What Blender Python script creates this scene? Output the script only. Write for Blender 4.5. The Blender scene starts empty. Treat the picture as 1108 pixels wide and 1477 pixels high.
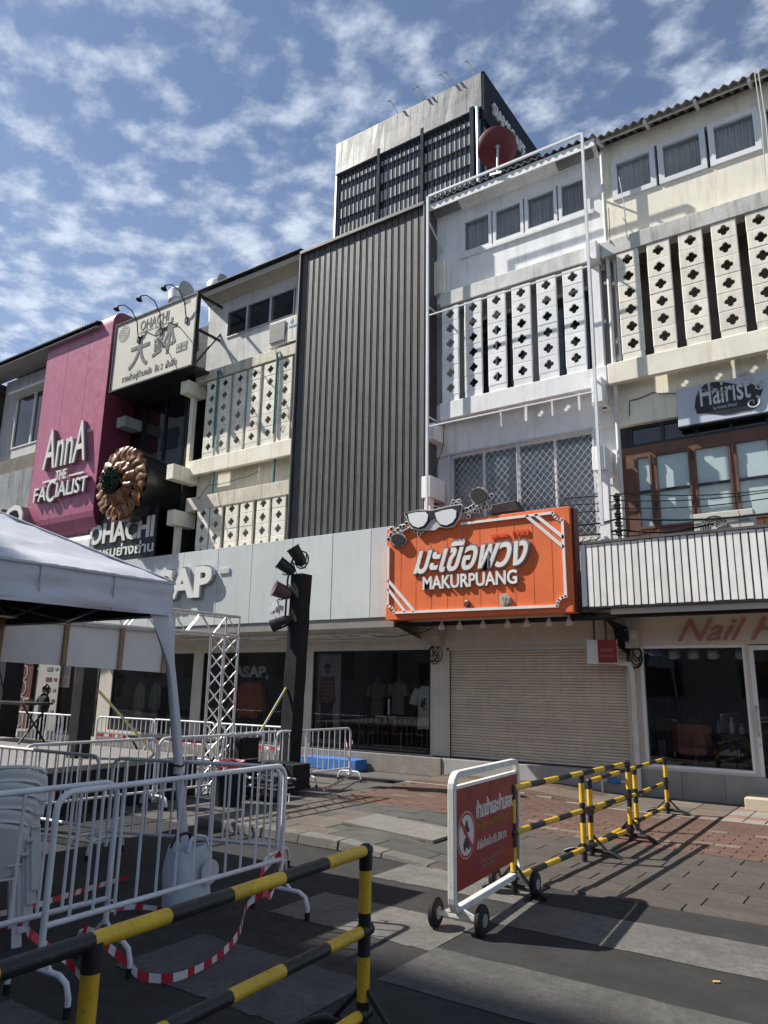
import bpy, math, random
from mathutils import Vector, Matrix, noise as mnoise
rnd = random.Random(7)
SC = bpy.context.scene
COL = SC.collection
R = math.radians
# ------------------------------------------------------------------ camera
CAM_H = 1.9
F_PX, PW, PH = 1065.8, 1108.0, 1477.0
yaw, pitch, roll = R(-34.721), R(13.223), R(-0.936)
fwd = Vector((math.sin(yaw)*math.cos(pitch), math.cos(yaw)*math.cos(pitch), math.sin(pitch)))
rgt = Vector((math.cos(yaw), -math.sin(yaw), 0)); dwn = fwd.cross(rgt)
r2 = rgt*math.cos(roll) + dwn*math.sin(roll); d2 = -rgt*math.sin(roll) + dwn*math.cos(roll)
cam = bpy.data.cameras.new('camera'); camo = bpy.data.objects.new('camera', cam); COL.objects.link(camo)
camo.matrix_world = Matrix(((r2.x, -d2.x, -fwd.x, 0), (r2.y, -d2.y, -fwd.y, 0), (r2.z, -d2.z, -fwd.z, CAM_H), (0, 0, 0, 1)))
cam.sensor_fit = 'VERTICAL'; cam.sensor_height = 24.0; cam.lens = F_PX/PH*24.0
cam.clip_start = 0.05; cam.clip_end = 3000
SC.camera = camo
# ------------------------------------------------------------------ sky, sun, exposure
SUN = Vector((-0.90, -0.34, 1.0)).normalized()
elev = math.asin(SUN.z); azim = math.atan2(SUN.x, SUN.y)
W = bpy.data.worlds.new('World'); SC.world = W; W.use_nodes = True
nt = W.node_tree; N = nt.nodes; Lk = nt.links
bg = N['Background']; bg.inputs[1].default_value = 0.062
sky = N.new('ShaderNodeTexSky'); sky.sky_type = 'NISHITA'; sky.sun_disc = False
sky.sun_elevation = elev; sky.sun_rotation = azim % (2*math.pi); sky.altitude = 10; sky.air_density = 1.0; sky.dust_density = 0.7; sky.ozone_density = 3.0
tc = N.new('ShaderNodeTexCoord'); sep = N.new('ShaderNodeSeparateXYZ'); Lk.new(tc.outputs['Generated'], sep.inputs[0])
def wm(op, a, b=None, c=None):
    n = N.new('ShaderNodeMath'); n.operation = op
    for i, v in enumerate((a, b, c)):
        if v is None: continue
        if isinstance(v, (int, float)): n.inputs[i].default_value = v
        else: Lk.new(v, n.inputs[i])
    return n.outputs[0]
zc = wm('MAXIMUM', sep.outputs[2], 0.06)
cx = wm('DIVIDE', sep.outputs[0], zc); cyv = wm('DIVIDE', sep.outputs[1], zc)
cmb = N.new('ShaderNodeCombineXYZ'); Lk.new(cx, cmb.inputs[0]); Lk.new(cyv, cmb.inputs[1])
def wnoise(scale, detail, rough, dist, off):
    mp = N.new('ShaderNodeMapping'); mp.inputs['Location'].default_value = (off, off*0.7, off*1.3); mp.inputs['Rotation'].default_value = (0, 0, 0.6); mp.inputs['Scale'].default_value = (1.0, 1.1, 1)
    Lk.new(cmb.outputs[0], mp.inputs[0])
    n = N.new('ShaderNodeTexNoise'); n.inputs['Scale'].default_value = scale; n.inputs['Detail'].default_value = detail
    n.inputs['Roughness'].default_value = rough; n.inputs['Distortion'].default_value = dist
    Lk.new(mp.outputs[0], n.inputs['Vector']); return n.outputs['Fac']
big = wnoise(0.8, 2, 0.5, 0.0, 5.3)
puff = wnoise(9.5, 8, 0.55, 0.0, 2.6)
fine = wnoise(22.0, 4, 0.6, 0.2, 8.2)
s1 = wm('ADD', wm('MULTIPLY', puff, 0.92), wm('MULTIPLY', big, 0.18))
s2 = wm('ADD', wm('ADD', s1, wm('MULTIPLY', fine, 0.14)), wm('MULTIPLY', wm('SUBTRACT', 0.62, sep.outputs[2]), 0.16))
mr = N.new('ShaderNodeMapRange'); mr.interpolation_type = 'SMOOTHSTEP'; mr.inputs['From Min'].default_value = 0.545; mr.inputs['From Max'].default_value = 0.88
mr.inputs['To Min'].default_value = 0.0; mr.inputs['To Max'].default_value = 0.85
Lk.new(s2, mr.inputs['Value'])
horiz = N.new('ShaderNodeMapRange'); horiz.inputs['From Min'].default_value = 0.05; horiz.inputs['From Max'].default_value = 0.65
horiz.inputs['To Min'].default_value = 0.30; horiz.inputs['To Max'].default_value = 0.0; Lk.new(sep.outputs[2], horiz.inputs['Value'])
low = N.new('ShaderNodeMapRange'); low.inputs['From Min'].default_value = 0.07; low.inputs['From Max'].default_value = 0.22; Lk.new(sep.outputs[2], low.inputs['Value'])
cf = wm('MINIMUM', wm('ADD', wm('MULTIPLY', mr.outputs[0], low.outputs[0]), wm('ADD', horiz.outputs[0], 0.085)), 0.92)
mix = N.new('ShaderNodeMix'); mix.data_type = 'RGBA'
Lk.new(cf, mix.inputs[0]); 
tint = N.new('ShaderNodeMix'); tint.data_type = 'RGBA'; tint.blend_type = 'MULTIPLY'; tint.inputs[0].default_value = 1.0; tint.inputs[7].default_value = (0.94, 1.03, 1.14, 1)
Lk.new(sky.outputs[0], tint.inputs[6]); Lk.new(tint.outputs[2], mix.inputs[6]); mix.inputs[7].default_value = (8.0, 9.0, 10.4, 1)
Lk.new(mix.outputs[2], bg.inputs[0])
sl = bpy.data.lights.new('sun', 'SUN'); so = bpy.data.objects.new('sun', sl); COL.objects.link(so)
sl.energy = 5.0; sl.angle = R(0.53); sl.color = (1.0, 0.955, 0.88)
so.rotation_euler = (-SUN).to_track_quat('-Z', 'Y').to_euler(); so.location = (0, 0, 60)
SC.view_settings.view_transform = 'Standard'; SC.view_settings.look = 'None'
SC.view_settings.exposure = 0.62; SC.view_settings.gamma = 1.0; SC.view_settings.use_curve_mapping = False
SC.cycles.max_bounces = 7; SC.cycles.diffuse_bounces = 4; SC.cycles.transparent_max_bounces = 12; SC.cycles.use_denoising = True

# ------------------------------------------------------------------ helpers
def ray(px, py):
    return r2*((px-PW/2)/F_PX) + d2*((py-PH/2)/F_PX) + fwd
def at(px, py, X=None, Y=None, Z=None):
    """point of the place seen at photo pixel (px,py) on the plane X=, Y= or Z="""
    d = ray(px, py); c = Vector((0, 0, CAM_H))
    t = X/d.x if X is not None else (Y/d.y if Y is not None else (Z-CAM_H)/d.z)
    return c + d*t
def V(*a): return Vector(a)
MATS = {}
def mat(name, col, rough=0.75, nscale=2.0, namt=0.15, streak=0.0, streak_col=(0.10, 0.09, 0.075), bump=0.0, bscale=30.0, metal=0.0, spec=0.4, speck=0.0, blot=0.0, blot_col=None, coat=0.0, emit=0.0, trans=0.0, grain=0.0, chip=0.0, chip_col=(0.05, 0.04, 0.035)):
    if name in MATS: return MATS[name]
    m = bpy.data.materials.new(name); m.use_nodes = True; t = m.node_tree; n = t.nodes; l = t.links
    b = n['Principled BSDF']; b.inputs['Roughness'].default_value = rough; b.inputs['Metallic'].default_value = metal
    b.inputs['Specular IOR Level'].default_value = spec
    if coat: b.inputs['Coat Weight'].default_value = coat; b.inputs['Coat Roughness'].default_value = 0.08
    g = n.new('ShaderNodeNewGeometry')
    oi = n.new('ShaderNodeObjectInfo')
    def noise(scale, det=4, rg=0.55, sc=(1, 1, 1), dist=0.0):
        mp = n.new('ShaderNodeMapping'); mp.inputs['Scale'].default_value = sc; l.new(g.outputs['Position'], mp.inputs[0])
        x = n.new('ShaderNodeTexNoise'); x.inputs['Scale'].default_value = scale; x.inputs['Detail'].default_value = det; x.inputs['Roughness'].default_value = rg; x.inputs['Distortion'].default_value = dist
        l.new(mp.outputs[0], x.inputs['Vector']); return x.outputs['Fac']
    def rng(f, a, bb, c, d):
        x = n.new('ShaderNodeMapRange'); x.inputs['From Min'].default_value = a; x.inputs['From Max'].default_value = bb; x.inputs['To Min'].default_value = c; x.inputs['To Max'].default_value = d
        l.new(f, x.inputs['Value']); return x.outputs[0]
    def mixc(f, a, bb, mode='MIX'):
        x = n.new('ShaderNodeMix'); x.data_type = 'RGBA'; x.blend_type = mode
        if isinstance(f, float): x.inputs[0].default_value = f
        else: l.new(f, x.inputs[0])
        for i, v in ((6, a), (7, bb)):
            if isinstance(v, tuple): x.inputs[i].default_value = (*v, 1) if len(v) == 3 else v
            else: l.new(v, x.inputs[i])
        return x.outputs[2]
    lo = tuple(c*(1-namt) for c in col); hi = tuple(min(1, c*(1+namt)) for c in col)
    c = mixc(rng(noise(nscale, 6), 0.32, 0.68, 0, 1), lo, hi)
    if blot:
        c = mixc(rng(noise(nscale*0.45+0.3, 7, 0.65, dist=0.4), 0.50, 0.72, 0, blot), c, blot_col or tuple(x*0.5 for x in col))
    if streak:
        c = mixc(rng(noise(3.2, 6, 0.62, (2.2, 2.2, 0.22)), 0.50, 0.78, 0, streak), c, streak_col)
    if speck:
        c = mixc(rng(noise(260, 2, 0.7), 0.60, 0.78, 0, speck), c, tuple(min(1, x*2.6+0.04) for x in col))
    if grain:
        c = mixc(rng(noise(16, 5, 0.7, dist=0.3), 0.40, 0.66, 0, grain), c, tuple(x*0.55 for x in col)); c = mixc(rng(noise(70, 3, 0.7), 0.45, 0.75, 0, grain*.8), c, tuple(min(1, x*1.5) for x in col))
    if chip:
        c = mixc(rng(noise(38, 5, 0.75), 0.63, 0.65, 0, chip), c, chip_col); c = mixc(rng(noise(9, 4, 0.7, dist=.6), 0.58, 0.75, 0, chip*.5), c, tuple(x*0.55 for x in col))
    hv = rng(oi.outputs['Random'], 0, 1, 0.93, 1.06)
    vm = n.new('ShaderNodeVectorMath'); vm.operation = 'SCALE'; l.new(c, vm.inputs[0]); l.new(hv, vm.inputs['Scale'])
    l.new(vm.outputs[0], b.inputs['Base Color'])
    rr = rng(noise(nscale*3, 4), 0.3, 0.7, max(0.02, rough-0.08), min(1, rough+0.10)); l.new(rr, b.inputs['Roughness'])
    if bump:
        bp = n.new('ShaderNodeBump'); bp.inputs['Strength'].default_value = bump; bp.inputs['Distance'].default_value = 0.01
        l.new(noise(bscale, 5, 0.6), bp.inputs['Height']); l.new(bp.outputs[0], b.inputs['Normal'])
    if emit:
        b.inputs['Emission Color'].default_value = (*col, 1); b.inputs['Emission Strength'].default_value = emit
    if trans: b.inputs['Transmission Weight'].default_value = trans
    MATS[name] = m; return m
def glass(name, tint=(0.75, 0.8, 0.8), refl=0.09, rough=0.0):
    if name in MATS: return MATS[name]
    m = bpy.data.materials.new(name); m.use_nodes = True; t = m.node_tree; n = t.nodes; l = t.links
    n.remove(n['Principled BSDF']); o = n['Material Output']
    tr = n.new('ShaderNodeBsdfTransparent'); tr.inputs[0].default_value = (*tint, 1)
    gl = n.new('ShaderNodeBsdfGlossy'); gl.inputs['Roughness'].default_value = rough; gl.inputs[0].default_value = (0.9, 0.95, 1, 1)
    fr = n.new('ShaderNodeFresnel'); fr.inputs[0].default_value = 1.5
    ad = n.new('ShaderNodeMath'); ad.operation = 'ADD'; ad.inputs[1].default_value = refl; l.new(fr.outputs[0], ad.inputs[0]); ad.use_clamp = True
    g = n.new('ShaderNodeNewGeometry'); nz = n.new('ShaderNodeTexNoise'); nz.inputs['Scale'].default_value = 1.3; nz.inputs['Detail'].default_value = 2; l.new(g.outputs['Position'], nz.inputs['Vector'])
    bp = n.new('ShaderNodeBump'); bp.inputs['Strength'].default_value = 0.05; bp.inputs['Distance'].default_value = 0.02; l.new(nz.outputs[0], bp.inputs['Height']); l.new(bp.outputs[0], gl.inputs['Normal'])
    mx = n.new('ShaderNodeMixShader'); l.new(ad.outputs[0], mx.inputs[0]); l.new(tr.outputs[0], mx.inputs[1]); l.new(gl.outputs[0], mx.inputs[2]); l.new(mx.outputs[0], o.inputs[0])
    MATS[name] = m; return m

class MB:
    def __init__(s): s.v = []; s.f = []; s.m = []
    def face(s, idx, mi=0): s.f.append(tuple(idx)); s.m.append(mi)
    def quad(s, *p, mi=0):
        b = len(s.v); s.v += [Vector(q) for q in p]; s.face(range(b, b+len(p)), mi)
    def box(s, x0, x1, y0, y1, z0, z1, mi=0):
        b = len(s.v); s.v += [V(x, y, z) for z in (z0, z1) for y in (y0, y1) for x in (x0, x1)]
        for q in ((0, 2, 3, 1), (4, 5, 7, 6), (0, 1, 5, 4), (2, 6, 7, 3), (0, 4, 6, 2), (1, 3, 7, 5)): s.face([b+i for i in q], mi)
        return s
    def bar(s, p0, p1, w, h=None, up=(0, 0, 1), mi=0):
        h = h or w; p0 = Vector(p0); p1 = Vector(p1); d = (p1-p0).normalized(); u = Vector(up)
        if abs(d.dot(u)) > 0.98: u = V(0, 1, 0)
        a = d.cross(u).normalized()*w/2; c = a.cross(d).normalized()*h/2
        b = len(s.v)
        for p in (p0, p1): s.v += [p-a-c, p+a-c, p+a+c, p-a+c]
        for q in ((0, 1, 2, 3), (7, 6, 5, 4), (0, 4, 5, 1), (1, 5, 6, 2), (2, 6, 7, 3), (3, 7, 4, 0)): s.face([b+i for i in q], mi)
        return s
    def cyl(s, p0, p1, r0, r1=None, n=8, mi=0, caps=True):
        return s.tube([p0, p1], [r0, r0 if r1 is None else r1], n, mi, caps)
    def tube(s, pts, r, n=6, mi=0, caps=True, mis=None):
        pts = [Vector(p) for p in pts]; k = len(pts); b = len(s.v)
        rs = r if isinstance(r, (list, tuple)) else [r]*k
        t0 = (pts[1]-pts[0]).normalized(); u = t0.orthogonal().normalized()
        for i, p in enumerate(pts):
            t = ((pts[min(i+1, k-1)]-p).normalized() + (p-pts[max(i-1, 0)]).normalized())
            t = t.normalized() if t.length > 1e-6 else t0
            u = (u - t*u.dot(t)).normalized(); w = t.cross(u)
            s.v += [p + (u*math.cos(2*math.pi*j/n) + w*math.sin(2*math.pi*j/n))*rs[i] for j in range(n)]
        for i in range(k-1):
            for j in range(n):
                j2 = (j+1) % n
                s.face((b+i*n+j, b+i*n+j2, b+(i+1)*n+j2, b+(i+1)*n+j), mis[i] if mis else mi)
        if caps:
            s.face([b+j for j in range(n)][::-1], mis[0] if mis else mi); s.face([b+(k-1)*n+j for j in range(n)], mis[-1] if mis else mi)
        return s
    def prism(s, pts, o, ux, uz, d0, d1, mi=0, side_mi=None):
        """extrude a 2D outline along n = ux x uz from d0 to d1"""
        o = Vector(o); ux = Vector(ux); uz = Vector(uz); nn = ux.cross(uz); k = len(pts); b = len(s.v)
        ar = sum(pts[i][0]*pts[(i+1) % k][1]-pts[(i+1) % k][0]*pts[i][1] for i in range(k))
        if ar < 0: pts = pts[::-1]
        for d in (d0, d1): s.v += [o+ux*x+uz*z+nn*d for x, z in pts]
        s.face([b+k+i for i in range(k)], mi); s.face([b+i for i in range(k)][::-1], mi)
        for i in range(k):
            j = (i+1) % k; s.face((b+i, b+j, b+k+j, b+k+i), mi if side_mi is None else side_mi)
        return s
    def ring(s, outer, inner, o, ux, uz, d0, d1, mi=0):
        o = Vector(o); ux = Vector(ux); uz = Vector(uz); nn = ux.cross(uz); k = len(outer); b = len(s.v)
        for d in (d0, d1):
            for L in (outer, inner): s.v += [o+ux*x+uz*z+nn*d for x, z in L]
        for i in range(k):
            j = (i+1) % k
            s.face((b+2*k+i, b+2*k+j, b+3*k+j, b+3*k+i), mi); s.face((b+i, b+k+i, b+k+j, b+j), mi)
            s.face((b+i, b+j, b+2*k+j, b+2*k+i), mi); s.face((b+k+i, b+3*k+i, b+3*k+j, b+k+j), mi)
        return s
    def lathe(s, prof, o=(0, 0, 0), ax=(0, 0, 1), n=16, mi=0):
        o = Vector(o); ax = Vector(ax).normalized(); u = ax.orthogonal().normalized(); w = ax.cross(u); b = len(s.v); k = len(prof)
        for r, z in prof: s.v += [o+ax*z+(u*math.cos(2*math.pi*j/n)+w*math.sin(2*math.pi*j/n))*max(r, 1e-4) for j in range(n)]
        for i in range(k-1):
            for j in range(n):
                j2 = (j+1) % n; s.face((b+i*n+j, b+i*n+j2, b+(i+1)*n+j2, b+(i+1)*n+j), mi)
        return s
    def wall(s, x0, x1, z0, z1, y0, y1, holes=(), mi=0):
        xs = sorted({x0, x1, *[min(max(h[i], x0), x1) for h in holes for i in (0, 1)]}); zs = sorted({z0, z1, *[min(max(h[i], z0), z1) for h in holes for i in (2, 3)]})
        nx, nz = len(xs)-1, len(zs)-1
        def solid(i, j):
            if not (0 <= i < nx and 0 <= j < nz): return False
            cx, cz = (xs[i]+xs[i+1])/2, (zs[j]+zs[j+1])/2
            return not any(h[0] < cx < h[1] and h[2] < cz < h[3] for h in holes)
        for i in range(nx):
            for j in range(nz):
                if not solid(i, j): continue
                a, b, c, d = xs[i], xs[i+1], zs[j], zs[j+1]
                s.quad((a, y0, c), (b, y0, c), (b, y0, d), (a, y0, d), mi=mi); s.quad((a, y1, c), (a, y1, d), (b, y1, d), (b, y1, c), mi=mi)
                if not solid(i-1, j): s.quad((a, y0, c), (a, y0, d), (a, y1, d), (a, y1, c), mi=mi)
                if not solid(i+1, j): s.quad((b, y0, c), (b, y1, c), (b, y1, d), (b, y0, d), mi=mi)
                if not solid(i, j-1): s.quad((a, y0, c), (a, y1, c), (b, y1, c), (b, y0, c), mi=mi)
                if not solid(i, j+1): s.quad((a, y0, d), (b, y0, d), (b, y1, d), (a, y1, d), mi=mi)
        return s
    def mesh(s, name, mats, off=V(0, 0, 0), smooth=None):
        me = bpy.data.meshes.new(name); me.from_pydata([tuple(p-off) for p in s.v], [], s.f)
        for m in (mats if isinstance(mats, (list, tuple)) else [mats]): me.materials.append(m)
        me.polygons.foreach_set('material_index', s.m)
        if smooth:
            me.polygons.foreach_set('use_smooth', [True]*len(me.polygons)); me.set_sharp_from_angle(angle=R(smooth))
        me.update(); return me
OFF = {}
def woff(o): return OFF.get(o.name, V(0, 0, 0)) if o else V(0, 0, 0)
def add(name, me, parent=None, loc=(0, 0, 0), rot=None):
    o = bpy.data.objects.new(name, me); COL.objects.link(o); o.location = loc
    if rot: o.rotation_euler = rot
    if parent: o.parent = parent; OFF[o.name] = woff(parent) + Vector(loc)
    else: OFF[o.name] = Vector(loc)
    return o
def part(name, mb, mats, parent, smooth=None, bevel=0.0, kind=None, label=None):
    """mesh given in world metres, as a part of its thing"""
    o = add(name, mb.mesh(name, mats, woff(parent), smooth), parent)
    if bevel:
        md = o.modifiers.new('bevel', 'BEVEL'); md.width = bevel; md.segments = 2; md.limit_method = 'ANGLE'; md.angle_limit = R(40)
    if kind: o['kind'] = kind
    if label: o['label'] = label
    return o
def inst(name, me, parent, wloc, rot=None):
    return add(name, me, parent, Vector(wloc)-woff(parent), rot)
def tag(o, label, cat, group=None, kind=None):
    o['label'] = label; o['category'] = cat
    if group: o['group'] = group
    if kind: o['kind'] = kind
    return o
def thing(name, label, cat, loc=(0, 0, 0), group=None):
    return tag(add(name, None, None, loc), label, cat, group)
def whole(name, mb, mats, label, cat, loc, group=None, smooth=None, bevel=0):
    o = add(name, mb.mesh(name, mats, Vector(loc), smooth), None, loc); tag(o, label, cat, group)
    if bevel:
        md = o.modifiers.new('bevel', 'BEVEL'); md.width = bevel; md.segments = 2; md.limit_method = 'ANGLE'; md.angle_limit = R(40)
    return o
def struct(name, mb, mats, smooth=None):
    o = add(name, mb.mesh(name, mats, V(0, 0, 0), smooth)); o['kind'] = 'structure'; return o
def dup(o, loc=None, rotz=None, label=None, parent=None):
    c = o.copy(); COL.objects.link(c); c.parent = parent
    if loc is not None: c.location = loc
    if rotz is not None: c.rotation_euler = (0, 0, rotz)
    if label: c['label'] = label
    for ch in o.children: dup(ch, parent=c)
    return c
def glyphs(body, depth, w, h, o, ux, uz, bold=0.0, shear=0.0, split=False, res=3, keep=False):
    """letters as raised geometry filling w x h from lower-left corner o; returns list of MB"""
    cu = bpy.data.curves.new('lettering', 'FONT'); cu.body = body; cu.extrude = 1.0; cu.offset = bold; cu.shear = shear; cu.resolution_u = res; cu.align_x = 'CENTER' if '\n' in body else 'LEFT'
    ob = bpy.data.objects.new('lettering', cu); me = ob.to_mesh()
    vs = [v.co.copy() for v in me.vertices]; fs = [tuple(p.vertices) for p in me.polygons]
    ob.to_mesh_clear(); bpy.data.objects.remove(ob); bpy.data.curves.remove(cu)
    o = Vector(o); ux = Vector(ux); uz = Vector(uz); nn = ux.cross(uz)
    x0 = min(v.x for v in vs); x1 = max(v.x for v in vs); y0 = min(v.y for v in vs); y1 = max(v.y for v in vs)
    sx = w/(x1-x0); sy = h/(y1-y0)
    if keep: sx = sy = min(sx, sy)
    P = [o + ux*((v.x-x0)*sx) + uz*((v.y-y0)*sy) + nn*(depth*(v.z+1)/2) for v in vs]
    if not split:
        b = MB(); b.v = P; b.f = fs; b.m = [0]*len(fs); return [b]
    par = list(range(len(P)))
    def find(a):
        while par[a] != a: par[a] = par[par[a]]; a = par[a]
        return a
    for f in fs:
        for q in f[1:]: par[find(q)] = find(f[0])
    # weld coincident verts
    key = {}
    for i, v in enumerate(vs):
        k = (round(v.x, 4), round(v.y, 4))
        if k in key: par[find(i)] = find(key[k])
        else: key[k] = i
    grp = {}
    for fi, f in enumerate(fs): grp.setdefault(find(f[0]), []).append(fi)
    out = []
    for g in grp.values():
        b = MB(); mp = {}
        for fi in g:
            for q in fs[fi]:
                if q not in mp: mp[q] = len(b.v); b.v.append(P[q])
            b.face([mp[q] for q in fs[fi]])
        out.append(b)
    out.sort(key=lambda b: min((v-o).dot(ux) for v in b.v)); return out
UX, UZ = V(1, 0, 0), V(0, 0, 1)
def lettering(parent, body, x0, x1, z0, z1, Y, depth, m, name='lettering', split=False, **k):
    """raised or printed words on a wall facing the street (front at Y-depth)"""
    for b in glyphs(body, depth, x1-x0, z1-z0, (x0, Y, z0), UX, UZ, split=split, **k): part('letter' if split else name, b, m, parent)

# ------------------------------------------------------------------ materials
white = mat('white_paint', (0.85, 0.85, 0.84), 0.7, 1.6, 0.08, streak=0.42, streak_col=(0.36, 0.345, 0.31), blot=.16, blot_col=(.55, .54, .5), bump=0.25, bscale=18)
white_dirty = mat('white_paint_dirty', (0.72, 0.72, 0.69), 0.8, 2.2, 0.14, streak=0.55, streak_col=(0.16, 0.15, 0.13), bump=0.5, bscale=22, blot=0.35)
cream = mat('cream_paint', (0.84, 0.79, 0.66), 0.75, 1.5, 0.08, streak=0.45, streak_col=(0.33, 0.28, 0.2), blot=.18, blot_col=(.55, .49, .38), bump=0.25, bscale=18)
cream_dirty = mat('cream_paint_dirty', (0.70, 0.64, 0.52), 0.8, 2.0, 0.14, streak=0.7, streak_col=(0.10, 0.08, 0.06), bump=0.5, bscale=22, blot=0.3)
blockcream = mat('cream_block', (0.86, 0.81, 0.70), 0.8, 4.0, 0.09, bump=0.5, bscale=40, streak=0.35, streak_col=(0.30, 0.26, 0.19), blot=.2, blot_col=(.5, .45, .36))
blockwhite = mat('white_block', (0.85, 0.85, 0.84), 0.75, 4.0, 0.07, bump=0.5, bscale=40, streak=.25, streak_col=(.4, .39, .36), blot=.15, blot_col=(.55, .54, .52))
greywall = mat('grey_wall', (0.36, 0.36, 0.36), 0.8, 1.5, 0.12, streak=0.3, bump=0.2)
shopwall = mat('shop_wall', (0.58, 0.53, 0.46), 0.75, 1.5, 0.07, streak=0.15, streak_col=(0.2, 0.17, 0.13), bump=0.15)
frame_w = mat('white_frame', (0.76, 0.78, 0.79), 0.45, 5, 0.05)
alu = mat('aluminium', (0.60, 0.61, 0.62), 0.35, 6, 0.05, metal=0.8)
steel = mat('galvanised_steel', (0.46, 0.47, 0.48), 0.42, 8, 0.14, metal=0.75)
truss_m = mat('truss_aluminium', (0.62, 0.62, 0.61), 0.38, 9, 0.1, metal=0.7)
barrier_w = mat('barrier_white', (0.66, 0.67, 0.69), 0.42, 6, 0.10, chip=0.7, chip_col=(.22, .19, .16), streak=0.12, streak_col=(0.3, 0.28, 0.26))
black = mat('black_paint', (0.018, 0.018, 0.019), 0.45, 7, 0.3, chip=.8, chip_col=(.10, .095, .085), bump=0.05)
rubber = mat('rubber', (0.014, 0.014, 0.014), 0.8, 9, 0.25)
cloth_b = mat('black_cloth', (0.012, 0.012, 0.014), 0.9, 3, 0.3, bump=0.3, bscale=12)
yellow = mat('yellow_paint', (0.66, 0.41, 0.03), 0.42, 6, 0.16, chip=0.8, chip_col=(.10, .075, .03), streak=0.12, streak_col=(0.25, 0.16, 0.02))
orange = mat('orange_panel', (0.80, 0.165, 0.045), 0.55, 2.0, 0.08, streak=0.35, streak_col=(0.55, 0.16, 0.08), blot=.2, blot_col=(.62, .17, .09))
orange_d = mat('orange_edge', (0.62, 0.13, 0.04), 0.6, 2.0, 0.08)
pink = mat('pink_panel', (0.47, 0.135, 0.225), 0.40, 1.5, 0.05, streak=0.4, streak_col=(0.55, 0.24, 0.33), coat=0.12, blot=.25, blot_col=(.40, .10, .18))
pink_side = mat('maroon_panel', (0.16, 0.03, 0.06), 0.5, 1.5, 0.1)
letter_w = mat('letter_white', (0.78, 0.77, 0.74), 0.4, 3, 0.04)
letter_s = mat('letter_side', (0.24, 0.22, 0.23), 0.35, 5, 0.15, metal=0.5)
band_m = mat('fascia_grey', (0.56, 0.59, 0.59), 0.55, 1.2, 0.05, streak=0.45, streak_col=(0.38, 0.40, 0.39), blot=.25, blot_col=(.46, .48, .48))
clad_m = mat('dark_cladding', (0.092, 0.092, 0.091), 0.5, 2.5, 0.12, metal=0.05, streak=0.18, streak_col=(0.15, 0.148, 0.142), bump=0.05)
slat_w = mat('slat_white', (0.84, 0.83, 0.79), 0.55, 3, 0.07, streak=0.2, streak_col=(0.35, 0.33, 0.28), bump=0.1)
shut_m = mat('shutter_beige', (0.66, 0.58, 0.47), 0.5, 2.0, 0.06, streak=0.2, streak_col=(0.22, 0.19, 0.15), metal=0.1)
brown = mat('brown_wood', (0.155, 0.072, 0.045), 0.5, 4, 0.18, bump=0.2, bscale=35, streak=0.3, streak_col=(0.07, 0.03, 0.02))
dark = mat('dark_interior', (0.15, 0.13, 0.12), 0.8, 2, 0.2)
darkframe = mat('dark_frame', (0.03, 0.032, 0.034), 0.4, 6, 0.2, metal=0.3)
rooftile = mat('cement_tile', (0.28, 0.27, 0.26), 0.85, 3, 0.2, streak=0.0, blot=0.6, blot_col=(0.09, 0.09, 0.085), bump=0.4, bscale=25)
roofdark = mat('dark_roof_metal', (0.06, 0.065, 0.07), 0.5, 3, 0.2, metal=0.4)
curtain_m = mat('curtain', (0.66, 0.64, 0.61), 0.9, 3, 0.08)
curtain_d = mat('curtain_grey', (0.58, 0.56, 0.54), 0.9, 3, 0.08)
frosted = mat('frosted_film', (0.46, 0.56, 0.56), 0.28, 2, 0.04, spec=0.6)
darkglass = mat('dark_glass', (0.012, 0.014, 0.018), 0.06, 2, 0.2, spec=0.7)
bluerefl = mat('blue_sky_reflection', (0.48, 0.57, 0.60), 0.5, 1.2, 0.3, spec=0.6)  # colour of the sky's reflection, put on a sheet behind the glass
gl_shop = glass('shop_glass', (0.80, 0.80, 0.78), 0.02)
gl_up = glass('window_glass', (0.88, 0.90, 0.90), 0.0)
gl_dark = glass('tinted_glass', (0.50, 0.55, 0.58), 0.12)
concrete = mat('concrete', (0.19, 0.178, 0.158), 0.85, 2.5, 0.16, speck=0.12, bump=0.5, bscale=60, blot=0.45, grain=0.5)
plinth = mat('plinth_concrete', (0.24, 0.215, 0.19), 0.85, 2.5, 0.2, bump=0.4, bscale=45, blot=0.6, grain=0.5)
red_m = mat('red_board', (0.27, 0.028, 0.022), 0.42, 1.5, 0.05)
green_pipe = mat('green_pipe', (0.05, 0.20, 0.20), 0.5, 5, 0.15)
pipe_w = mat('pipe_white', (0.62, 0.60, 0.56), 0.5, 4, 0.1)
blue_p = mat('blue_paint', (0.055, 0.17, 0.48), 0.55, 6, 0.15, blot=0.25, blot_col=(0.2, 0.3, 0.5))
tent_m = mat('tent_fabric', (0.55, 0.56, 0.60), 0.65, 3, 0.04, bump=0.6, bscale=5)
tent_in = tent_m
sofit = mat('soffit_paint', (0.52, 0.48, 0.42), 0.8, 2, 0.06)
tower_m = mat('tower_metal_mesh', (0.20, 0.20, 0.195), 0.45, 0.35, 0.22, metal=0.35, bump=1.0, bscale=1.6)
tower_d = mat('tower_dark', (0.022, 0.027, 0.038), 0.8, 0.2, 0.15, spec=.15)
tower_g = mat('tower_glass', (0.02, 0.026, 0.036), 0.08, 0.2, 0.2, spec=0.8)
spandrel_m = mat('tower_spandrel', (0.36, 0.355, 0.345), 0.5, 0.6, 0.12)
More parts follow.
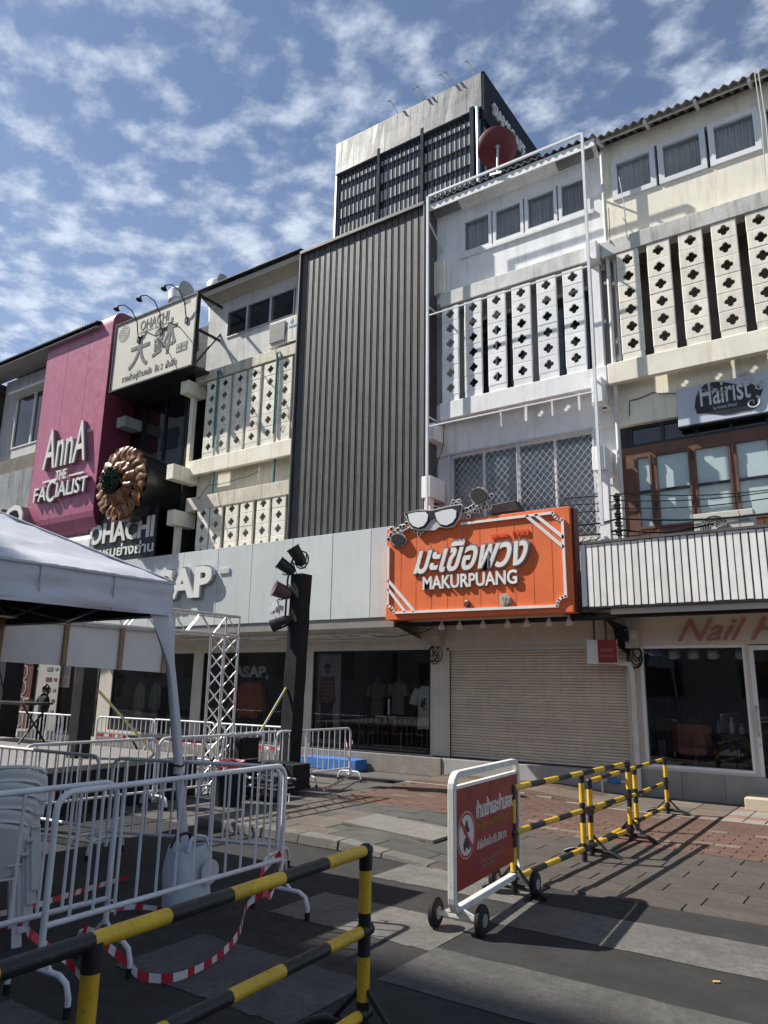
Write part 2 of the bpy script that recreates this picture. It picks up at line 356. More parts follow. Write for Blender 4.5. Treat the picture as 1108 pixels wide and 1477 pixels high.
# ------------------------------------------------------------------ ground
asph = mat('asphalt', (0.031, 0.030, 0.0285), 0.9, 3.0, 0.30, speck=0.55, bump=0.7, bscale=180, blot=0.35, blot_col=(0.017, 0.0165, 0.016), grain=0.5)
paint_m = mat('worn_road_paint', (0.130, 0.123, 0.111), 0.8, 3.2, 0.28, speck=0.0, bump=0.5, bscale=160, blot=0.8, blot_col=(0.06, 0.057, 0.052), streak=0.2, grain=0.75)
paint_dark = mat('dark_road_paint', (0.085, 0.081, 0.075), 0.85, 2.6, 0.32, bump=0.5, bscale=160, blot=0.9, blot_col=(0.035, 0.034, 0.032), streak=0.3, grain=0.75)  # darker, blotchier paint for the stripes nearer the camera
slab_g = mat('stamped_concrete_grey', (0.074, 0.062, 0.052), 0.85, 3.0, 0.16, speck=0.12, bump=0.6, bscale=35, blot=0.4, grain=0.55)
slab_b = mat('stamped_concrete_beige', (0.118, 0.099, 0.080), 0.85, 3.0, 0.14, speck=0.12, bump=0.6, bscale=35, blot=0.4, grain=0.5)
slab_n = mat('stamped_concrete_green_grey', (0.074, 0.075, 0.066), 0.85, 2.0, 0.16, speck=0.12, bump=0.6, bscale=35, blot=0.4, grain=0.5)
brick_r = mat('red_paver', (0.118, 0.068, 0.051), 0.85, 3.0, 0.2, speck=0.15, bump=0.5, bscale=60, blot=0.5, blot_col=(0.10, 0.068, 0.052), grain=0.5)
brick_y = mat('buff_paver', (0.165, 0.128, 0.098), 0.85, 3.0, 0.18, speck=0.15, bump=0.5, bscale=60, blot=0.4, grain=0.5)
joint_m = mat('paving_joint', (0.075, 0.068, 0.06), 0.95, 4, 0.3, bump=0.4)
tile_w = mat('pale_tile', (0.27, 0.25, 0.22), 0.7, 6, 0.12, bump=0.3, bscale=60, blot=0.4, grain=0.5)
tile_p = mat('pink_tile', (0.26, 0.14, 0.115), 0.7, 6, 0.15, bump=0.3, bscale=60, blot=0.4, blot_col=(0.33, 0.28, 0.25), grain=0.5)
line_m = mat('edge_strip_white', (0.32, 0.30, 0.27), 0.8, 5, 0.15, blot=0.6)
g = MB(); n = 400
g.quad((-900, -900, -0.005), (900, -900, -0.005), (900, 900, -0.005), (-900, 900, -0.005))
struct('ground', g, mat('far_ground', (0.10, 0.10, 0.095), 0.9, 0.5, 0.2))
g = MB(); g.quad((-70, -30, 0), (60, -30, 0), (60, 7.42, 0), (-70, 7.42, 0)); struct('road', g, asph)
def sst(x): x = max(0, min(1, x)); return x*x*(3-2*x)
def hp(x): return 0.012 + 0.10*sst((-4.4-x)/1.5)       # the pavement rises from the crossing to the kerb on the left
def sheet(name, x0, x1, y0, y1, m, dz, nx=60):
    b = MB()
    for i in range(nx):
        a = x0+(x1-x0)*i/nx; c = x0+(x1-x0)*(i+1)/nx
        b.quad((a, y0, hp(a)+dz), (c, y0, hp(c)+dz), (c, y1, hp(c)+dz), (a, y1, hp(a)+dz))
    return b
pav = sheet('p', -8.2, 14, 7.62, 15.2, joint_m, -0.010)
b = MB()
pav.quad((-8.2, 7.62, hp(-8.2)-.010), (-8.2, 15.2, hp(-8.2)-.010), (-8.2, 15.2, 0), (-8.2, 7.62, 0))
paving = struct('pavement', pav, joint_m)
g = MB(); g.quad((-70, 7.42, 0.004), (-8.2, 7.42, 0.004), (-8.2, 15.2, 0.004), (-70, 15.2, 0.004))
struct('plaza_ground', g, mat('plaza_concrete', (0.10, 0.094, 0.086), 0.85, 1.2, 0.15, speck=0.1, bump=0.4, bscale=60, blot=0.4, grain=0.5))
# kerb of single stones
kerb_m = mat('kerb_concrete', (0.145, 0.135, 0.12), 0.85, 4, 0.2, speck=0.1, bump=0.7, bscale=50, blot=0.7, blot_col=(0.12, 0.115, 0.105), streak=0.3, grain=0.6)
x = -8.2
while x < 8:
    L = 0.62 if x < -4 else 1.0
    h0, h1 = hp(x)+0.006, hp(x+L-0.012)+0.006
    yk = 7.42 + rnd.uniform(-.012, .012); b = MB(); x1 = x+L-0.012
    b.v = [V(x, yk, 0), V(x1, yk, 0), V(x1, 7.64, 0), V(x, 7.64, 0), V(x, yk+.02, h0), V(x1, yk+.02, h1), V(x1, 7.64, h1), V(x, 7.64, h0)]
    b.f = [(0, 3, 2, 1), (4, 5, 6, 7), (0, 1, 5, 4), (1, 2, 6, 5), (2, 3, 7, 6), (3, 0, 4, 7)]; b.m = [0]*6
    part('kerb_stone', b, kerb_m if x < -4.6 else slab_g, paving, bevel=0.012 if x < -4 else 0.004); x += L
# stamped slabs: seven rows of grey, beige to the left
def slab(name, x0, x1, y0, y1, m, gap=0.006, dz=0.0):
    b = MB(); z = [hp(x0)+dz+rnd.uniform(-.002, .002), hp(x1)+dz+rnd.uniform(-.002, .002)]
    X0, X1, Y0, Y1 = x0+gap, x1-gap, y0+gap*.3, y1-gap*.3
    b.v = [V(X0, Y0, z[0]-.03), V(X1, Y0, z[1]-.03), V(X1, Y1, z[1]-.03), V(X0, Y1, z[0]-.03), V(X0+.004, Y0+.001, z[0]), V(X1-.004, Y0+.001, z[1]), V(X1-.004, Y1-.001, z[1]), V(X0+.004, Y1-.001, z[0])]
    b.f = [(4, 5, 6, 7), (0, 1, 5, 4), (1, 2, 6, 5), (2, 3, 7, 6), (3, 0, 4, 7)]; b.m = [0]*5
    return part(name, b, m, paving)
y = 7.645; row = 0
while y < 9.95:
    x = -8.2 + (0.36 if row % 2 else 0) - rnd.uniform(0, .1)
    while x < 2.2:
        xa, xb = max(x, -8.19), x+0.72
        if xb > -8.1 and not (xa > -6.75 and xb < -4.6 and 7.9 < y < 9.1):
            m = slab_b if xb < -6.4 - (y-8.5)*0.5 else (slab_n if xb < -3.9 - (y-8)*0.4 else slab_g)
            slab('paving_slab', xa, xb, y, y+0.33, m, 0.004)
        x += 0.72
    y += 0.33; row += 1
# the raised pale inspection slab with a broken edge and its surround
for (xa, xb, ya, yb, m, dz) in ((-6.35, -4.95, 8.30, 9.1, concrete, 0.035), (-6.85, -6.36, 7.97, 9.29, slab_b, 0), (-6.35, -4.95, 7.97, 8.29, slab_n, 0), (-4.94, -4.55, 7.97, 9.29, slab_n, 0), (-6.35, -4.95, 9.11, 9.29, slab_b, 0)):
    slab('inspection_cover' if m is concrete else 'paving_slab', xa, xb, ya, yb, m, 0.004, dz)
# red pavers up to the pale edging, buff pavers behind it on the left
cnt = []; y = 9.97; row = 0
while y < 12.62:
    x = -9.6 + (0.16 if row % 2 else 0)
    while x < 2.4:
        if x > -8.15: cnt.append((x, y))
        x += 0.32
    y += 0.16; row += 1
cnt.sort(key=lambda p: (p[0]+1.5*0)**2*0.6+p[1]**2*1.0)
rest = MB()
for i, (x, y) in enumerate(cnt):
    m = brick_y if rnd.random() < 0.05 else brick_r
    if i < 285: slab('red_paver', x, x+.32, y, y+.16, m, 0.003)
    else:
        za, zb_ = hp(x), hp(x+.32); rest.quad((x+.003, y+.003, za), (x+.317, y+.003, zb_), (x+.317, y+.157, zb_), (x+.003, y+.157, za), mi=0 if m is brick_r else 1)
part('red_paver_field', rest, [brick_r, brick_y], paving, kind='stuff')
b = MB(); 
for i in range(26): x = -8.19+i*.5; z = hp(x+.25)+.002; b.box(x, x+.49, 12.64, 12.70, z-.05, z)
part('edging_strip', b, line_m, paving)
rest = MB(); y = 12.71; row = 0
while y < 14.5:
    x = -8.19
    while x < -4.75:
        xa = x + (.1 if row % 2 else 0); za, zb_ = hp(xa), hp(xa+.2); rest.quad((xa+.003, y+.003, za), (xa+.197, y+.003, zb_), (xa+.197, y+.097, zb_), (xa+.003, y+.097, za), mi=0 if ((row//4) % 3) else 1); x += .2
    y += .1; row += 1
part('buff_paver_field', rest, [brick_y, brick_r], paving, kind='stuff')
for i in range(4):
    for j in range(2): slab('concrete_slab', -4.75+i*0.55, -4.75+(i+1)*0.55, 12.71+j*0.9, 12.71+(j+1)*0.9, brick_y if (i+j) % 3 == 0 else slab_b, 0.006)
for i in range(14):
    for j in range(6):
        x = -2.54+i*.3; y = 12.71+j*.3; slab('grid_tile', x, x+.3, y, y+.3, tile_p if j in (1, 4) and i % 5 != 2 else tile_w, 0.006)
# crossing: two offset bands of worn stripes, sheets 4 mm above the road
for (x0, x1, y0, y1, m) in ((-4.72, -3.12, 6.69, 7.40, 'p'), (-4.72, -3.12, 5.18, 5.94, 'p'), (-4.72, -3.12, 3.62, 4.44, 'd'), (-4.72, -3.12, 2.1, 2.9, 'd'), (-3.12, 3, 6.08, 6.83, 'p'), (-3.12, 3, 4.51, 5.28, 'd'), (-3.12, 3, 3.0, 3.69, 'd'), (-3.12, 3, 1.5, 2.2, 'd'), (-13, -4.72, 5.94, 6.69, 'd')):
    b = MB(); k = 40; ed = lambda: rnd.uniform(-.012, .012)
    if x0 < -10: continue
    lo = [(x0+(x1-x0)*i/k, y0+ed()) for i in range(k+1)]; hi = [(x0+(x1-x0)*i/k, y1+ed()) for i in range(k+1)]
    for i in range(k): b.quad((*lo[i], .004), (*lo[i+1], .004), (*hi[i+1], .004), (*hi[i], .004))
    s = struct('crossing_stripe', b, paint_m if m == 'p' else paint_dark)

# ------------------------------------------------------------------ far tower
TY = 80.0
t = thing('office_tower', 'dark office tower with grey metal crown and letters rising behind the shophouses', 'tower', (-52, TY, 0))
b = MB(); b.box(-65.5, -39.48, TY, TY+40, 0, 80.0); part('tower_body', b, tower_g, t)
b = MB(); b.box(-65.55, -39.48, TY-0.6, TY+40, 81.1, 86.85, 0); 
b.box(-39.47, -39.1, TY-0.6, TY+40, 79.0, 86.95, 1); part('crown', b, [tower_m, tower_d], t)
b = MB(); b.box(-65.4, -39.7, TY-.25, TY+40, 80.0, 81.1); part('crown_base', b, tower_d, t)
b = MB(); b.box(-39.47, -39.1, TY+1.4, TY+40, 30, 79.0); part('side_wall', b, tower_d, t)
b = MB(); b.box(-65.6, -65.3, TY-.5, TY+2, 20, 81.3); part('corner_pier', b, steel, t)
# crown sheets
for i in range(22):
    x0 = -65.5+i*26/22
    for (z0, z1) in ((81.15, 86.8),):
        b = MB(); d = rnd.uniform(0, .035); e = rnd.uniform(0, .035)
        b.v = [V(x0+.008, TY-.64-d, z0+.012), V(x0+26/22-.008, TY-.64-e, z0+.012), V(x0+26/22-.008, TY-.64-d, z1-.03), V(x0+.03, TY-.64-e, z1-.03)]; b.f = [(0, 1, 2, 3)]; b.m = [0]
        part('crown_sheet', b, tower_m, t)
for k in range(12):
    z = 81.0-k*3.1
    b = MB(); b.box(-64.6, -41.2, TY-.22, TY+.1, z-1.75, z); part('spandrel_band', b, spandrel_m, t)
fm = MB(); fm.box(-.045, .045, -.16, .0, 0, 42); fme = fm.mesh('fin', tower_d)
for i in range(31):
    if i in (10, 20): continue
    inst('fin', fme, t, (-64.9+i*0.78, TY-.22, 39.6))
pm = MB(); pm.box(-.25, .25, -.45, .0, 0, 42.6); pme = pm.mesh('pier', tower_d)
for i in (10, 20): inst('pier', pme, t, (-64.9+i*0.78, TY-.22, 39.6))
b = MB(); b.box(-41.3, -40.7, TY-.9, TY, 30, 81.6); part('corner_pier', b, tower_d, t)
b = MB(); b.cyl((-40.1, TY-.75, 40), (-40.1, TY-.75, 81.2), .22, n=8); part('downpipe', b, mat('pale_steel', (0.5, 0.55, 0.6), 0.3, 2, 0.1, metal=0.6), t)
for bb in glyphs('SIAMSCAPE', 0.3, 11.0, 2.1, (-39.08, TY+1.8, 81.35), (0, 1, 0), UZ, bold=.02, split=True): part('letter', bb, mat('tower_letter', (0.60, 0.61, 0.61), 0.4, 1, 0.05), t)
for px in (578, 612, 618, 652, 659, 690):
    p = at(px, 140, Y=TY); b = MB(); b.cyl((p.x, TY-.4, 86.7), (p.x-.9, TY-1.4, 89.0), .09, n=5); b.cyl((p.x-.9, TY-1.4, 89.0), (p.x-1.2, TY-1.8, 88.7), .14, n=5); part('mast', b, steel, t)
# building across the street, behind the viewer: its roof edge throws the shade over the near road
OH = 34.0; OY = 4.85-0.34*OH
t = thing('opposite_building', 'plain tall concrete building across the street behind the barriers', 'building', (-39, OY-8, 0))
b = MB(); b.box(-52, -26, OY-16, OY, 0, OH); part('wall', b, greywall, t)
wm_ = MB(); wm_.box(-.9, .9, -.02, .05, 0, 1.7); wme = wm_.mesh('window', darkglass)
for i in range(6):
    for j in range(9): inst('window', wme, t, (-50+i*4.4, OY+.01, 2.2+j*3.5))

t = thing('opposite_building', 'unseen low pale block across the street, added to limit sky light', 'building', (-5, -14, 0))  # out of view; put in and sized to hold back sky light
b = MB(); b.box(-25.5, 30, -26, -9, 0, 7.5); part('wall', b, mat('pale_grey_block', (.40, .39, .37), .8, 1.5, .1), t)
for i in range(12):
    for j in range(2): inst('window', wme, t, (-23+i*4.4, -8.99, 1.6+j*3.2))
# ------------------------------------------------------------------ shophouse kit
YW, YG, YS = 14.3, 13.95, 14.7      # upper wall, screen fronts, shop fronts
def quatrefoil(k=48, d=.058, rr=.052):
    out = []
    for i in range(k):
        a = 2*math.pi*i/k; ph = ((a+math.pi/4) % (math.pi/2))-math.pi/4
        out.append((a, d*math.cos(ph)+math.sqrt(max(0, rr*rr-(d*math.sin(ph))**2))))
    return out
def block_mesh(m, w=.42, h=.372, t=.048):
    b = MB(); Q = quatrefoil(); k = len(Q); w2, h2 = w/2, h/2
    hole = [(r*math.cos(a), r*math.sin(a)) for a, r in Q]
    def rect(a, w2, h2):
        c, s = math.cos(a), math.sin(a); q = min(w2/abs(c) if abs(c) > 1e-6 else 9, h2/abs(s) if abs(s) > 1e-6 else 9); return (c*q, s*q)
    # snap the samples nearest the corners onto them
    ra = [rect(a, w2, h2) for a, r in Q]; rb = [rect(a, w2-.012, h2-.012) for a, r in Q]
    for sx in (-1, 1):
        for sz in (-1, 1):
            i = min(range(k), key=lambda q: (ra[q][0]-sx*w2)**2+(ra[q][1]-sz*h2)**2); ra[i] = (sx*w2, sz*h2); rb[i] = (sx*(w2-.012), sz*(h2-.012))
    rc_ = [(x*.86, z*.86) for x, z in ra]
    loops = [(ra, t), (ra, .008), (rb, 0.0), (hole, 0.0), ([(x*.97, z*.97) for x, z in hole], .026), (rc_, .028), (rc_, t)]
    for L, y in loops: b.v += [V(x, y, z) for x, z in L]
    nl = len(loops)
    for q in range(nl):
        q2 = (q+1) % nl
        for i in range(k):
            j = (i+1) % k; b.face((q*k+i, q*k+j, q2*k+j, q2*k+i))
    return b.mesh('grille_block', m)
def grille(bld, xs, zb, rows, m, rail_m, hb=.375, w=.445):
    me = block_mesh(m, w)
    for x in xs:
        b = MB(); b.box(x-w/2+.008, x+w/2-.008, YG+.004, YG+.05, zb, zb+.14); p = part('grille_panel', b, m, bld)
        for r in range(rows): inst('grille_block', me, p, (x+rnd.uniform(-.003, .003), YG+rnd.uniform(-.004, .004), zb+.14+hb*(r+.5)))
def corrugated(x0, x1, y0, z0, y1, z1, pitch, amp, m, bld, name='roof_sheet', width=0.9, th=.012):
    x = x0
    while x < x1-1e-3:
        xe = min(x+width, x1); k = max(4, int((xe-x)/pitch*8)); b = MB()
        for i in range(k):
            q = [x+(xe-x)*j/k for j in (i, i+1)]; zz = [amp*math.cos(2*math.pi*c/pitch) for c in q]
            for dz in (0, -th):
                p = [(q[0], y0, z0+zz[0]+dz), (q[1], y0, z0+zz[1]+dz), (q[1], y1, z1+zz[1]+dz), (q[0], y1, z1+zz[0]+dz)]; b.quad(*(p if dz == 0 else p[::-1]))
            b.quad((q[0], y0, z0+zz[0]-th), (q[1], y0, z0+zz[1]-th), (q[1], y0, z0+zz[1]), (q[0], y0, z0+zz[0]))
        b2 = part(name, b, m, bld, smooth=40); x = xe
def window(bld, x0, x1, z0, z1, Y, fm, fr=.07, curtain=None, depth=.12, pane=gl_up, sash=0.0, wave=True):
    b = MB(); b.wall(x0, x1, z0, z1, Y-.03, Y+depth-.03, [(x0+fr, x1-fr, z0+fr, z1-fr)])
    f = part('window', b, fm, bld)
    if sash: b = MB(); b.box(x0+sash-.015, x0+sash+.015, Y-.02, Y+.04, z0+fr, z1-fr); part('mullion', b, fm, f)
    b = MB(); b.quad((x0+fr-.01, Y+.035, z0+fr-.01), (x1-fr+.01, Y+.035, z0+fr-.01), (x1-fr+.01, Y+.035, z1-fr+.01), (x0+fr-.01, Y+.035, z1-fr+.01)); part('pane', b, pane, f)
    if curtain:
        b = MB(); k = 44; w = x1-x0-2*fr
        pts = [(x0+fr+w*i/k, Y+.14+.022*math.sin(i*1.35+x0*3)+.008*math.sin(i*3.1)) for i in range(k+1)]
        for i in range(k): b.quad((*pts[i], z0+fr), (*pts[i+1], z0+fr), (*pts[i+1], z1-fr), (*pts[i], z1-fr))
        part('curtain', b, curtain, f, smooth=60)
    return f
def beam_end(bld, x0, x1, z0, z1, yf, m): b = MB(); b.box(x0, x1, yf, YW-.003, z0, z1); part('beam_end', b, m, bld, bevel=.012)

# ================================================================== white shophouse above the orange sign
XA, XB = -8.54, -4.23
t = thing('shophouse', 'white shophouse with six flower-pierced screen columns above the orange shop sign', 'building', (-6.4, 15, 0))
zw = (12.16, 13.10); ws = [(-7.70, -6.90), (-6.86, -6.08), (-6.04, -5.26), (-5.22, -4.50)]
b = MB(); b.wall(XA, XB, 11.05, 13.55, YW, YW+.14, [(ws[0][0], ws[-1][1], *zw)]); b.box(XA, XB, YW+.2, 19, 13.2, 13.6); part('top_wall', b, white, t)
b = MB(); b.box(XA, XA+.12, YW, 18.9, 3, 13.6); b.box(XB-.12, XB, YW+.145, 18.9, 3, 13.6); b.box(XA, XB, 18.9, 19, 0, 15); part('party_wall', b, greywall, t)
for k, (a, c) in enumerate(ws): window(t, a, c, *zw, YW, frame_w, .075, curtain_d, .16)
b = MB(); b.box(-7.76, -7.72+3.3, YW-.05, YW-.003, 12.06, 12.155); part('window_sill', b, white, t, bevel=.01)
b = MB(); b.quad((XA, 13.97, 13.60), (XB, 13.97, 13.60), (XB, YW-.002, 13.40), (XA, YW-.002, 13.40)); b.box(XA, XB, 13.93, 13.965, 13.46, 13.64); part('eave_soffit', b, white, t)
for xv in (-8.1, -4.75):
    b = MB()
    for i in range(7): yy = 13.98+i*.04; zz = 13.595-(yy-13.97)*.6; b.box(xv-.42, xv+.42, yy, yy+.02, zz-.05, zz-.02)
    b.box(xv-.46, xv+.46, 13.968, 14.27, 13.40, 13.42) if False else None
    part('eave_vent', b, greywall, t)
corrugated(XA, XB, 13.88, 13.70, 19.2, 15.4, .177, .035, rooftile, t)
b = MB(); b.box(-8.12, XB, YG-.02, YG+.26, 10.72, 11.08); part('lintel_beam', b, white_dirty, t, bevel=.015)
b = MB(); b.box(-8.14, XB, YG-.03, YG+.096, 7.86, 8.28); part('spandrel_beam', b, white, t, bevel=.015)
grille(t, [-7.86+.6*i for i in range(6)], 8.285, 6, blockwhite, white)
b = MB(); b.box(XA, XB, YW-.02, YW+.16, 7.12, 8.40); part('drop_wall', b, white, t)
b = MB(); b.wall(XA, XB, 8.40, 11.05, YW+.40, YW+.5, [(-7.9, -6.2, 8.5, 10.6), (-6.0, -4.5, 8.5, 10.6)]); b.box(XA, XB, YW-.01, YW+.45, 10.9, 11.05); part('gallery_wall', b, greywall, t)
window(t, -7.9, -6.2, 8.5, 10.6, YW+.42, frame_w, .06, None, pane=darkglass, sash=.85); window(t, -6.0, -4.5, 8.5, 10.6, YW+.42, frame_w, .06, None, pane=darkglass, sash=.75)
# second floor: glazing behind diamond wire mesh
gx = [-8.08, -7.28, -6.45, -6.35, -5.55, -4.72]
b = MB(); b.wall(XA, XB, 4.2, 7.12, YW+.05, YW+.16, [(-8.06, -4.72, 4.9, 7.08)]); part('second_floor_wall', b, white, t)
for a, c in ((-8.06, -7.24), (-7.24, -6.40), (-6.40, -5.56), (-5.56, -4.72)):
    window(t, a, c, 4.92, 7.08, YW+.08, frame_w, .022, None, pane=gl_up)
b = MB(); b.box(-8.3, -4.5, YW+.35, YW+.4, 4.6, 7.3); part('reflection_backing', b, mat('grey_reflection', (0.46, 0.47, 0.47), 0.7, 0.9, 0.35), t)  # pale backing: bright reflection of the glazing put into its colour
b = MB(); x0, x1, z0, z1, s = -8.08, -4.70, 4.88, 7.14, .15; Y = YW-.03
def dl(c, sg):
    pts = []
    for x in (x0, x1):
        z = sg*x+c
        if z0-1e-6 <= z <= z1+1e-6: pts.append((x, z))
    for z in (z0, z1):
        x = (z-c)/sg
        if x0+1e-6 < x < x1-1e-6: pts.append((x, z))
    return sorted(set(pts))[:2] if len(pts) >= 2 else None
for sg in (1.15, -1.15):
    cs = [z-sg*x for x in (x0, x1) for z in (z0, z1)]; c = min(cs)+s*.6
    while c < max(cs):
        q = dl(c, sg)
        if q: b.bar((q[0][0], Y+(.006 if sg > 0 else 0), q[0][1]), (q[1][0], Y+(.006 if sg > 0 else 0), q[1][1]), .0065, mi=0)
        c += s*1.15
for (xa, xb, za, zb) in ((x0, x1, z1-.02, z1+.02), (x0, x1, z0-.02, z0+.02), (x0-.02, x0+.02, z0, z1), (x1-.02, x1+.02, z0, z1), (-6.405, -6.385, z0, z1)): b.box(xa, xb, Y-.012, Y+.018, za, zb)
part('wire_mesh_screen', b, mat('mesh_steel', (0.62, 0.64, 0.66), 0.45, 6, 0.1, metal=0.3), t)
for (xa, xb, za, zb, yf) in ((-4.50, -4.28, 7.45, 7.98, 13.72), (-4.52, -4.26, 6.02, 6.50, 13.60), (-4.5, -4.25, 10.62, 11.05, 13.75), (-8.45, -8.2, 6.0, 6.5, 13.65), (-8.45, -8.2, 7.4, 7.8, 13.8)): beam_end(t, xa, xb, za, zb, yf, white)
for q in ((-4.46, -4.27, 13.7, 13.86, 4.45, 6.018), (-4.46, -4.3, YG+.04, YG+.2, 7.985, 10.615), (-8.4, -8.25, 13.7, 13.86, 4.45, 6.0)): b = MB(); b.box(*q); part('post', b, white, t)
b = MB(); b.cyl((-4.12, 14.05, 4.5), (-4.12, 14.05, 13.3), .045, n=8); b.cyl((-4.0, 14.12, 8.0), (-4.0, 14.12, 11), .03, n=8); part('downpipe', b, pipe_w, t, smooth=50)
# roller-shutter shop at street level
sx0, sx1 = at(649, 1000, Y=YS).x, at(905, 1000, Y=YS).x
XL, XR = at(624, 1000, Y=YS).x, at(918, 1000, Y=YS).x
b = MB(); b.wall(XL, XR, .42, 3.55, YS, YS+.18, [(sx0, sx1, .40, 2.68)]); part('shop_wall', b, shopwall, t)
b = MB(); b.box(sx0-.06, sx0, YS-.02, YS+.1, .42, 2.74); b.box(sx1, sx1+.06, YS-.02, YS+.1, .42, 2.74); b.box(sx0-.06, sx1+.06, YS-.02, YS+.1, 2.682, 2.75); part('shutter_rail', b, shopwall, t)
b = MB(); b.box(sx0-.08, XR, YS-.22, YS+.2, 0, .40); part('entrance_step', b, mat('step_tile', (0.36, 0.35, 0.34), 0.5, 3, 0.08, blot=0.3), t, bevel=.01)
sb = MB(); L = sx1-sx0; prof = [(.03, 0), (.008, .008), (0, .022), (0, .036), (.008, .050), (.030, .0575)]
for i in range(len(prof)-1): sb.quad((0, prof[i][0], prof[i][1]), (L, prof[i][0], prof[i][1]), (L, prof[i+1][0], prof[i+1][1]), (0, prof[i+1][0], prof[i+1][1]))
sme = sb.mesh('slat', shut_m)
sh = MB(); sh.box(sx0, sx1, YS+.09, YS+.11, .42, 2.68); shutter = part('roller_shutter', sh, dark, t)
for i in range(39): inst('slat', sme, shutter, (sx0, YS+.03, .42+i*.058))
b = MB(); b.wall(XL, XR, 0.0, 3.4, 17.9, 18.0); part('back_wall', b, sofit, t); b = MB(); b.quad((XL-.3, 13.6, 3.34), (XR+.3, 13.6, 3.34), (XR+.3, YS+.01, 3.31), (XL-.3, YS+.01, 3.31)); part('canopy_soffit', b, sofit, t); b = MB(); b.bar((XL-.4, 13.72, 3.20), (XR, 13.72, 3.20), .09); part('lamp_bar', b, darkframe, t); b = MB(); b.box(XA, XB, 13.56, YW+.2, 3.36, 3.5); part('canopy_slab', b, sofit, t)
# white steel sign frame in front of it
fr = thing('sign_frame', 'empty white steel frame standing in front of the white pierced screen', 'frame', (-6.3, 13.6, 5))
XF0, XF1, YF = -8.27, -4.38, 13.6
for a, c in (((XF0, YF, 5.2), (XF0, YF, 13.6)), ((XF1, YF, 4.93), (XF1, YF, 13.6))):
    b = MB(); b.bar(a, c, .055); part('post', b, frame_w, fr)
for z in (13.6, 10.40, 7.64):
    b = MB(); b.bar((XF0+.028, YF-.001, z), (XF1-.028, YF-.001, z), .05 if z > 13 else .028); part('crossbar', b, frame_w, fr)
for x in (XF0, XF1):
    for z in (12.7, 10.4, 7.64, 5.6):
        b = MB(); b.bar((x, YF+.03, z+.25), (x+.02, YW-.004, z-.25 if z > 12 else z+.25), .03); part('brace', b, frame_w, fr)
# satellite dish
p = at(717, 213, Y=14.05)
d = thing('satellite_dish', 'round red satellite dish on the tiled eave of the white shophouse', 'satellite dish', (p.x, p.y, p.z-.6))
ax = (p - V(0, 0, CAM_H)).normalized() if False else V(-.42, .70, .57).normalized()
prof = [(0.0, -.16), (.12, -.15), (.25, -.118), (.36, -.07), (.47, 0), (.475, .012), (.46, .012), (.35, -.055), (.2, -.118), (0, -.145)]
b = MB(); b.lathe(prof, p, ax, 40); part('reflector', b, mat('dish_red', (0.125, 0.018, 0.026), 0.55, 4, 0.12), d, smooth=40)
b = MB(); b.cyl(p-ax*.16, p-ax*.24, .05, n=10); b.cyl(p-ax*.2+V(0, 0, .05), (p.x+.02, 14.0, 13.72), .028, n=8); b.bar((p.x-.12, 13.9, 13.75), (p.x+.2, 13.84, 13.66), .04); part('mast', b, steel, d)

# ================================================================== cream shophouse with brown doors
XA2, XB2 = -4.225, 0.10
t = thing('shophouse', 'cream shophouse with pierced screen above brown framed upstairs windows', 'building', (-2, 15, 0))
zw = (12.20, 13.18); ws = [(-4.0, -3.08), (-3.02, -2.08), (-2.02, -1.08)]
b = MB(); b.wall(XA2, XB2, 11.05, 13.66, YW+.02, YW+.16, [(-4.0, -1.08, *zw), (-1.0, -0.1, 12.35, 13.1)]); part('top_wall', b, cream, t)
b = MB(); b.box(XA2+.002, XA2+.12, YW+.165, 18.9, 3, 13.6); b.box(XB2-.12, XB2, YW+.165, 18.9, 3, 13.6); b.box(XA2, XB2, 18.9, 19, 0, 15); part('party_wall', b, greywall, t)
for k, (a, c) in enumerate(ws): window(t, a, c, *zw, YW+.01, frame_w, .11, curtain_m, .16)
window(t, -1.0, -.1, 12.35, 13.1, YW+.06, frame_w, .05, None, pane=darkglass, sash=.45)
corrugated(XA2+.01, XB2+.1, 13.88, 13.60, 19.2, 15.5, .177, .035, rooftile, t)
for x in (-4.15, -3.15, -2.15, -1.15, -.15):
    b = MB(); b.bar((x, 13.91, 13.53), (x, YW+.05, 13.68), .06, .09); part('rafter', b, white_dirty, t)
b = MB(); b.box(XA2, XB2, 13.72, 13.79, 13.50, 13.585) if False else b.box(XA2, XB2, 14.04, 14.09, 13.58, 13.62); part('purlin', b, white_dirty, t)
b = MB(); b.box(XA2+.003, XB2, YG-.02, YG+.26, 10.70, 11.06); part('lintel_beam', b, mat('grey_dirty_beam', (0.62, 0.61, 0.57), 0.8, 2.0, 0.14, streak=0.75, streak_col=(0.06, 0.055, 0.05), bump=0.5, bscale=22, blot=0.3), t, bevel=.015)
b = MB(); b.box(XA2+.003, XB2, YG-.03, YG+.096, 7.86, 8.30); part('spandrel_beam', b, cream, t, bevel=.015)
grille(t, [-3.69+.61*i for i in range(7)], 8.305, 6, blockcream, cream)
b = MB(); b.box(XA2+.003, XB2, YW-.02, YW+.16, 7.06, 8.40); part('drop_wall', b, cream, t)
b = MB(); b.wall(XA2+.003, XB2, 8.40, 11.05, YW+.75, YW+.85, []); b.box(XA2+.003, XB2, YW-.01, YW+.74, 10.9, 11.05); part('gallery_wall', b, dark, t)
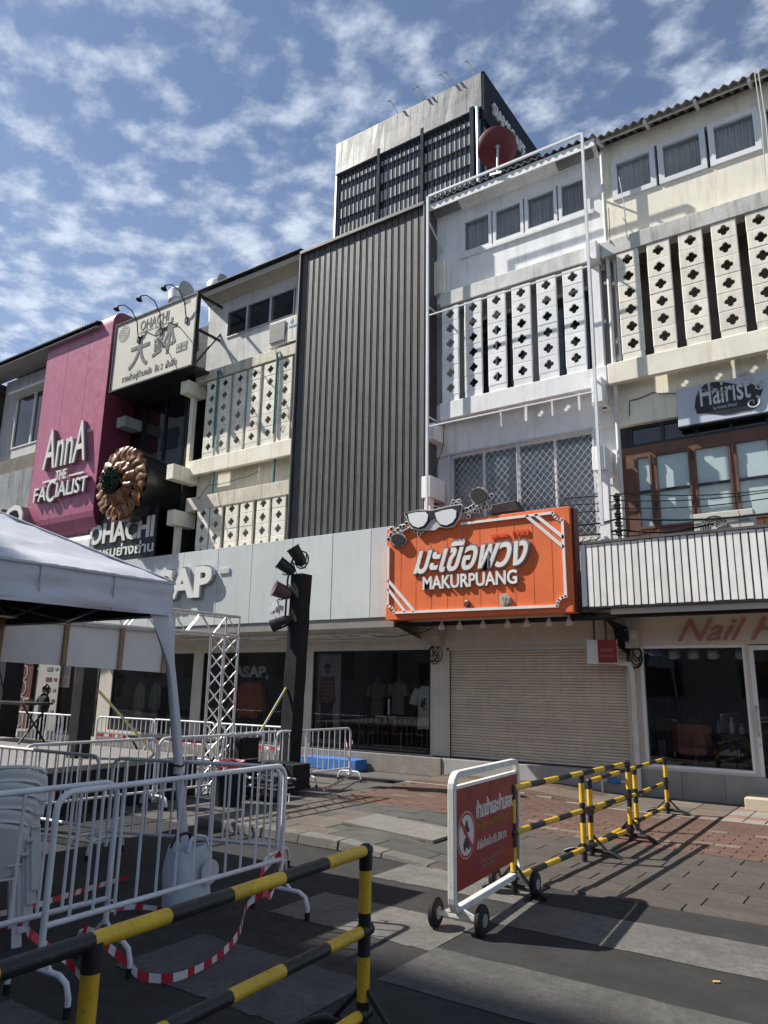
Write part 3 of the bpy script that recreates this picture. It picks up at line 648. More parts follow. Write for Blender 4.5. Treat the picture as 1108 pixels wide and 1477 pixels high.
# brown folding doors upstairs
YB = 14.40
pan = [(-4.06, -3.72), (-3.62, -2.86), (-2.66, -1.98), (-1.72, -1.0), (-.9, -.2)]
xe = [at(px, 690, Y=YB).x for px in (921, 938, 949, 995, 1006, 1054, 1066, 1112)]
pan = [(xe[0], xe[1]), (xe[2], xe[3]), (xe[4], xe[5]), (xe[6], xe[7]), (xe[7]+.18, xe[7]+.8)]
zt, zb2 = 6.38, 4.98
b = MB(); b.wall(XA2+.003, XB2, 4.2, 6.62, YB, YB+.1, [(a, c, zb2, zt) for a, c in pan]); part('door_frame', b, brown, t)
for a, c in pan:
    b = MB(); b.wall(a-.035, c+.035, zb2-.05, zt+.05, YB-.02, YB-.002, [(a, c, zb2, zt)]); b.box(a, c, YB-.018, YB+.03, 5.66, 5.70, 1); f = part('door_leaf', b, [brown, darkframe], t)
    for (z0, z1) in ((zb2, 5.66), (5.70, zt)):
        b = MB(); b.box(a-.005, c+.005, YB+.035, YB+.05, z0, z1); part('pane', b, frosted, f)
    for z in (5.3, 6.2): b = MB(); b.cyl((a-.05, YB-.03, z), (a-.05, YB-.03, z+.16), .016, n=6); part('hinge', b, black, f)
for a in [xe[0]-.25+.2*i for i in range(20)]:
    if a < XB2-.2: b = MB(); b.box(a+.006, a+.194, YB-.025, YB-.003, 4.3, 4.90); part('wainscot_board', b, brown, t)
b = MB(); b.wall(XA2+.003, XB2, 6.62, 7.06, YB+.02, YB+.1, [(-3.95+.62*i, -3.40+.62*i, 6.68, 7.0) for i in range(6)]); tr = part('transom', b, darkframe, t)
for i in range(6): b = MB(); b.box(-3.95+.62*i, -3.40+.62*i, YB+.06, YB+.07, 6.68, 7.0); part('pane', b, darkglass, tr)
# street level: nail salon
nx0, nx1, nz0, nz1 = at(927, 1000, Y=YS).x, at(1081, 1000, Y=YS).x, .52, 2.72
b = MB(); b.wall(XR+.002, XB2, 0.0, 3.5, YS-.04, YS+.14, [(nx0, nx1, nz0, nz1), (nx1+.06, XB2-.15, .30, 2.72)]); part('shop_wall', b, shopwall, t)
b = MB(); b.box(nx0-.12, XB2, YS-.06, YS-.042, 0, .44) if False else None
for i in range(6):
    a = XR+.02+i*.72; b = MB(); b.box(a, a+.712, YS-.065, YS-.043, .0, .47); part('plinth_tile', b, mat('plinth_tile', (0.33, 0.31, 0.29), 0.4, 3, 0.08, blot=0.3), t)
window(t, nx0, nx1, nz0, nz1, YS, frame_w, .05, None, pane=gl_shop)
dr = MB(); dr.wall(nx1+.06, XB2-.15, .32, 2.70, YS-.02, YS+.04, [(nx1+.13, XB2-.22, .42, 2.62)]); dr = part('shop_door', dr, frame_w, t)
b = MB(); b.quad((nx1+.13, YS+.01, .42), (XB2-.22, YS+.01, .42), (XB2-.22, YS+.01, 2.62), (nx1+.13, YS+.01, 2.62)); part('pane', b, gl_shop, dr)
hx = nx1+.10; b = MB(); b.tube([(hx, YS-.03, 1.15), (hx, YS-.08, 1.2), (hx+.0, YS-.09, 1.4), (hx, YS-.08, 1.6), (hx, YS-.03, 1.65)], .014, 6); b.cyl((hx, YS-.03, 1.0), (hx, YS-.015, 1.0), .02); part('handle', b, steel, dr, smooth=60)
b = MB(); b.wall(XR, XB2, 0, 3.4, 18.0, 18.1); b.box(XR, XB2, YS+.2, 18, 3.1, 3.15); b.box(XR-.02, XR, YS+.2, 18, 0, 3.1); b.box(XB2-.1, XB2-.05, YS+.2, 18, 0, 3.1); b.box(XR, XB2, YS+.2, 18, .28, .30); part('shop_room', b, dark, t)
b = MB(); b.quad((XR, 13.35, 3.32), (XB2, 13.35, 3.32), (XB2, YS-.05, 3.34), (XR, YS-.05, 3.34)); part('canopy_soffit', b, sofit, t); b = MB(); b.box(XR+.02, XB2, 13.36, 13.42, 3.22, 3.34); part('canopy_edge', b, sofit, t)
b = MB(); b.bar((XR-.3, 13.6, 3.22), (XB2, 13.6, 3.22), .10); part('dark_beam', b, darkframe, t)
for i, bb in enumerate(glyphs('Nail H', .02, 1.85, .40, (at(976, 900, Y=YS-.05).x, YS-.045, 2.79), UX, UZ, shear=.5, bold=.004, split=True)): part('letter', bb, mat('pink_letter', (0.40, 0.19, 0.16), 0.5, 3, 0.08), t)
# ================================================================== orange shop sign
def c8(x, y, Y=13.18): return at(540+x/3.693, 690+y/3.693, Y=Y)
SX0, SX1, SZ0, SZ1, SY = -9.06, -4.87, 3.27, 5.28, 13.2
t = thing('shop_sign', 'large orange box sign with raised white Thai lettering and spectacles emblem over the shutter', 'shop sign', (-7, 13.4, SZ0))
b = MB(); b.box(SX0, SX1, SY, SY+.30, SZ0, SZ1, 0); part('sign_box', b, orange, t, bevel=.01)
b = MB(); b.box(SX1-.002, SX1+.05, SY+.08, SY+.32, SZ0+.01, SZ1-.02); part('side_panel', b, mat('dark_red_side', (0.09, 0.02, 0.018), 0.6, 3, .2), t)
for i in range(1, 11):
    x = SX0+i*(SX1-SX0)/11; b = MB(); b.box(x-.003, x+.003, SY-.004, SY-.001, SZ0+.01, SZ1-.01); part('seam', b, orange_d, t)
def trim(pts, w=.055, nm='trim'):
    w3 = [c8(*q) for q in pts]
    b = MB()
    for a, c in zip(w3[:-1], w3[1:]):
        d = (c-a).normalized()*w*.5; b.bar((a.x-d.x*.6, SY-.025, a.z-d.z*.6), (c.x+d.x*.6, SY-.025, c.z+d.z*.6), w, .04, up=(0, 1, 0))
    part(nm, b, letter_w, t)
def arc(cx, cy, r, a0, a1, n=6): return [(cx+r*math.cos(R(a0+(a1-a0)*i/n)), cy+r*math.sin(R(a0+(a1-a0)*i/n))) for i in range(n+1)]
trim([(465, 243), (952, 184)]+[(960, 200), (972, 213), (985, 220), (1003, 222)]+[(1022, 630)]+[(1003, 634), (985, 648), (978, 664), (976, 680)]+[(108, 716), (103, 698), (93, 686), (74, 680), (78, 368)], .05)
for p0, p1 in (((815, 203), (1008, 366)), ((862, 197), (1008, 315)), ((78, 592), (165, 708)), ((78, 546), (212, 705))): trim([p0, p1], .062, 'stripe')
def raised(body, x0, x1, y0, y1, px, depth, m, **k):   # corners measured along the sign's own axes
    a = c8(x0, y1, SY); d = c8(x1, y1, SY); top = c8((x0+x1)/2, y0, SY); bot = c8((x0+x1)/2, (y1), SY)
    return None
def sgn(body, x0, x1, z0, z1, depth, m, dz=0.0, Y=SY, **k):
    lettering(t, body, x0, x1, z0, z1, Y-.012, depth, m, **k)
a = c8(262, 600); c = c8(765, 575)
sgn('MAKURPUANG', a.x, c.x, 3.86, 4.14, .045, letter_w, split=True, bold=.022)
for bb in glyphs('MAKURPUANG', .022, c.x-a.x+.03, .31, (a.x-.015, SY-.011, 3.845), UX, UZ, bold=.03, split=True): part('letter_back', bb, letter_s, t)
a = c8(215, 500); c = c8(826, 460)
for bb in glyphs('มะเขือพวง', .03, c.x-a.x+.06, .70, (a.x-.03, SY-.012, 4.175), UX, UZ, bold=.034, shear=.42, split=True): part('letter_back', bb, letter_s, t)
for bb in glyphs('มะเขือพวง', .03, c.x-a.x, .64, (a.x, SY-.042, 4.205), UX, UZ, bold=.022, shear=.42, split=True): part('letter', bb, letter_w, t)
a = c8(620, 350); c = c8(824, 320)
sgn('since 1983', a.x, c.x, 4.80, 4.92, .02, mat('faded_red', (0.66, 0.085, 0.02), 0.5, 3, .1), bold=.015)
p = c8(697, 648); pts = [(.125*math.cos(R(22.5+45*i)), .125*math.sin(R(22.5+45*i))) for i in range(8)]
b = MB(); b.prism(pts, (p.x, SY, p.z), UX, UZ, .0, .05); b.prism([(x*.75, z*.75) for x, z in pts], (p.x, SY, p.z), UX, UZ, .05, .062); part('octagon_plaque', b, mat('plaque_silver', (.55, .53, .48), .35, 9, .1, metal=.4), t)
b = MB(); b.prism([(-.05, .05), (-.015, -.06), (.015, -.06), (.05, .05), (.02, .05), (0, -.01), (-.02, .05)], (p.x, SY, p.z), UX, UZ, .063, .07); part('plaque_mark', b, mat('plaque_gold', (.45, .33, .12), .4, 9, .1, metal=.4), t)
p = c8(495, 668); b = MB(); b.lathe([(.07, 0), (.07, .04), (.05, .05), (0, .05)], (p.x, SY, p.z), (0, -1, 0), 16); part('round_badge', b, mat('badge_dark', (.12, .05, .04), .4, 9, .2), t)
# spectacles emblem with aubergines and berries
def plate(pts, y0, th, m, name, nm_side=None):
    w3 = [c8(*q, Y=SY) for q in pts]; o = V(w3[0].x, SY, w3[0].z)
    b = MB(); b.prism([(q.x-o.x, q.z-o.z) for q in w3], o, UX, UZ, y0, y0+th); part(name, b, m, t)
L1 = [(195, 196), (240, 186), (288, 184), (302, 200), (297, 232), (278, 258), (250, 268), (222, 258), (203, 235)]
L2 = [(338, 190), (380, 176), (430, 168), (452, 178), (450, 212), (432, 240), (400, 256), (368, 250), (348, 226)]
def grow(P, k):
    cx = sum(p[0] for p in P)/len(P); cy = sum(p[1] for p in P)/len(P); return [(cx+(x-cx)*k, cy+(y-cy)*k) for x, y in P]
chrome = mat('emblem_silver', (.62, .60, .58), .35, 8, .1, metal=.3); lens = mat('lens_white', (.74, .74, .74), .35, 4, .03); blk2 = mat('emblem_black', (.02, .02, .022), .4, 6, .2)
outl = [(166, 188), (250, 170), (330, 168), (420, 146), (478, 140), (478, 170), (462, 222), (430, 262), (395, 270), (355, 262), (330, 280), (290, 280), (240, 282), (205, 270), (188, 230)]
plate(outl, .03, .05, chrome, 'emblem_back')
plate([(172, 190), (250, 176), (310, 178), (330, 176), (420, 154), (474, 147), (470, 168), (456, 214), (434, 250), (398, 263), (362, 256), (343, 228), (330, 214), (316, 222), (300, 240), (284, 264), (250, 274), (212, 264), (194, 232), (186, 208)], .081, .03, blk2, 'spectacle_frame')
plate(L1, .112, .012, lens, 'spectacle_lens'); plate(L2, .112, .012, lens, 'spectacle_lens')
def blob(cx, cy, rx, ry, n=14, rot=0): return [(cx+rx*math.cos(2*math.pi*i/n)*math.cos(rot)-ry*math.sin(2*math.pi*i/n)*math.sin(rot), cy+rx*math.cos(2*math.pi*i/n)*math.sin(rot)+ry*math.sin(2*math.pi*i/n)*math.cos(rot)) for i in range(n)]
for (cx, cy, rx, ry) in ((138, 330, 42, 36), (566, 96, 50, 46)):
    plate([(x+4*math.sin(i*2.1), y+4*math.cos(i*3.3)) for i, (x, y) in enumerate(blob(cx, cy, rx, ry, 22))], .03, .04, mat('emblem_pink', (.42, .30, .28), .4, 6, .1), 'aubergine_rim'); plate(blob(cx, cy, rx-6, ry-6), .071, .03, blk2, 'aubergine')
for k, (cx, cy) in enumerate([(84, 326), (98, 300), (100, 272), (116, 290), (134, 276), (150, 290), (148, 262), (166, 258), (180, 242), (230, 282), (246, 300), (258, 284), (240, 268), (428, 128), (444, 140), (424, 142), (460, 152), (484, 178), (500, 170), (496, 196), (508, 208), (520, 160), (536, 150), (552, 160), (544, 176), (566, 150), (596, 138), (606, 156), (590, 160), (620, 108), (632, 96)]):
    p = c8(cx, cy, SY); b = MB(); b.lathe([(.052, .03), (.052, .06), (.036, .075), (.036, .06)], (p.x, SY, p.z), (0, -1, 0), 10); b.lathe([(.034, .03), (.034, .062), (0, .062)], (p.x, SY, p.z), (0, -1, 0), 10, mi=1); part('berry', b, [chrome, blk2], t)
for cx, cy, n_b, sp in ((118, 300, 9, 34), (165, 262, 6, 22), (440, 134, 6, 24), (495, 178, 8, 26), (545, 160, 8, 28), (600, 150, 6, 24)):
    for _ in range(n_b):
        p = c8(cx+rnd.uniform(-sp, sp), cy+rnd.uniform(-sp*.7, sp*.7), SY); b = MB(); b.lathe([(.044, .026), (.044, .05), (.030, .062), (.030, .05)], (p.x, SY, p.z), (0, -1, 0), 10); b.lathe([(.028, .026), (.028, .053), (0, .053)], (p.x, SY, p.z), (0, -1, 0), 10, mi=1); part('berry', b, [chrome, blk2], t)
for pts in ([(96, 300), (150, 284), (190, 262)], [(478, 190), (530, 170), (560, 140), (600, 120)]):
    q = [c8(x, y, SY-.05) for x, y in pts]; b = MB(); b.tube(q, .022, 6); part('stem', b, chrome, t)
# lamps under the sign
LAMPS = [(360, 770), (455, 775), (580, 772), (710, 768), (812, 764), (930, 758), (1036, 750)]
for i, (x, y) in enumerate(LAMPS):
    p = c8(x, y, 13.55)
    o = thing('spot_lamp', '%s of the seven small spot lamps under the orange sign, from the left' % ('first', 'second', 'third', 'middle', 'fifth', 'sixth', 'last')[i], 'lamp', (p.x, 13.55, 3.27), 'spot lamps in a row under the orange sign')
    b = MB(); b.cyl((p.x, 13.55, 3.26), (p.x, 13.55, 3.18), .02, n=8); part('bracket', b, pipe_w, o); b = MB(); b.lathe([(.03, 0), (.05, .05), (.07, .12), (.055, .125), (0, .09)], (p.x, 13.55, 3.19), (.2, -.5, -1), 12); part('lamp_head', b, pipe_w, o, smooth=50)
# ================================================================== white slatted fascia over the salon
t = thing('slatted_fascia', 'white fascia of upright painted slats above the nail salon', 'fascia', (-2.3, 13.3, 3.35))
b = MB(); b.box(-4.74, .1, 13.33, 13.36, 3.36, 4.5); part('backing', b, dark, t)
b = MB(); b.box(-4.76, .12, 13.27, 13.40, 4.53, 4.575); part('top_rail', b, mat('dark_capping', (.10, .10, .10), .6, 4, .2), t); b = MB(); b.box(-4.76, .12, 13.29, 13.40, 3.33, 3.365); part('bottom_rail', b, darkframe, t)
sm = MB(); sm.box(-.046, .046, 13.295, 13.325, 0, 1.15); sm.v = [v-V(0, 13.3, 0) for v in sm.v]; sme2 = sm.mesh('slat', slat_w)
for i in range(40):
    x = -4.69+i*.1205
    if x < .08: inst('slat', sme2, t, (x+rnd.uniform(-.004, .004), 13.3+rnd.uniform(-.003, .003), 3.37+rnd.uniform(-.008, .008)))
# hair salon sign
def c7(x, y, Y): return at(840+x/3.694, 460+y/3.694, Y=Y)
HY = 14.23
p0 = c7(497, 378, HY); p1 = c7(518, 575, HY); p2 = c7(990, 283, HY)
hz0, hz1, hx0 = p1.z, p0.z, p0.x
t = thing('hair_salon_sign', 'pale grey box sign with black swirl emblem reading Hairist under the cream screen', 'shop sign', (hx0, HY, hz0))
b = MB(); b.box(hx0, hx0+2.85, HY, HY+.16, hz0, hz1); part('sign_box', b, mat('sign_grey', (.56, .59, .66), .5, 1.2, .05), t, bevel=.008)
b = MB(); b.box(hx0-.012, hx0+2.86, HY-.01, HY+.17, hz0-.03, hz0-.002); part('sign_edge', b, darkframe, t)
def hp2(x, y): q = c7(x, y, HY); return (q.x, q.z)
sw = [(600, 470), (605, 420), (625, 375), (660, 345), (710, 335), (760, 338), (800, 345), (835, 352), (870, 345), (905, 348), (945, 362), (962, 380), (950, 408), (930, 430), (938, 455), (925, 475), (890, 487), (850, 492), (800, 505), (750, 510), (700, 505), (650, 502), (612, 505)]
b = MB(); q = [hp2(*s) for s in sw]; b.prism([(x-q[0][0], z-q[0][1]) for x, z in q], (q[0][0], HY, q[0][1]), UX, UZ, .002, .012); part('emblem', b, blk2, t)
def spiral(cx, cy, r, turns, a0, sgn_=1):
    c = c7(cx, cy, HY-.02); k = r/3.694*.0145
    pts = [(c.x+k*(1-i/26)*math.cos(a0+sgn_*turns*2*math.pi*i/26), HY-.02, c.z+k*(1-i/26)*math.sin(a0+sgn_*turns*2*math.pi*i/26)) for i in range(25)]
    b = MB(); b.tube(pts, [.022*(1-i/30) for i in range(25)], 6); part('swirl', b, mat('emblem_grey', (.6, .62, .66), .5, 2, .05), t)
spiral(868, 322, 40, 1.4, 2.6, -1); spiral(940, 354, 26, 1.4, 1.2, -1); spiral(908, 445, 34, 1.4, 1.0, -1)
prt = mat('print_grey', (.62, .64, .66), .5, 3, .05)
A, B = hp2(632, 470), hp2(900, 420)
for bb in glyphs('Hairist', .006, B[0]-A[0], .46, (A[0], HY-.013, A[1]), UX, UZ, bold=.012, split=True): part('letter', bb, prt, t)
A = hp2(628, 415)
for bb in glyphs('The', .004, .22, .14, (A[0], HY-.013, A[1]), UX, UZ): part('lettering', bb, mat('print_dim', (.30, .31, .30), .5, 3, .05), t)
A, B = hp2(700, 490), hp2(826, 470)
for bb in glyphs('by Artists School', .004, B[0]-A[0], .085, (A[0], HY-.013, A[1]+.0), UX, UZ): part('lettering', bb, prt, t)
a, c = c7(665, 382, HY-.016), c7(765, 385, HY-.016); b = MB(); b.bar(a, c, .016); a, c = c7(665, 352, HY-.02), c7(750, 395, HY-.02); b.bar(a, c, .014)
b.tube([c7(755+12*math.cos(i*.7), 378+12*math.sin(i*.7), HY-.02) for i in range(10)], .008, 5); b.tube([c7(745+12*math.cos(i*.7), 402+10*math.sin(i*.7), HY-.02) for i in range(10)], .008, 5); part('scissors', b, mat('brass_print', (.35, .30, .20), .5, 3, .1), t)
# air-conditioning units
ac_w = mat('ac_casing', (.62, .60, .52), .5, 4, .06, streak=.15); ac_g = mat('ac_grille', (.18, .18, .17), .5, 6, .15)
def ac_unit(x, y, z, w, h, label, fx):
    o = thing('air_conditioner', label, 'air conditioner', (x, y, z), 'air conditioner units on the shophouse fronts')
    b = MB(); b.box(x, x+w, y, y+.3, z, z+h); part('casing', b, ac_w, o, bevel=.012)
    cx, cz, r = x+w*fx, z+h*.5, h*.40
    f = MB(); f.lathe([(r, 0), (r, .012), (r*.97, .016), (0, .004)], (cx, y, cz), (0, -1, 0), 28); f = part('fan_grille', f, ac_g, o)
    b = MB()
    for k in range(1, 6): b.tube([(cx+r*k/6*math.cos(i*math.pi/12), y-.022, cz+r*k/6*math.sin(i*math.pi/12)) for i in range(25)], .006, 4, caps=False)
    for k in range(6): b.bar((cx, y-.018, cz), (cx+r*math.cos(k*math.pi/3+.3), y-.018, cz+r*math.sin(k*math.pi/3+.3)), .012)
    part('fan_wires', b, mat('wire_grey', (.4, .39, .36), .4, 5, .1), f)
    b = MB(); b.lathe([(r*.22, 0), (r*.2, .03), (0, .03)], (cx, y, cz), (0, -1, 0), 16); part('hub', b, ac_w, f)
    b = MB(); b.box(x+w*.76, x+w*.765, y-.004, y+.0, z+.02, z+h-.02); part('panel_seam', b, ac_g, o)
    return o
q = at(1000, 742, Y=13.85); AZ = 4.50
o = ac_unit(q.x, 13.85, q.z-.60, .98, .60, 'cream air conditioner standing behind the white slatted fascia', .34)
b = MB()
for k, (dx, dz) in enumerate(((0, .028), (-.025, -.012), (.025, -.012))): b.prism([(-.02, 0), (0, .016), (.02, 0), (0, -.016)], (q.x+.76+dx, 13.85, q.z-.13+dz), UX, UZ, .001, .004)
part('maker_mark', b, mat('mark_red', (.35, .08, .07), .5, 3, .1), o)
for i, (tx, zz) in enumerate((('MITSUBISHI', -.12), ('ELECTRIC', -.19))):
    for bb in glyphs(tx, .003, .17, .042, (q.x+(.80 if i == 0 else .74), 13.848, q.z+zz-.02), UX, UZ): part('lettering', bb, mat('mark_blue', (.10, .14, .25), .5, 3, .1), o)
q = at(388, 500, Y=14.02)
o = ac_unit(q.x, 14.0, q.z-.02, 1.15, .72, 'grey air conditioner hung beside the top window above the left screen', .34)
b = MB(); b.box(q.x+.05, q.x+.62, 13.965, 13.99, q.z+.05, q.z+.62); part('front_screen', b, ac_g, o)
b = MB(); b.box(q.x+.76, q.x+1.02, 13.99, 13.998, q.z+.36, q.z+.42); b.box(q.x+.80, q.x+.90, 13.99, 13.998, q.z+.5, q.z+.6); part('sticker', b, mat('sticker_blue', (.12, .30, .42), .5, 3, .1), o)
b = MB(); b.box(q.x, q.x+1.1, 14.0, YW, q.z-.06, q.z-.022); part('bracket', b, steel, o)
# power cables and insulator rack
rack = thing('insulator_rack', 'dark insulator rack carrying cables at the white post above the fascia', 'cable rack', (-4.0, 13.75, 4.6))
q = at(893, 762, Y=13.75); b = MB(); b.box(q.x-.03, q.x+.03, 13.75, 13.8, 4.6, 5.55); part('rack_bar', b, steel, rack)
for i in range(5): b = MB(); b.lathe([(.03, 0), (.07, .02), (.05, .05), (.075, .08), (.04, .11), (.03, .14)], (q.x, 13.72, 4.72+i*.17), (0, 0, 1), 10); part('insulator', b, mat('insulator_dark', (.05, .04, .035), .35, 6, .2), rack)
cab = [((840, 757), (893, 748), (1108, 736)), ((842, 727), (893, 722), (1108, 705)), ((845, 738), (893, 733), (1108, 714)), ((842, 772), (893, 764), (1000, 757)), ((838, 782), (880, 770), (940, 762)), ((850, 716), (900, 712), (1108, 702))]
for i, pp in enumerate(cab):
    w3 = [at(*q, Y=13.7+.02*i) for q in pp]; a, m_, c = w3; c = c + (c-m_)*.25
    pts = [a+V(-.5, 0, .02)]+[a]+[a.lerp(m_, .5)+V(0, 0, -.03), m_]+[m_.lerp(c, k/6)+V(0, 0, -.10*math.sin(math.pi*k/6)) for k in range(1, 7)]
    b = MB(); b.tube(pts, .018 if i in (0, 3) else .010, 6)
    whole('power_cable', b, rubber, ('thick black cable passing before the cream air conditioner', 'thin black cable crossing the brown doors, second from top', 'thin black cable crossing the brown doors just above their lower panels', 'thick black cable drooping lowest towards the air conditioner', 'short black cable lying on the top of the white slats', 'thin black cable highest across the frosted door panes')[i], 'cable', tuple(m_), 'power cables above the slatted fascia', smooth=60)
# dome camera and small things of the party wall
q = at(872, 584, Y=14.1); o = thing('security_camera', 'white dome security camera beneath the beam end between white and cream fronts', 'camera', tuple(q))
b = MB(); b.lathe([(.0, .12), (.10, .12), (.11, .06), (.10, 0)], q, (0, 0, 1), 16); part('housing', b, pipe_w, o, smooth=50); b = MB(); b.lathe([(.085, 0), (.07, -.05), (.04, -.08), (0, -.09)], q, (0, 0, 1), 16); part('lens_dome', b, darkglass, o, smooth=60)
# hanging square sign, cable bundle, meter boxes, pipes at the shutter's right end
q0 = at(847, 925, Y=14.25); q1 = at(863, 956, Y=14.25); q2 = at(887, 924, Y=14.25)
o = thing('hanging_sign', 'small white and red two-sided sign hanging over the shutter corner', 'sign', (q0.x, 14.25, q1.z))
b = MB(); b.box(q0.x, q2.x+.04, 14.22, 14.26, q1.z-.02, q2.z+.02, 0); part('white_board', b, frame_w, o); b = MB(); b.box(q0.x+.22, q2.x+.04, 14.20, 14.215, q1.z+.0, q2.z+.02); part('red_board', b, red_m, o)
for k, (tx, zz, hh) in enumerate((('มะเขือพวง', .20, .10), ('MAKURPUANG', .10, .05))):
    for bb in glyphs(tx, .003, .24, hh, (q0.x+.27, 14.199, q1.z+zz), UX, UZ): part('lettering', bb, mat('pale_red_print', (.45, .18, .15), .5, 3, .1), o)
for x in (q0.x+.15, q0.x+.38): b = MB(); b.cyl((x, 14.24, q2.z+.02), (x, 14.24, 3.34), .022, n=8); part('hanger_rod', b, mat('rust_rod', (.12, .08, .06), .7, 8, .3), o)
def wall_box(px, py, w, h, d, label, m=shopwall):
    q = at(px, py, Y=YS-.05); o = thing('meter_box', label, 'meter box', (q.x, YS-.05, q.z))
    b = MB(); b.box(q.x-w/2, q.x+w/2, YS-.05-d, YS-.003, q.z-h/2, q.z+h/2); part('box', b, mat('box_beige', (.42, .38, .31), .5, 5, .1), o, bevel=.01)
    b = MB(); b.box(q.x-w/2+.03, q.x+w/2-.03, YS-.055-d, YS-.051-d, q.z-h*.1, q.z+h/2-.04); part('cover', b, shopwall, o)
    for k in range(7):
        b = MB(); x = q.x+rnd.uniform(-w/2, w/2); z = q.z-h/2; r = rnd.uniform(.08, .2); pts = [(x+r*.7*math.sin(a)*(1 if k % 2 else -1), YS-.08-.02*k, z-r+r*math.cos(a)) for a in [i*.6 for i in range(9)]]
        b.tube(pts, .010, 5); part('cable_loop', b, rubber, o, smooth=60)
    return o
wall_box(632, 919, .26, .42, .14, 'beige meter box with looped black cables left of the shutter')
wall_box(914, 918, .26, .46, .14, 'beige meter box with tangled cables right of the shutter')
bd = thing('cable_bundle', 'thick dark bundle of cables dropping from the canopy beside the shutter', 'cable bundle', (-4.6, 14.4, 2.4))
for k in range(9):
    a = at(840+k*2, 884+k*.6, Y=13.7); m_ = at(872+k*2.2, 890+k*1.2, Y=14.3); c = at(886+k*2.4, 906, Y=14.45); e = at(890+k*2.2, 930+k*2, Y=14.6)
    b = MB(); b.tube([a+V(-.5, 0, .05), a, a.lerp(m_, .5)+V(0, 0, .02), m_, m_.lerp(c, .6), c, e], .022, 6); part('cable', b, rubber, bd, smooth=60)
dp = thing('drainpipe', 'beige drainpipe with an elbow running down right of the shutter', 'pipe', (-4.75, 14.55, 0))
a = at(880, 950, Y=14.5); c = at(908, 958, Y=14.5); e = at(918, 1105, Y=14.5)
b = MB(); b.tube([a+V(0, 0, .25), a+V(.02, 0, .02), a+V(.12, 0, -.06), c+V(-.12, 0, .02), c, (c.x+.04, 14.5, c.z-.15), (c.x+.04, 14.5, .02)], .055, 10); part('pipe', b, pipe_w, dp, smooth=50)
wmx = at(885, 1130, Y=14.3); o = thing('water_meter', 'small blue water meter on pipes by the salon plinth', 'water meter', (wmx.x, 14.35, 0))
b = MB(); b.lathe([(.0, -.07), (.06, -.06), (.075, 0), (.06, .06), (0, .07)], (wmx.x, 14.35, .25), (0, 0, 1), 14); b.cyl((wmx.x-.12, 14.35, .25), (wmx.x+.12, 14.35, .25), .045, n=10); part('meter_body', b, mat('meter_blue', (.03, .14, .34), .4, 6, .15), o, smooth=50)
for sx in (-1, 1): b = MB(); b.tube([(wmx.x+sx*.11, 14.35, .25), (wmx.x+sx*.22, 14.35, .25), (wmx.x+sx*.23, 14.35, .22), (wmx.x+sx*.23, 14.35, .02)], .02, 8); part('pipe', b, pipe_w, o)
b = MB(); b.cyl((wmx.x-.2, 14.35, .27), (wmx.x-.2, 14.35, .33), .035, n=8); part('valve', b, mat('valve_red', (.35, .06, .04), .5, 5, .1), o)
q = at(1085, 1160, Z=0.02); q.y = 14.30
st = MB(); st.box(q.x, q.x+1.1, 14.02, 14.62, 0, .20); whole('door_step', st, mat('step_cream', (.50, .44, .32), .6, 4, .08), 'cream block step in front of the salon door', 'step', (q.x+.5, 14.3, 0), bevel=.015)
# ================================================================== house behind the dark cladding
t = thing('clad_shophouse', 'shophouse front hidden behind tall dark ribbed metal cladding', 'building', (-10.5, 14, 0))
CX0, CX1, CY = -12.44, -8.46, 13.75
b = MB(); b.box(CX0+.02, CX1-.02, CY+.09, 14.25, 4.2, 13.50); b.box(-12.8, -8.55, 14.26, 19, 3.5, 13.3); part('wall', b, darkframe, t)
b = MB(); b.box(CX0-.03, CX1+.02, CY-.06, 14.3, 13.52, 13.62); b.box(CX0-.05, CX0, CY-.05, 14.3, 4.3, 13.62); b.box(CX1, CX1+.04, CY-.05, 14.3, 4.3, 13.62); part('capping', b, clad_m, t, bevel=.01)
nP = 20; pw = (CX1-CX0)/nP
for seg, (z0, z1) in enumerate(((4.3, 13.52),)):
    cb = MB(); sec = [(0, 0), (0, .045), (.030, .045), (.030, 0), (.034, -.010), (.042, -.010), (.046, 0), (pw-.012, 0), (pw-.008, -.006), (pw, 0)]
    for (xa, ya), (xb, yb_) in zip(sec[:-1], sec[1:]): cb.quad((xa, ya, z0), (xb, yb_, z0), (xb, yb_, z1), (xa, ya, z1))
    cme = cb.mesh('cladding_sheet', clad_m)
    for i in range(nP): inst('cladding_sheet', cme, t, (CX0+i*pw, CY+.03+rnd.uniform(-.004, .004)-.0*seg, 0))
q = at(626, 390, Y=14.2); b = MB(); b.box(-8.45, -8.15, 14.16, 14.28, 11.25, 12.15); part('cream_board', b, cream, t)
# ================================================================== shophouse with the air conditioner and two screens
xg = [at(250+x/3.077, 340+y/3.077, Y=YG).x for x, y in ((173, 677), (230, 660), (297, 638), (362, 618), (432, 596), (500, 570))]
XA3, XB3 = -16.72, -12.50
t = thing('shophouse', 'cream shophouse with two stained pierced screens left of the dark cladding', 'building', (-14.7, 15, 0))
zw = (12.15, 13.02)
wx = [at(px, 430, Y=YW).x for px in (331, 359, 392, 426)]
b = MB(); b.wall(XA3, XB3, 10.95, 13.6, YW, YW+.14, [(wx[0], wx[3]+.02, *zw)]); part('top_wall', b, mat('pale_grey_paint', (.58, .58, .57), .8, 1.5, .07, streak=.3, bump=.2), t)
for i in range(3): window(t, wx[i], wx[i+1], *zw, YW, alu, .04, None, pane=darkglass)
b = MB(); b.quad((XA3, 13.86, 13.62), (XB3, 13.86, 13.62), (XB3, YW-.002, 13.42), (XA3, YW-.002, 13.42)); b.box(XA3, XB3, 13.83, 13.86, 13.50, 13.66); part('eave_soffit', b, sofit, t)
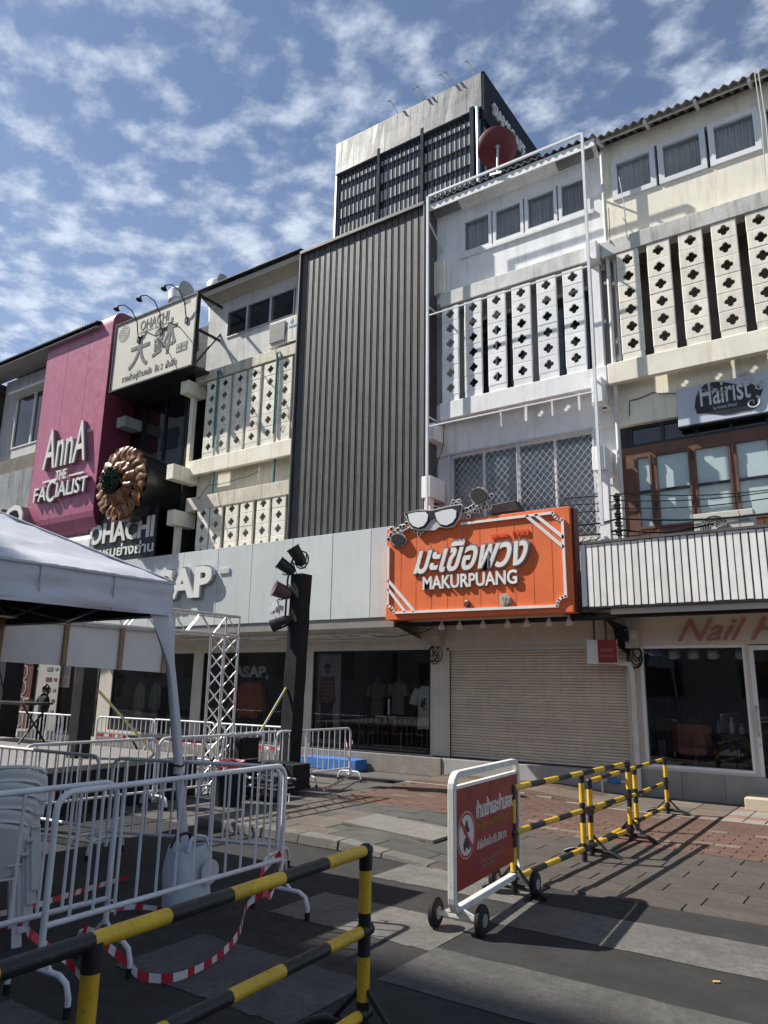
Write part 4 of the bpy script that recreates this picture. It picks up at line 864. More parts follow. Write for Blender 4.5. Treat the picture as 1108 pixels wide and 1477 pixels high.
corrugated(XA3-.05, XB3, 13.70, 13.74, 19, 15.2, .08, .012, roofdark, t, th=.02)
b = MB(); b.box(XA3, XA3+.12, YW+.15, 19, 3, 13.6); b.box(XB3-.1, XB3, YW+.15, 18.8, 3, 13.5); b.box(XA3, XB3, 18.9, 19, 0, 15); part('party_wall', b, greywall, t)
b = MB(); b.box(XA3+.02, XB3-.02, YG-.02, YG+.26, 10.70, 11.02); part('lintel_beam', b, cream_dirty, t, bevel=.015)
b = MB(); b.box(XA3+.02, XB3, YG-.03, YG+.096, 7.80, 8.26); part('spandrel_beam', b, cream, t, bevel=.015)
grille(t, xg, 8.265, 6, blockcream, cream, w=.48)
for i in range(5):
    x = (xg[i]+xg[i+1])/2; b = MB(); b.box(x-.085, x+.085, YG+.07, YG+.16, 8.26, 10.69); part('mullion_post', b, mat('pale_green_paint', (.46, .55, .48), .7, 3, .1, streak=.4), t)
for i in (1, 4):
    x = (xg[i-1]+xg[i])/2 if i == 1 else (xg[4]+xg[5])/2
    b = MB(); b.tube([(x, YG+.05, 6.9), (x, YG+.05, 7.7), (x, YG+.10, 7.9)], .035, 8); b.tube([(x, YG-.05, 8.5), (x, YG-.05, 10.72), (x, YG-.08, 10.85), (x+.12, YG-.09, 10.85), (x+.17, YG-.06, 10.72)], .03, 8); part('green_pipe', b, green_pipe, t, smooth=50)
b = MB(); b.box(XA3+.02, XB3-.02, YG-.02, YG+.24, 6.72, 7.13); part('lower_lintel', b, cream_dirty, t, bevel=.015)
grille(t, xg, 4.4, 6, blockcream, cream, w=.48)
b = MB(); b.box(XA3, XB3, YW+.02, YW+.14, 7.0, 8.45); b.box(XA3, XB3, YW+.6, YW+.7, 8.45, 10.95); b.box(XA3, XB3, YW+.6, YW+.7, 3.6, 7.0); part('gallery_wall', b, cream, t)
for (xa, xb, za, zb, yf) in ((-16.95, -16.6, 10.33, 10.72, 13.60), (-16.95, -16.65, 7.60, 8.05, 13.35), (-16.95, -16.65, 6.28, 6.72, 13.5), (-16.95, -16.75, 10.36, 10.7, 13.8)): beam_end(t, xa, xb, za, zb, yf, cream)
for q in ((-16.9, -16.74, 13.75, 13.9, 4.3, 6.27), (-16.9, -16.76, YG+.02, YG+.16, 8.06, 10.32)): b = MB(); b.box(*q); part('post', b, cream, t)
# ================================================================== street-level shop under the grey fascia
t = thing('clothes_shop', 'street level clothes shop with dark windows under a long grey fascia', 'shop', (-14, 15, 0))
FX0, FX1, FY = -21.3, -9.10, 13.55
jx = [FX0]+[at(px, 850, Y=FY).x for px in (218, 262, 312, 361, 420, 478, 534)]+[FX1]
for i in range(len(jx)-1):
    b = MB(); b.box(jx[i]+.008, jx[i+1]-.008, FY+rnd.uniform(0, .006), FY+.05, 3.38, 5.42); part('fascia_panel', b, band_m, t, bevel=.004)
b = MB(); b.box(FX0, FX1, FY+.055, FY+.12, 3.30, 5.40); b.box(FX0, FX1, FY+.06, YW, 5.34, 5.39); part('fascia_backing', b, greywall, t)
b = MB(); b.box(FX0, FX1, FY+.02, FY+.12, 3.16, 3.298); part('fascia_skirt', b, mat('skirt_grey', (.25, .24, .22), .7, 3, .1), t)
b = MB(); b.quad((FX0, FY+.1, 3.18), (FX1, FY+.1, 3.18), (FX1, YS, 2.95), (FX0, YS, 2.95)); part('canopy_soffit', b, sofit, t)
for k in range(3):
    b = MB(); y = 13.95+.2*k; z = 3.18-(y-13.65)*.22-.05; b.cyl((-16.5+k, y, z), (-9.6-.4*k, y, z-.02), .022, n=6); part('conduit', b, pipe_w, t)
for (px, w) in ((455, 1.1), (520, 1.1), (380, .9)):
    q = at(px, 918, Y=14.1); b = MB(); b.box(q.x-w/2, q.x+w/2, 14.1, 14.16, 3.0, 3.05); part('tube_light', b, frame_w, t)
c0 = [at(px, 1000, Y=YS).x for px in (150, 158, 268, 278, 415, 448, 450, 490, 530, 575, 621, 645)]
hol = [(-18.6, c0[0]-.1, .35, 2.70), (c0[1]+.1, c0[2], .45, 2.72), (c0[3], c0[4], .45, 2.72), (c0[6], c0[10], .42, 2.72)]
hol = [(at(82, 1000, Y=YS).x, at(142, 1000, Y=YS).x, .20, 2.70), (at(160, 1000, Y=YS).x, at(276, 1000, Y=YS).x, .45, 2.72), (at(290, 1000, Y=YS).x, at(428, 1000, Y=YS).x, .45, 2.72), (at(450, 1000, Y=YS).x, at(621, 1000, Y=YS).x, .42, 2.72)]
b = MB(); b.wall(-36, XL-.003, .0, 5.3, YS, YS+.18, [(-30, at(50, 1000, Y=YS).x, .2, 2.7)]+hol); part('shop_wall', b, shopwall, t)
b = MB(); b.box(hol[1][0]-.2, sx0-.085, YS-.25, YS-.003, 0, .40); part('plinth', b, plinth, t, bevel=.015)
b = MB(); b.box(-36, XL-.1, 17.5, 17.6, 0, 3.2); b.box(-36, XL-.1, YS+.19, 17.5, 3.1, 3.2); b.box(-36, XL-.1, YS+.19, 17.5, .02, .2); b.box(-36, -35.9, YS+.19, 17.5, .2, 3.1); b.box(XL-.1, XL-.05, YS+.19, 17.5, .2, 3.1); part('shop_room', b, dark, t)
for h in hol:
    f = MB(); f.wall(h[0], h[1], h[2], h[3], YS+.02, YS+.08, [(h[0]+.04, h[1]-.04, h[2]+.04, h[3]-.04)]); f = part('shop_window', f, darkframe, t)
    n_ = max(1, round((h[1]-h[0])/1.15)); w_ = (h[1]-h[0]-.08)/n_
    for i in range(n_):
        b = MB(); a = h[0]+.04+i*w_; b.quad((a+.004, YS+.05, h[2]+.04), (a+w_-.004, YS+.05, h[2]+.04), (a+w_-.004, YS+.05, h[3]-.04), (a+.004, YS+.05, h[3]-.04)); part('pane', b, gl_shop, f)
b = MB(); b.bar((c0[9]-.25, YS-.02, 1.25), (c0[9]-.25, YS-.02, 1.6), .03); part('door_handle', b, steel, t)
# ASAP letters on the fascia
lx = [at(px, 850, Y=FY).x for px in (196, 226, 262, 288, 315)]
a0, a1 = at(226, 850, Y=FY-.15).x, at(304, 850, Y=FY-.15).x
wA = (a1-a0)
lg = thing('wall_sign', 'raised white ASAP letters with steel sides on the grey fascia', 'shop sign', (a0-1.0, FY, 4.1))
s0 = a0-wA*.42
for bb in glyphs('ASAP', .05, a1-s0, .86, (s0, FY-.11, 4.10), UX, UZ, bold=.035, split=True): part('letter', bb, letter_w, lg)
for bb in glyphs('ASAP', .095, a1-s0+.06, .92, (s0-.03, FY-.012, 4.07), UX, UZ, bold=.05, split=True): part('letter_side', bb, mat('polished_steel', (.45, .45, .45), .18, 5, .1, metal=.9), lg)
q = at(317, 828, Y=FY)
for bb in glyphs('เอแซบ', .03, .36, .16, (q.x, FY-.004, q.z), UX, UZ, bold=.02): part('lettering', bb, letter_w, lg)
# window dressing: small ASAP sign, shirts, jacket, posters
q = at(338, 975, Y=YS+.35); q1 = at(388, 975, Y=YS+.35)
lg = thing('window_sign', 'pale grey ASAP letters with a star hung inside the shop window', 'sign', (q.x, YS+.35, q.z-.05))
for bb in glyphs('ASAP', .08, q1.x-q.x-.1, .30, (q.x, YS+.40, q.z-.03), UX, UZ, bold=.03, split=True): part('letter', bb, mat('dim_letter', (.62, .62, .60), .5, 3, .05), lg)
b = MB()
for k in range(3):
    a = k*math.pi/3; b.bar((q1.x-.04-.09*math.cos(a), YS+.33, q.z-.02-.09*math.sin(a)), (q1.x-.04+.09*math.cos(a), YS+.33, q.z-.02+.09*math.sin(a)), .02)
part('star', b, mat('dim_letter', (0, 0, 0)), lg)
def garment(px, pz_top, w, h, m, label, name='shirt', cat='shirt', Y=YS+.3, sleeves=True, hem=1.0):
    q = at(px, pz_top, Y=Y); o = thing(name, label, cat, (q.x, Y, q.z-h))
    b = MB(); rows = 8; ring_n = 14
    prof = [(0, .30), (.06, .44), (.14, .50), (.3, .46), (.5, .45), (.7, .47), (.88, .49), (1, .47*hem)]
    for zf, wf in prof:
        for j in range(ring_n):
            a = 2*math.pi*j/ring_n; b.v.append(V(q.x+w*wf*.9*math.cos(a), Y+.10*math.sin(a)*(1+.1*math.sin(5*a+zf*9)), q.z-h*zf+.012*math.sin(a*3)))
    for i in range(len(prof)-1):
        for j in range(ring_n): b.face((i*ring_n+j, i*ring_n+(j+1) % ring_n, (i+1)*ring_n+(j+1) % ring_n, (i+1)*ring_n+j))
    part('body', b, m, o, smooth=60)
    for sx in (-1, 1):
        b = MB(); b.tube([(q.x+sx*w*.38, Y, q.z-h*.08), (q.x+sx*w*.52, Y-.02, q.z-h*.25), (q.x+sx*w*.60, Y-.02, q.z-h*(.42 if hem == 1 else .8))], [.10*w/.6, .11*w/.6, .12*w/.6], 10); part('sleeve', b, m, o, smooth=60)
    b = MB(); b.tube([(q.x-.07, Y, q.z+.01), (q.x, Y, q.z+.10), (q.x+.07, Y, q.z+.01)], .008, 5); b.tube([(q.x, Y, q.z+.10), (q.x, Y, q.z+.17)], .006, 5); part('hanger', b, steel, o)
    return o, q
o, q = garment(616, 990, .58, .95, mat('white_cotton', (.62, .61, .58), .9, 4, .04), 'white printed T-shirt hanging in the shop doorway window', Y=YS+.25)
b = MB()
for i in range(9): a = rnd.uniform(-.09, .09); z = rnd.uniform(.2, .5); b.prism(blob(a, -z, rnd.uniform(.015, .045), rnd.uniform(.02, .05), 8), (q.x-.02, YS+.13, q.z), UX, UZ, -.002, .002)
part('print', b, blk2, o)
garment(360, 985, .95, .92, mat('orange_jacket', (.40, .13, .07), .8, 5, .15, bump=.4, bscale=14), 'orange puffer jacket standing in the shop window below the small letters', 'jacket', 'jacket', YS+.5, hem=.9)
garment(172, 972, .42, .7, mat('dark_red_knit', (.12, .05, .035), .9, 5, .2), 'dark rust striped top in the left shop window', 'knit_top', 'top', YS+.4)
def poster(name, label, cat, x0, x1, z0, z1, Y, m):
    o = thing(name, label, cat, (x0, Y, z0)); b = MB(); b.box(x0, x1, Y, Y+.03, z0, z1); part('board', b, m, o); return o
pa, pb = at(453, 1000, Y=YS+.2).x, at(491, 1000, Y=YS+.2).x
o = poster('fashion_poster', 'tall grey poster of a model in striped top and wide dark trousers', 'poster', pa, pb, .5, 2.66, YS+.2, mat('poster_grey', (.33, .32, .33), .6, 2, .04))
mx = pa+(pb-pa)*.52; Yp = YS+.195
def flat(name, pts, m): b = MB(); b.prism(pts, (mx, Yp, 0), UX, UZ, .0, .004); part(name, b, m, o)
flat('printed_trousers', [(-.19, 1.45), (.17, 1.45), (.24, .6), (.04, .6), (.0, 1.15), (-.05, .6), (-.26, .6)], mat('print_dark', (.045, .04, .045), .6, 3, .1))
flat('printed_arms', [(-.22, 2.1), (.2, 2.1), (.27, 1.5), (.2, 1.38), (.0, 1.48), (-.19, 1.38), (-.27, 1.5)], mat('print_stripe_b', (.17, .07, .06), .6, 3, .1))
for k in range(6): flat('printed_stripe', [(-.18, 2.12-.09*k), (.16, 2.12-.09*k), (.16, 2.08-.09*k), (-.18, 2.08-.09*k)], mat('print_stripe', (.28, .13, .10), .6, 3, .1)) if False else None
b = MB()
for k in range(6): b.prism([(-.20, 2.08-.1*k), (.18, 2.08-.1*k), (.18, 2.04-.1*k), (-.20, 2.04-.1*k)], (mx, Yp-.005, 0), UX, UZ, 0, .002)
part('printed_stripes', b, mat('print_stripe', (.28, .13, .10), .6, 3, .1), o)
flat('printed_head', blob(-.02, 2.27, .085, .12, 14), mat('print_skin', (.25, .15, .11), .6, 3, .1))
b = MB(); b.prism([(-.13, 2.28), (-.11, 2.38), (-.02, 2.43), (.07, 2.38), (.09, 2.28), (.05, 2.33), (-.08, 2.33)], (mx, Yp-.005, 0), UX, UZ, 0, .003); part('printed_hair', b, blk2, o)
# shop doorway furniture glimpsed inside
o = thing('clothes_rail', 'dark clothes rail with hanging garments inside the shop doorway', 'clothes rail', (-11, 16.2, .2))
b = MB(); b.tube([(-11.9, 16.2, .2), (-11.9, 16.2, 1.9), (-10.6, 16.2, 1.9), (-10.6, 16.2, .2)], .025, 6); part('rail', b, steel, o)
for i in range(7):
    x = -11.7+i*.17; b = MB(); b.box(x, x+.10, 15.95, 16.4, .8+.1*(i % 3), 1.84); part('garment', b, mat('garment%s' % 'abc'[i % 3], ((.12, .11, .10), (.06, .05, .07), (.16, .08, .07))[i % 3], .9, 4, .1), o)
bl = MB(); q = at(492, 1102, Z=0); q1 = at(546, 1108, Z=0)
bl.box(-11.95, -10.35, 13.98, 14.42, 0.012, .26); whole('step_block', bl, blue_p, 'bright blue painted step block before the clothes shop', 'step', (-11.1, 14.2, 0), bevel=.01)
cv = MB(); cv.bar((-10.6, 12.9, .035), (-6.3, 13.2, .035), .16, .05); cv.bar((-14.5, 12.62, .05), (-10.6, 12.9, .035), .16, .05); whole('cable_cover', cv, rubber, 'black cable protector strip lying across the pavement', 'cable cover', (-9, 13, 0))

# ================================================================== OHACHI restaurant front
t = thing('restaurant_building', 'dark glazed restaurant front between the pink panel and the cream screens', 'building', (-19.0, 15, 0))
OX0, OX1, OYg = -21.2, -16.98, 14.62
b = MB(); b.box(OX0, OX1, 14.9, 19, 3.4, 13.3); b.box(OX0, OX1, 14.0, 14.9, 11.25, 11.5); b.box(OX1-.05, OX1, 14.0, 14.9, 3.4, 11.2); part('wall', b, darkframe, t)
xm = [OX0, at(205, 650, Y=OYg).x, at(236, 650, Y=OYg).x, at(265, 650, Y=OYg).x, OX1-.06]
for i in range(4):
    for (z0, z1) in ((3.4, 5.6), (5.6, 7.9), (7.9, 11.2)):
        f = MB(); f.wall(xm[i], xm[i+1], z0, z1, OYg-.05, OYg+.05, [(xm[i]+.045, xm[i+1]-.045, z0+.045, z1-.045)]); f = part('window', f, darkframe, t)
        b = MB(); b.quad((xm[i]+.04, OYg, z0+.04), (xm[i+1]-.04, OYg, z0+.04), (xm[i+1]-.04, OYg, z1-.04), (xm[i]+.04, OYg, z1-.04)); part('pane', b, gl_dark if i < 3 else gl_up, f)
b = MB(); b.box(xm[3]+.05, OX1-.1, OYg+.06, OYg+.075, 6.2, 11.1); part('sky_reflection_sheet', b, bluerefl, t)  # bluish sheet behind the glass, painted as sky reflected in it
for k in range(9): b = MB(); b.box(xm[3]+.05, OX1-.1, OYg+.045, OYg+.058, 6.3+k*.55, 6.32+k*.55); part('reflection_batten', b, darkframe, t)  # dark bars across that reflection sheet
b = MB(); b.box(xm[1]+.05, xm[3]-.1, OYg+.12, OYg+.13, 6.6, 9.2); part('sky_reflection_sheet', b, mat('dim_sky_reflection', (.30, .33, .34), .6, 1.2, .3), t)  # dimmer sheet, also coloured as sky mirrored in the middle panes
q = at(175, 596, Y=13.9); b = MB(); b.box(-20.40, -19.95, 13.9, 14.55, 10.0, 10.35); part('beam_end', b, greywall, t)
# box sign
t = thing('restaurant_sign', 'cream OHACHI box sign with brushed Japanese characters and three gooseneck lamps', 'shop sign', (-18, 13.3, 10.9))
OY = 13.3
q0, q1, q2 = at(157, 568, Y=OY), at(286, 419, Y=OY), at(169, 469.5, Y=OY)
ox0, ox1, oz0, oz1 = -20.06, -16.10, q0.z, q2.z
b = MB(); b.box(ox0+.05, ox1-.05, OY-.01, OY+.02, oz0+.05, oz1-.05); part('sign_face', b, mat('sign_cream', (.60, .575, .50), .6, 1.2, .05, streak=.2, streak_col=(.35, .33, .28)), t)
b = MB(); b.wall(ox0, ox1, oz0, oz1, OY-.04, OY+.10, [(ox0+.05, ox1-.05, oz0+.05, oz1-.05)]); part('sign_frame', b, darkframe, t)
for z in (oz0, (oz0+oz1)/2, oz1-.08):
    for x in (ox0+.05, ox1-.1): b = MB(); b.box(x, x+.06, OY+.1, 14.88, z, z+.07); part('strut', b, darkframe, t)
b = MB(); b.box(ox0, ox1, OY+.1, 14.9, oz0-.02, oz0+.03); part('underside', b, darkframe, t)
for x in (ox1-.08,): b = MB(); b.bar((x, OY+.1, oz0+.1), (x, 14.8, oz1-.2), .05); part('strut', b, darkframe, t)
b = MB(); b.box(ox1-1.2, ox1-.5, OY+.4, 14.0, oz0+.06, oz0+.8); part('equipment_box', b, sofit, t)
def o7(x, y): q = at(150+x/5.83, 400+y/5.83, Y=OY-.012); return q
ink = mat('ink_grey', (.075, .08, .08), .6, 3, .08); ink2 = mat('ink_dark', (.05, .05, .05), .6, 3, .1)
a, c = o7(305, 440), o7(545, 345)
for bb in glyphs('OHACHI', .01, c.x-a.x, .34, (a.x, OY-.011, a.z-.06), UX, UZ, bold=.008, split=True): part('letter', bb, ink, t)
a, c = o7(300, 468), o7(540, 368)
for bb in glyphs('CHARCOAL BUTADON', .004, c.x-a.x, .075, (a.x, OY-.011, a.z-.06), UX, UZ): part('lettering', bb, ink, t)
a, c = o7(200, 790), o7(385, 560)
for bb in glyphs('大', .012, c.x-a.x, 1.10, (a.x, OY-.011, a.z), UX, UZ, bold=.014, shear=.1): part('letter', bb, ink, t)
a, c = o7(402, 690), o7(615, 430)
for bb in glyphs('鉢', .012, c.x-a.x, 1.18, (a.x, OY-.011, a.z+.02), UX, UZ, bold=.008, shear=.1): part('letter', bb, ink, t)
a, c = o7(605, 640), o7(705, 530)
b = MB(); b.box(a.x, c.x, OY-.014, OY-.011, a.z, c.z); part('seal', b, ink2, t)
for i, ch in enumerate('良炊豚炭'):
    w_ = (c.x-a.x)/2; h_ = (c.z-a.z)/2
    for bb in glyphs(ch, .004, w_*.8, h_*.8, (a.x+w_*(i % 2)+.1*w_, OY-.015, c.z-h_*(1+i//2)+.1*h_), UX, UZ, bold=.01): part('seal_letter', bb, mat('sign_cream', (0, 0, 0)), t)
a, c = o7(150, 895), o7(610, 745)
for bb in glyphs('ทางเข้าอยู่ด้านหลัง  ชั้น 2  ฝั่งลิโด', .006, c.x-a.x, .33, (a.x, OY-.011, oz0+.14), UX, UZ, bold=.004): part('lettering', bb, ink2, t)
a = o7(670, 230)
for bb in glyphs('โอฮาจิ', .004, .30, .15, (a.x, OY-.011, a.z-.02), UX, UZ): part('lettering', bb, ink, t)
c = o7(172, 478); b = MB()
for rr_, nn_ in ((.06, 6), (.13, 12), (.20, 18), (.265, 24)):
    for i in range(nn_):
        an = 2*math.pi*i/nn_; b.prism(blob(rr_*math.cos(an), rr_*math.sin(an), .018, .03, 6, an), (c.x, OY-.011, c.z), UX, UZ, 0, .004)
part('rosette', b, ink, t)
for (x0, y0, x1, y1, xh, yh) in ((296, 500, 225, 335, 190, 300), (487, 430, 300, 195, 282, 240), (698, 335, 500, 98, 482, 145)):
    a = o7(x0, y0+20); m_ = at(150+x1/5.83, 400+y1/5.83, Y=OY-.55); hd = at(150+xh/5.83, 400+yh/5.83, Y=OY-.8)
    k = MB(); k.tube([(a.x, OY-.03, a.z), (a.x, OY-.10, a.z+.25), (a.x, OY-.14, oz1-.3), (a.x-.04, OY-.35, oz1+.02), (a.x-.08, OY-.62, oz1+.10), (a.x-.10, OY-.80, oz1+.0)], .018, 6); la = part('gooseneck', k, darkframe, t, smooth=60)
    k = MB(); k.lathe([(.03, 0), (.05, -.08), (.10, -.15), (.09, -.155), (0, -.09)], (a.x-.10, OY-.82, oz1-.02), (0, .25, 1), 12); part('lamp_shade', k, darkframe, la, smooth=50)
    k = MB(); k.box(a.x-.06, a.x+.06, OY-.05, OY-.012, a.z-.12, a.z+.06); part('wall_bracket', k, darkframe, t)
# vents on the roof behind it
for (px, py, r, lab) in ((262, 426, .34, 'white cylindrical roof vent behind the cream box sign'), (316, 414, .28, 'white roof vent at the corner of the dark roof')):
    q = at(px, py, Y=14.8); o = thing('roof_vent', lab, 'roof vent', (q.x, 14.8, q.z-.8)); b = MB(); b.lathe([(r*.8, -1.2), (r*.8, -.1), (r, -.1), (r, .25), (r*.7, .36), (0, .40)], q-V(.15, 0, .1), (-.1, 0, 1), 18); part('cowl', b, frame_w, o, smooth=40)
    b = MB(); b.lathe([(r, 0), (r, .02), (0, .02)], q+V(r*.7, 0, .1), (1, 0, 0), 16); part('cap', b, greywall, o)
# round dish model of sliced pork bowl on a black drum
t = thing('food_model', 'giant round bowl of glossy brown pork slices mounted on a black drum', 'sign', (-18.7, 13.2, 7.7))
q = at(178, 698, Y=13.15); BR = 1.15
b = MB(); b.lathe([(BR*.86, -1.35), (BR*.98, -.1), (BR*.97, 0), (0, .0)], q, (0, -1, 0), 36); part('drum', b, mat('drum_black', (.018, .018, .018), .35, 4, .2, coat=.2), t, smooth=40)
meat = [mat('glazed_pork_a', (.20, .082, .03), .45, 9, .45, bump=.7, bscale=12, coat=.12), mat('glazed_pork_b', (.26, .115, .042), .45, 9, .45, bump=.7, bscale=12, coat=.12), mat('glazed_pork_c', (.17, .062, .026), .45, 9, .45, bump=.7, bscale=12, coat=.12)]
def slice_(a, r0, r1, w, h, tilt, m, nm='pork_slice'):
    b = MB(); u = V(math.cos(a), 0, math.sin(a)); v = V(-math.sin(a), 0, math.cos(a)); d = V(0, -1, 0)
    nu, nv = 7, 6
    for i in range(nu+1):
        s = i/nu; rr = r0+(r1-r0)*s; ww = w*(.60+.40*min(1, s*1.4))*(1-.30*max(0, s-.9)/.1)
        for j in range(nv+1):
            c = j/nv*2-1
            hh = h*(1-c*c*.75)*(.5+.5*math.sin(math.pi*min(1, s*.92+.08))) + .03*math.sin(s*9+c*3+a*5) + tilt*c
            b.v.append(q+u*rr+v*(ww*c)+d*(.04+hh))
    for i in range(nu):
        for j in range(nv): k = i*(nv+1)+j; b.face((k, k+1, k+nv+2, k+nv+1))
    part(nm, b, m, t, smooth=70)
for i in range(21):
    a = 2*math.pi*i/21+rnd.uniform(-.05, .05); slice_(a, BR*.50, BR*(1.0+rnd.uniform(-.015, .015)), .205+rnd.uniform(-.015, .02), .10, .045, meat[i % 2])
for i in range(12):
    a = 2*math.pi*i/12+.2+rnd.uniform(-.07, .07); slice_(a, BR*.20, BR*.60, .21+rnd.uniform(-.02, .03), .24, .05, meat[(i+1) % 3])
b = MB()
hq = q+V(-.25, -.30, .08)
for i in range(420):
    a = rnd.uniform(0, 2*math.pi); rr = .36*math.sqrt(rnd.random()); p = hq+V(rr*math.cos(a), -.16*(1-(rr/.36)**2)-rnd.uniform(0, .05), rr*1.1*math.sin(a)); e = V(rnd.uniform(-1, 1), rnd.uniform(-1, .3), rnd.uniform(-1, 1)).normalized()*.05; f_ = e.orthogonal().normalized()*.022
    b.quad(p-e-f_, p+e-f_, p+e+f_, p-e+f_)
o_ = part('chopped_herbs', b, mat('herb_dark_green', (.02, .045, .022), .4, 30, .5), t, kind='stuff')
b = MB(); b.lathe([(.36, 0), (.33, .1), (.2, .19), (0, .22)], hq+V(0, .08, 0), (0, -1, 0), 18); part('herb_mound', b, mat('herb_base', (.012, .024, .014), .6, 20, .4), t, smooth=60)
# lettering on the lower glass and white awning band
t = thing('window_lettering', 'white OHACHI and Thai words on a dark glass panel below the pork bowl', 'sign', (-18.5, 13.7, 5.4))
OYl = 13.72
p0, p1 = at(128, 786, Y=OYl), at(222, 760, Y=OYl)
b = MB(); b.box(p0.x-.15, p1.x+.10, OYl+.02, OYl+.05, 5.42, 7.1); part('dark_panel', b, mat('panel_black', (.03, .032, .034), .25, 3, .2), t)
for bb in glyphs('OHACHI', .03, p1.x-p0.x, .66, (p0.x, OYl+.018, 6.08), UX, UZ, bold=.03, split=True): part('letter', bb, letter_w, t)
p2 = at(146, 806, Y=OYl)
for bb in glyphs('ข้าวหมูย่างถ่าน', .02, p1.x-p0.x+.1, .50, (p0.x-.05, OYl+.018, 5.52), UX, UZ, bold=.02): part('lettering', bb, letter_w, t)
b = MB(); b.cyl((p1.x+.9, 13.8, 5.4), (p1.x+.9, 13.8, 6.2), .03, n=8); part('brass_rail', b, mat('brass', (.45, .30, .08), .35, 4, .1, metal=.6), t)
# ================================================================== pink clinic panel
t = thing('clinic_sign', 'tall pink curved panel with raised silver ANNA THE FACIALIST letters', 'sign', (-22.5, 13.5, 6))
PX0, PX1, PY = -24.39, -20.58, 13.5
prof = [(14.6, 14.18)]+[(13.95-.45*math.sin(R(a)), 13.72+.46*math.cos(R(a))) for a in range(0, 91, 15)]+[(PY, 13.0), (PY, 10.9)]
prof2 = [(PY, 10.9), (PY, 9.0), (PY, 7.55)]+[(14.35-.85*math.cos(R(a)), 7.35-1.05*math.sin(R(a))) for a in range(0, 91, 10)]
pzs = prof+prof2[1:]
sx_ = [PX0, PX0+1.32, PX0+2.6, PX1]
for i in range(3):
    for (aa, cc) in ((0, 4), (4, 9), (9, 10), (10, 12), (12, len(pzs))):
        seg = pzs[max(0, aa):min(len(pzs), cc+1)]
        if len(seg) < 2: continue
        b = MB()
        for (ya, za), (yb_, zb_) in zip(seg[:-1], seg[1:]): b.quad((sx_[i]+.006, ya, za), (sx_[i+1]-.006, ya, za), (sx_[i+1]-.006, yb_, zb_), (sx_[i]+.006, yb_, zb_))
        b.f = [f[::-1] for f in b.f]
        part('pink_sheet', b, pink, t, smooth=60)
b = MB()
side = [(y-13.4, z-6) for y, z in pzs]+[(1.2, .3), (1.2, 8.18)]
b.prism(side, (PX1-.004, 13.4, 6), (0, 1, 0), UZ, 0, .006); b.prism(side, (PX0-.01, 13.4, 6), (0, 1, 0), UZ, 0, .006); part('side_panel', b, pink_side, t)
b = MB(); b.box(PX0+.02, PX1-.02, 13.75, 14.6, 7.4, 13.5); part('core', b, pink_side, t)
def an(x, y): return at(0+x/6.925, 620+y/6.925, Y=PY-.25)
a, c = an(395, 400), an(815, 300)
for bb in glyphs('AnnA', .04, c.x-a.x, 1.42, (a.x, PY-.125, an(395, 400).z), UX, UZ, shear=.0, bold=.0, split=True): part('letter', bb, letter_w, t)
for bb in glyphs('AnnA', .115, c.x-a.x, 1.42, (a.x, PY-.008, an(395, 400).z), UX, UZ, bold=.0, split=True): part('letter_side', bb, letter_s, t)
a, c = an(300, 730), an(830, 620); zf = an(300, 730).z
for body, xa, xb, z0, h in (('FA', a.x, a.x+(c.x-a.x)*.24, zf+.02, .50), ('C', a.x+(c.x-a.x)*.25, a.x+(c.x-a.x)*.40, zf-.08, .78), ('IALIST', a.x+(c.x-a.x)*.43, c.x, zf+.04, .52)):
    for bb in glyphs(body, .04, xb-xa, h, (xa, PY-.115, z0), UX, UZ, bold=.006, split=True): part('letter', bb, letter_w, t)
    for bb in glyphs(body, .105, xb-xa, h, (xa, PY-.008, z0), UX, UZ, bold=.006, split=True): part('letter_side', bb, letter_s, t)
a, c = an(522, 498), an(628, 470)
for bb in glyphs('THE', .05, c.x-a.x, .33, (a.x, PY-.10, a.z), UX, UZ, bold=.012, split=True): part('letter', bb, letter_w, t)
for (x0, y0, x1, y1) in ((380, 515, 515, 485), (640, 445, 790, 410)):
    a, c = an(x0, y0), an(x1, y1); b = MB(); b.box(a.x, c.x, PY-.09, PY-.008, (a.z+c.z)/2-.03, (a.z+c.z)/2+.03); part('rule', b, letter_w, t)
a = an(755, 20)
for bb in glyphs('แอนนาคลินิก', .02, .55, .11, (a.x, PY-.004, a.z), UX, UZ): part('lettering', bb, letter_w, t)
# house behind the pink panel, white pleated hoarding, letters
t = thing('shophouse', 'grey shophouse with dark top windows half hidden by the pink panel', 'building', (-25, 15, 0))
b = MB(); b.wall(-28.6, -21.3, 9.0, 13.6, YW, YW+.14, [(-27.6, -25.0, 10.6, 12.75)]); b.box(-28.6, -21.3, YW+.1, 19, 13.3, 13.5); b.box(-28.6, -21.3, YW+.6, 19, 3, 13.2); part('wall', b, mat('pale_grey_paint', (0, 0, 0)), t)
for i in range(2): window(t, -27.6+1.3*i, -26.3+1.3*i, 10.6, 12.75, YW, frame_w, .05, None, pane=darkglass)
b = MB(); b.box(-27.7, -24.9, YW-.35, YW-.003, 12.77, 12.86); part('window_hood', b, frame_w, t)
corrugated(-29.4, -21.25, 13.3, 13.85, 19, 15.3, .15, .02, roofdark, t, th=.04, width=1.2)
b = MB(); b.box(-29.3, -21.3, 13.35, YW, 13.66, 13.70); part('eave_soffit', b, greywall, t)
b = MB(); b.box(-30.5, -21.3, YG-.1, YW, 9.35, 9.95); part('string_beam', b, mat('weathered_wood', (.17, .15, .12), .85, 3, .25, streak=.5), t)
hd = thing('pleated_hoarding', 'white vertically pleated panel with big white letters at the far left', 'hoarding', (-26.5, 13.8, 6))
b = MB(); k = 0; x = -30.5
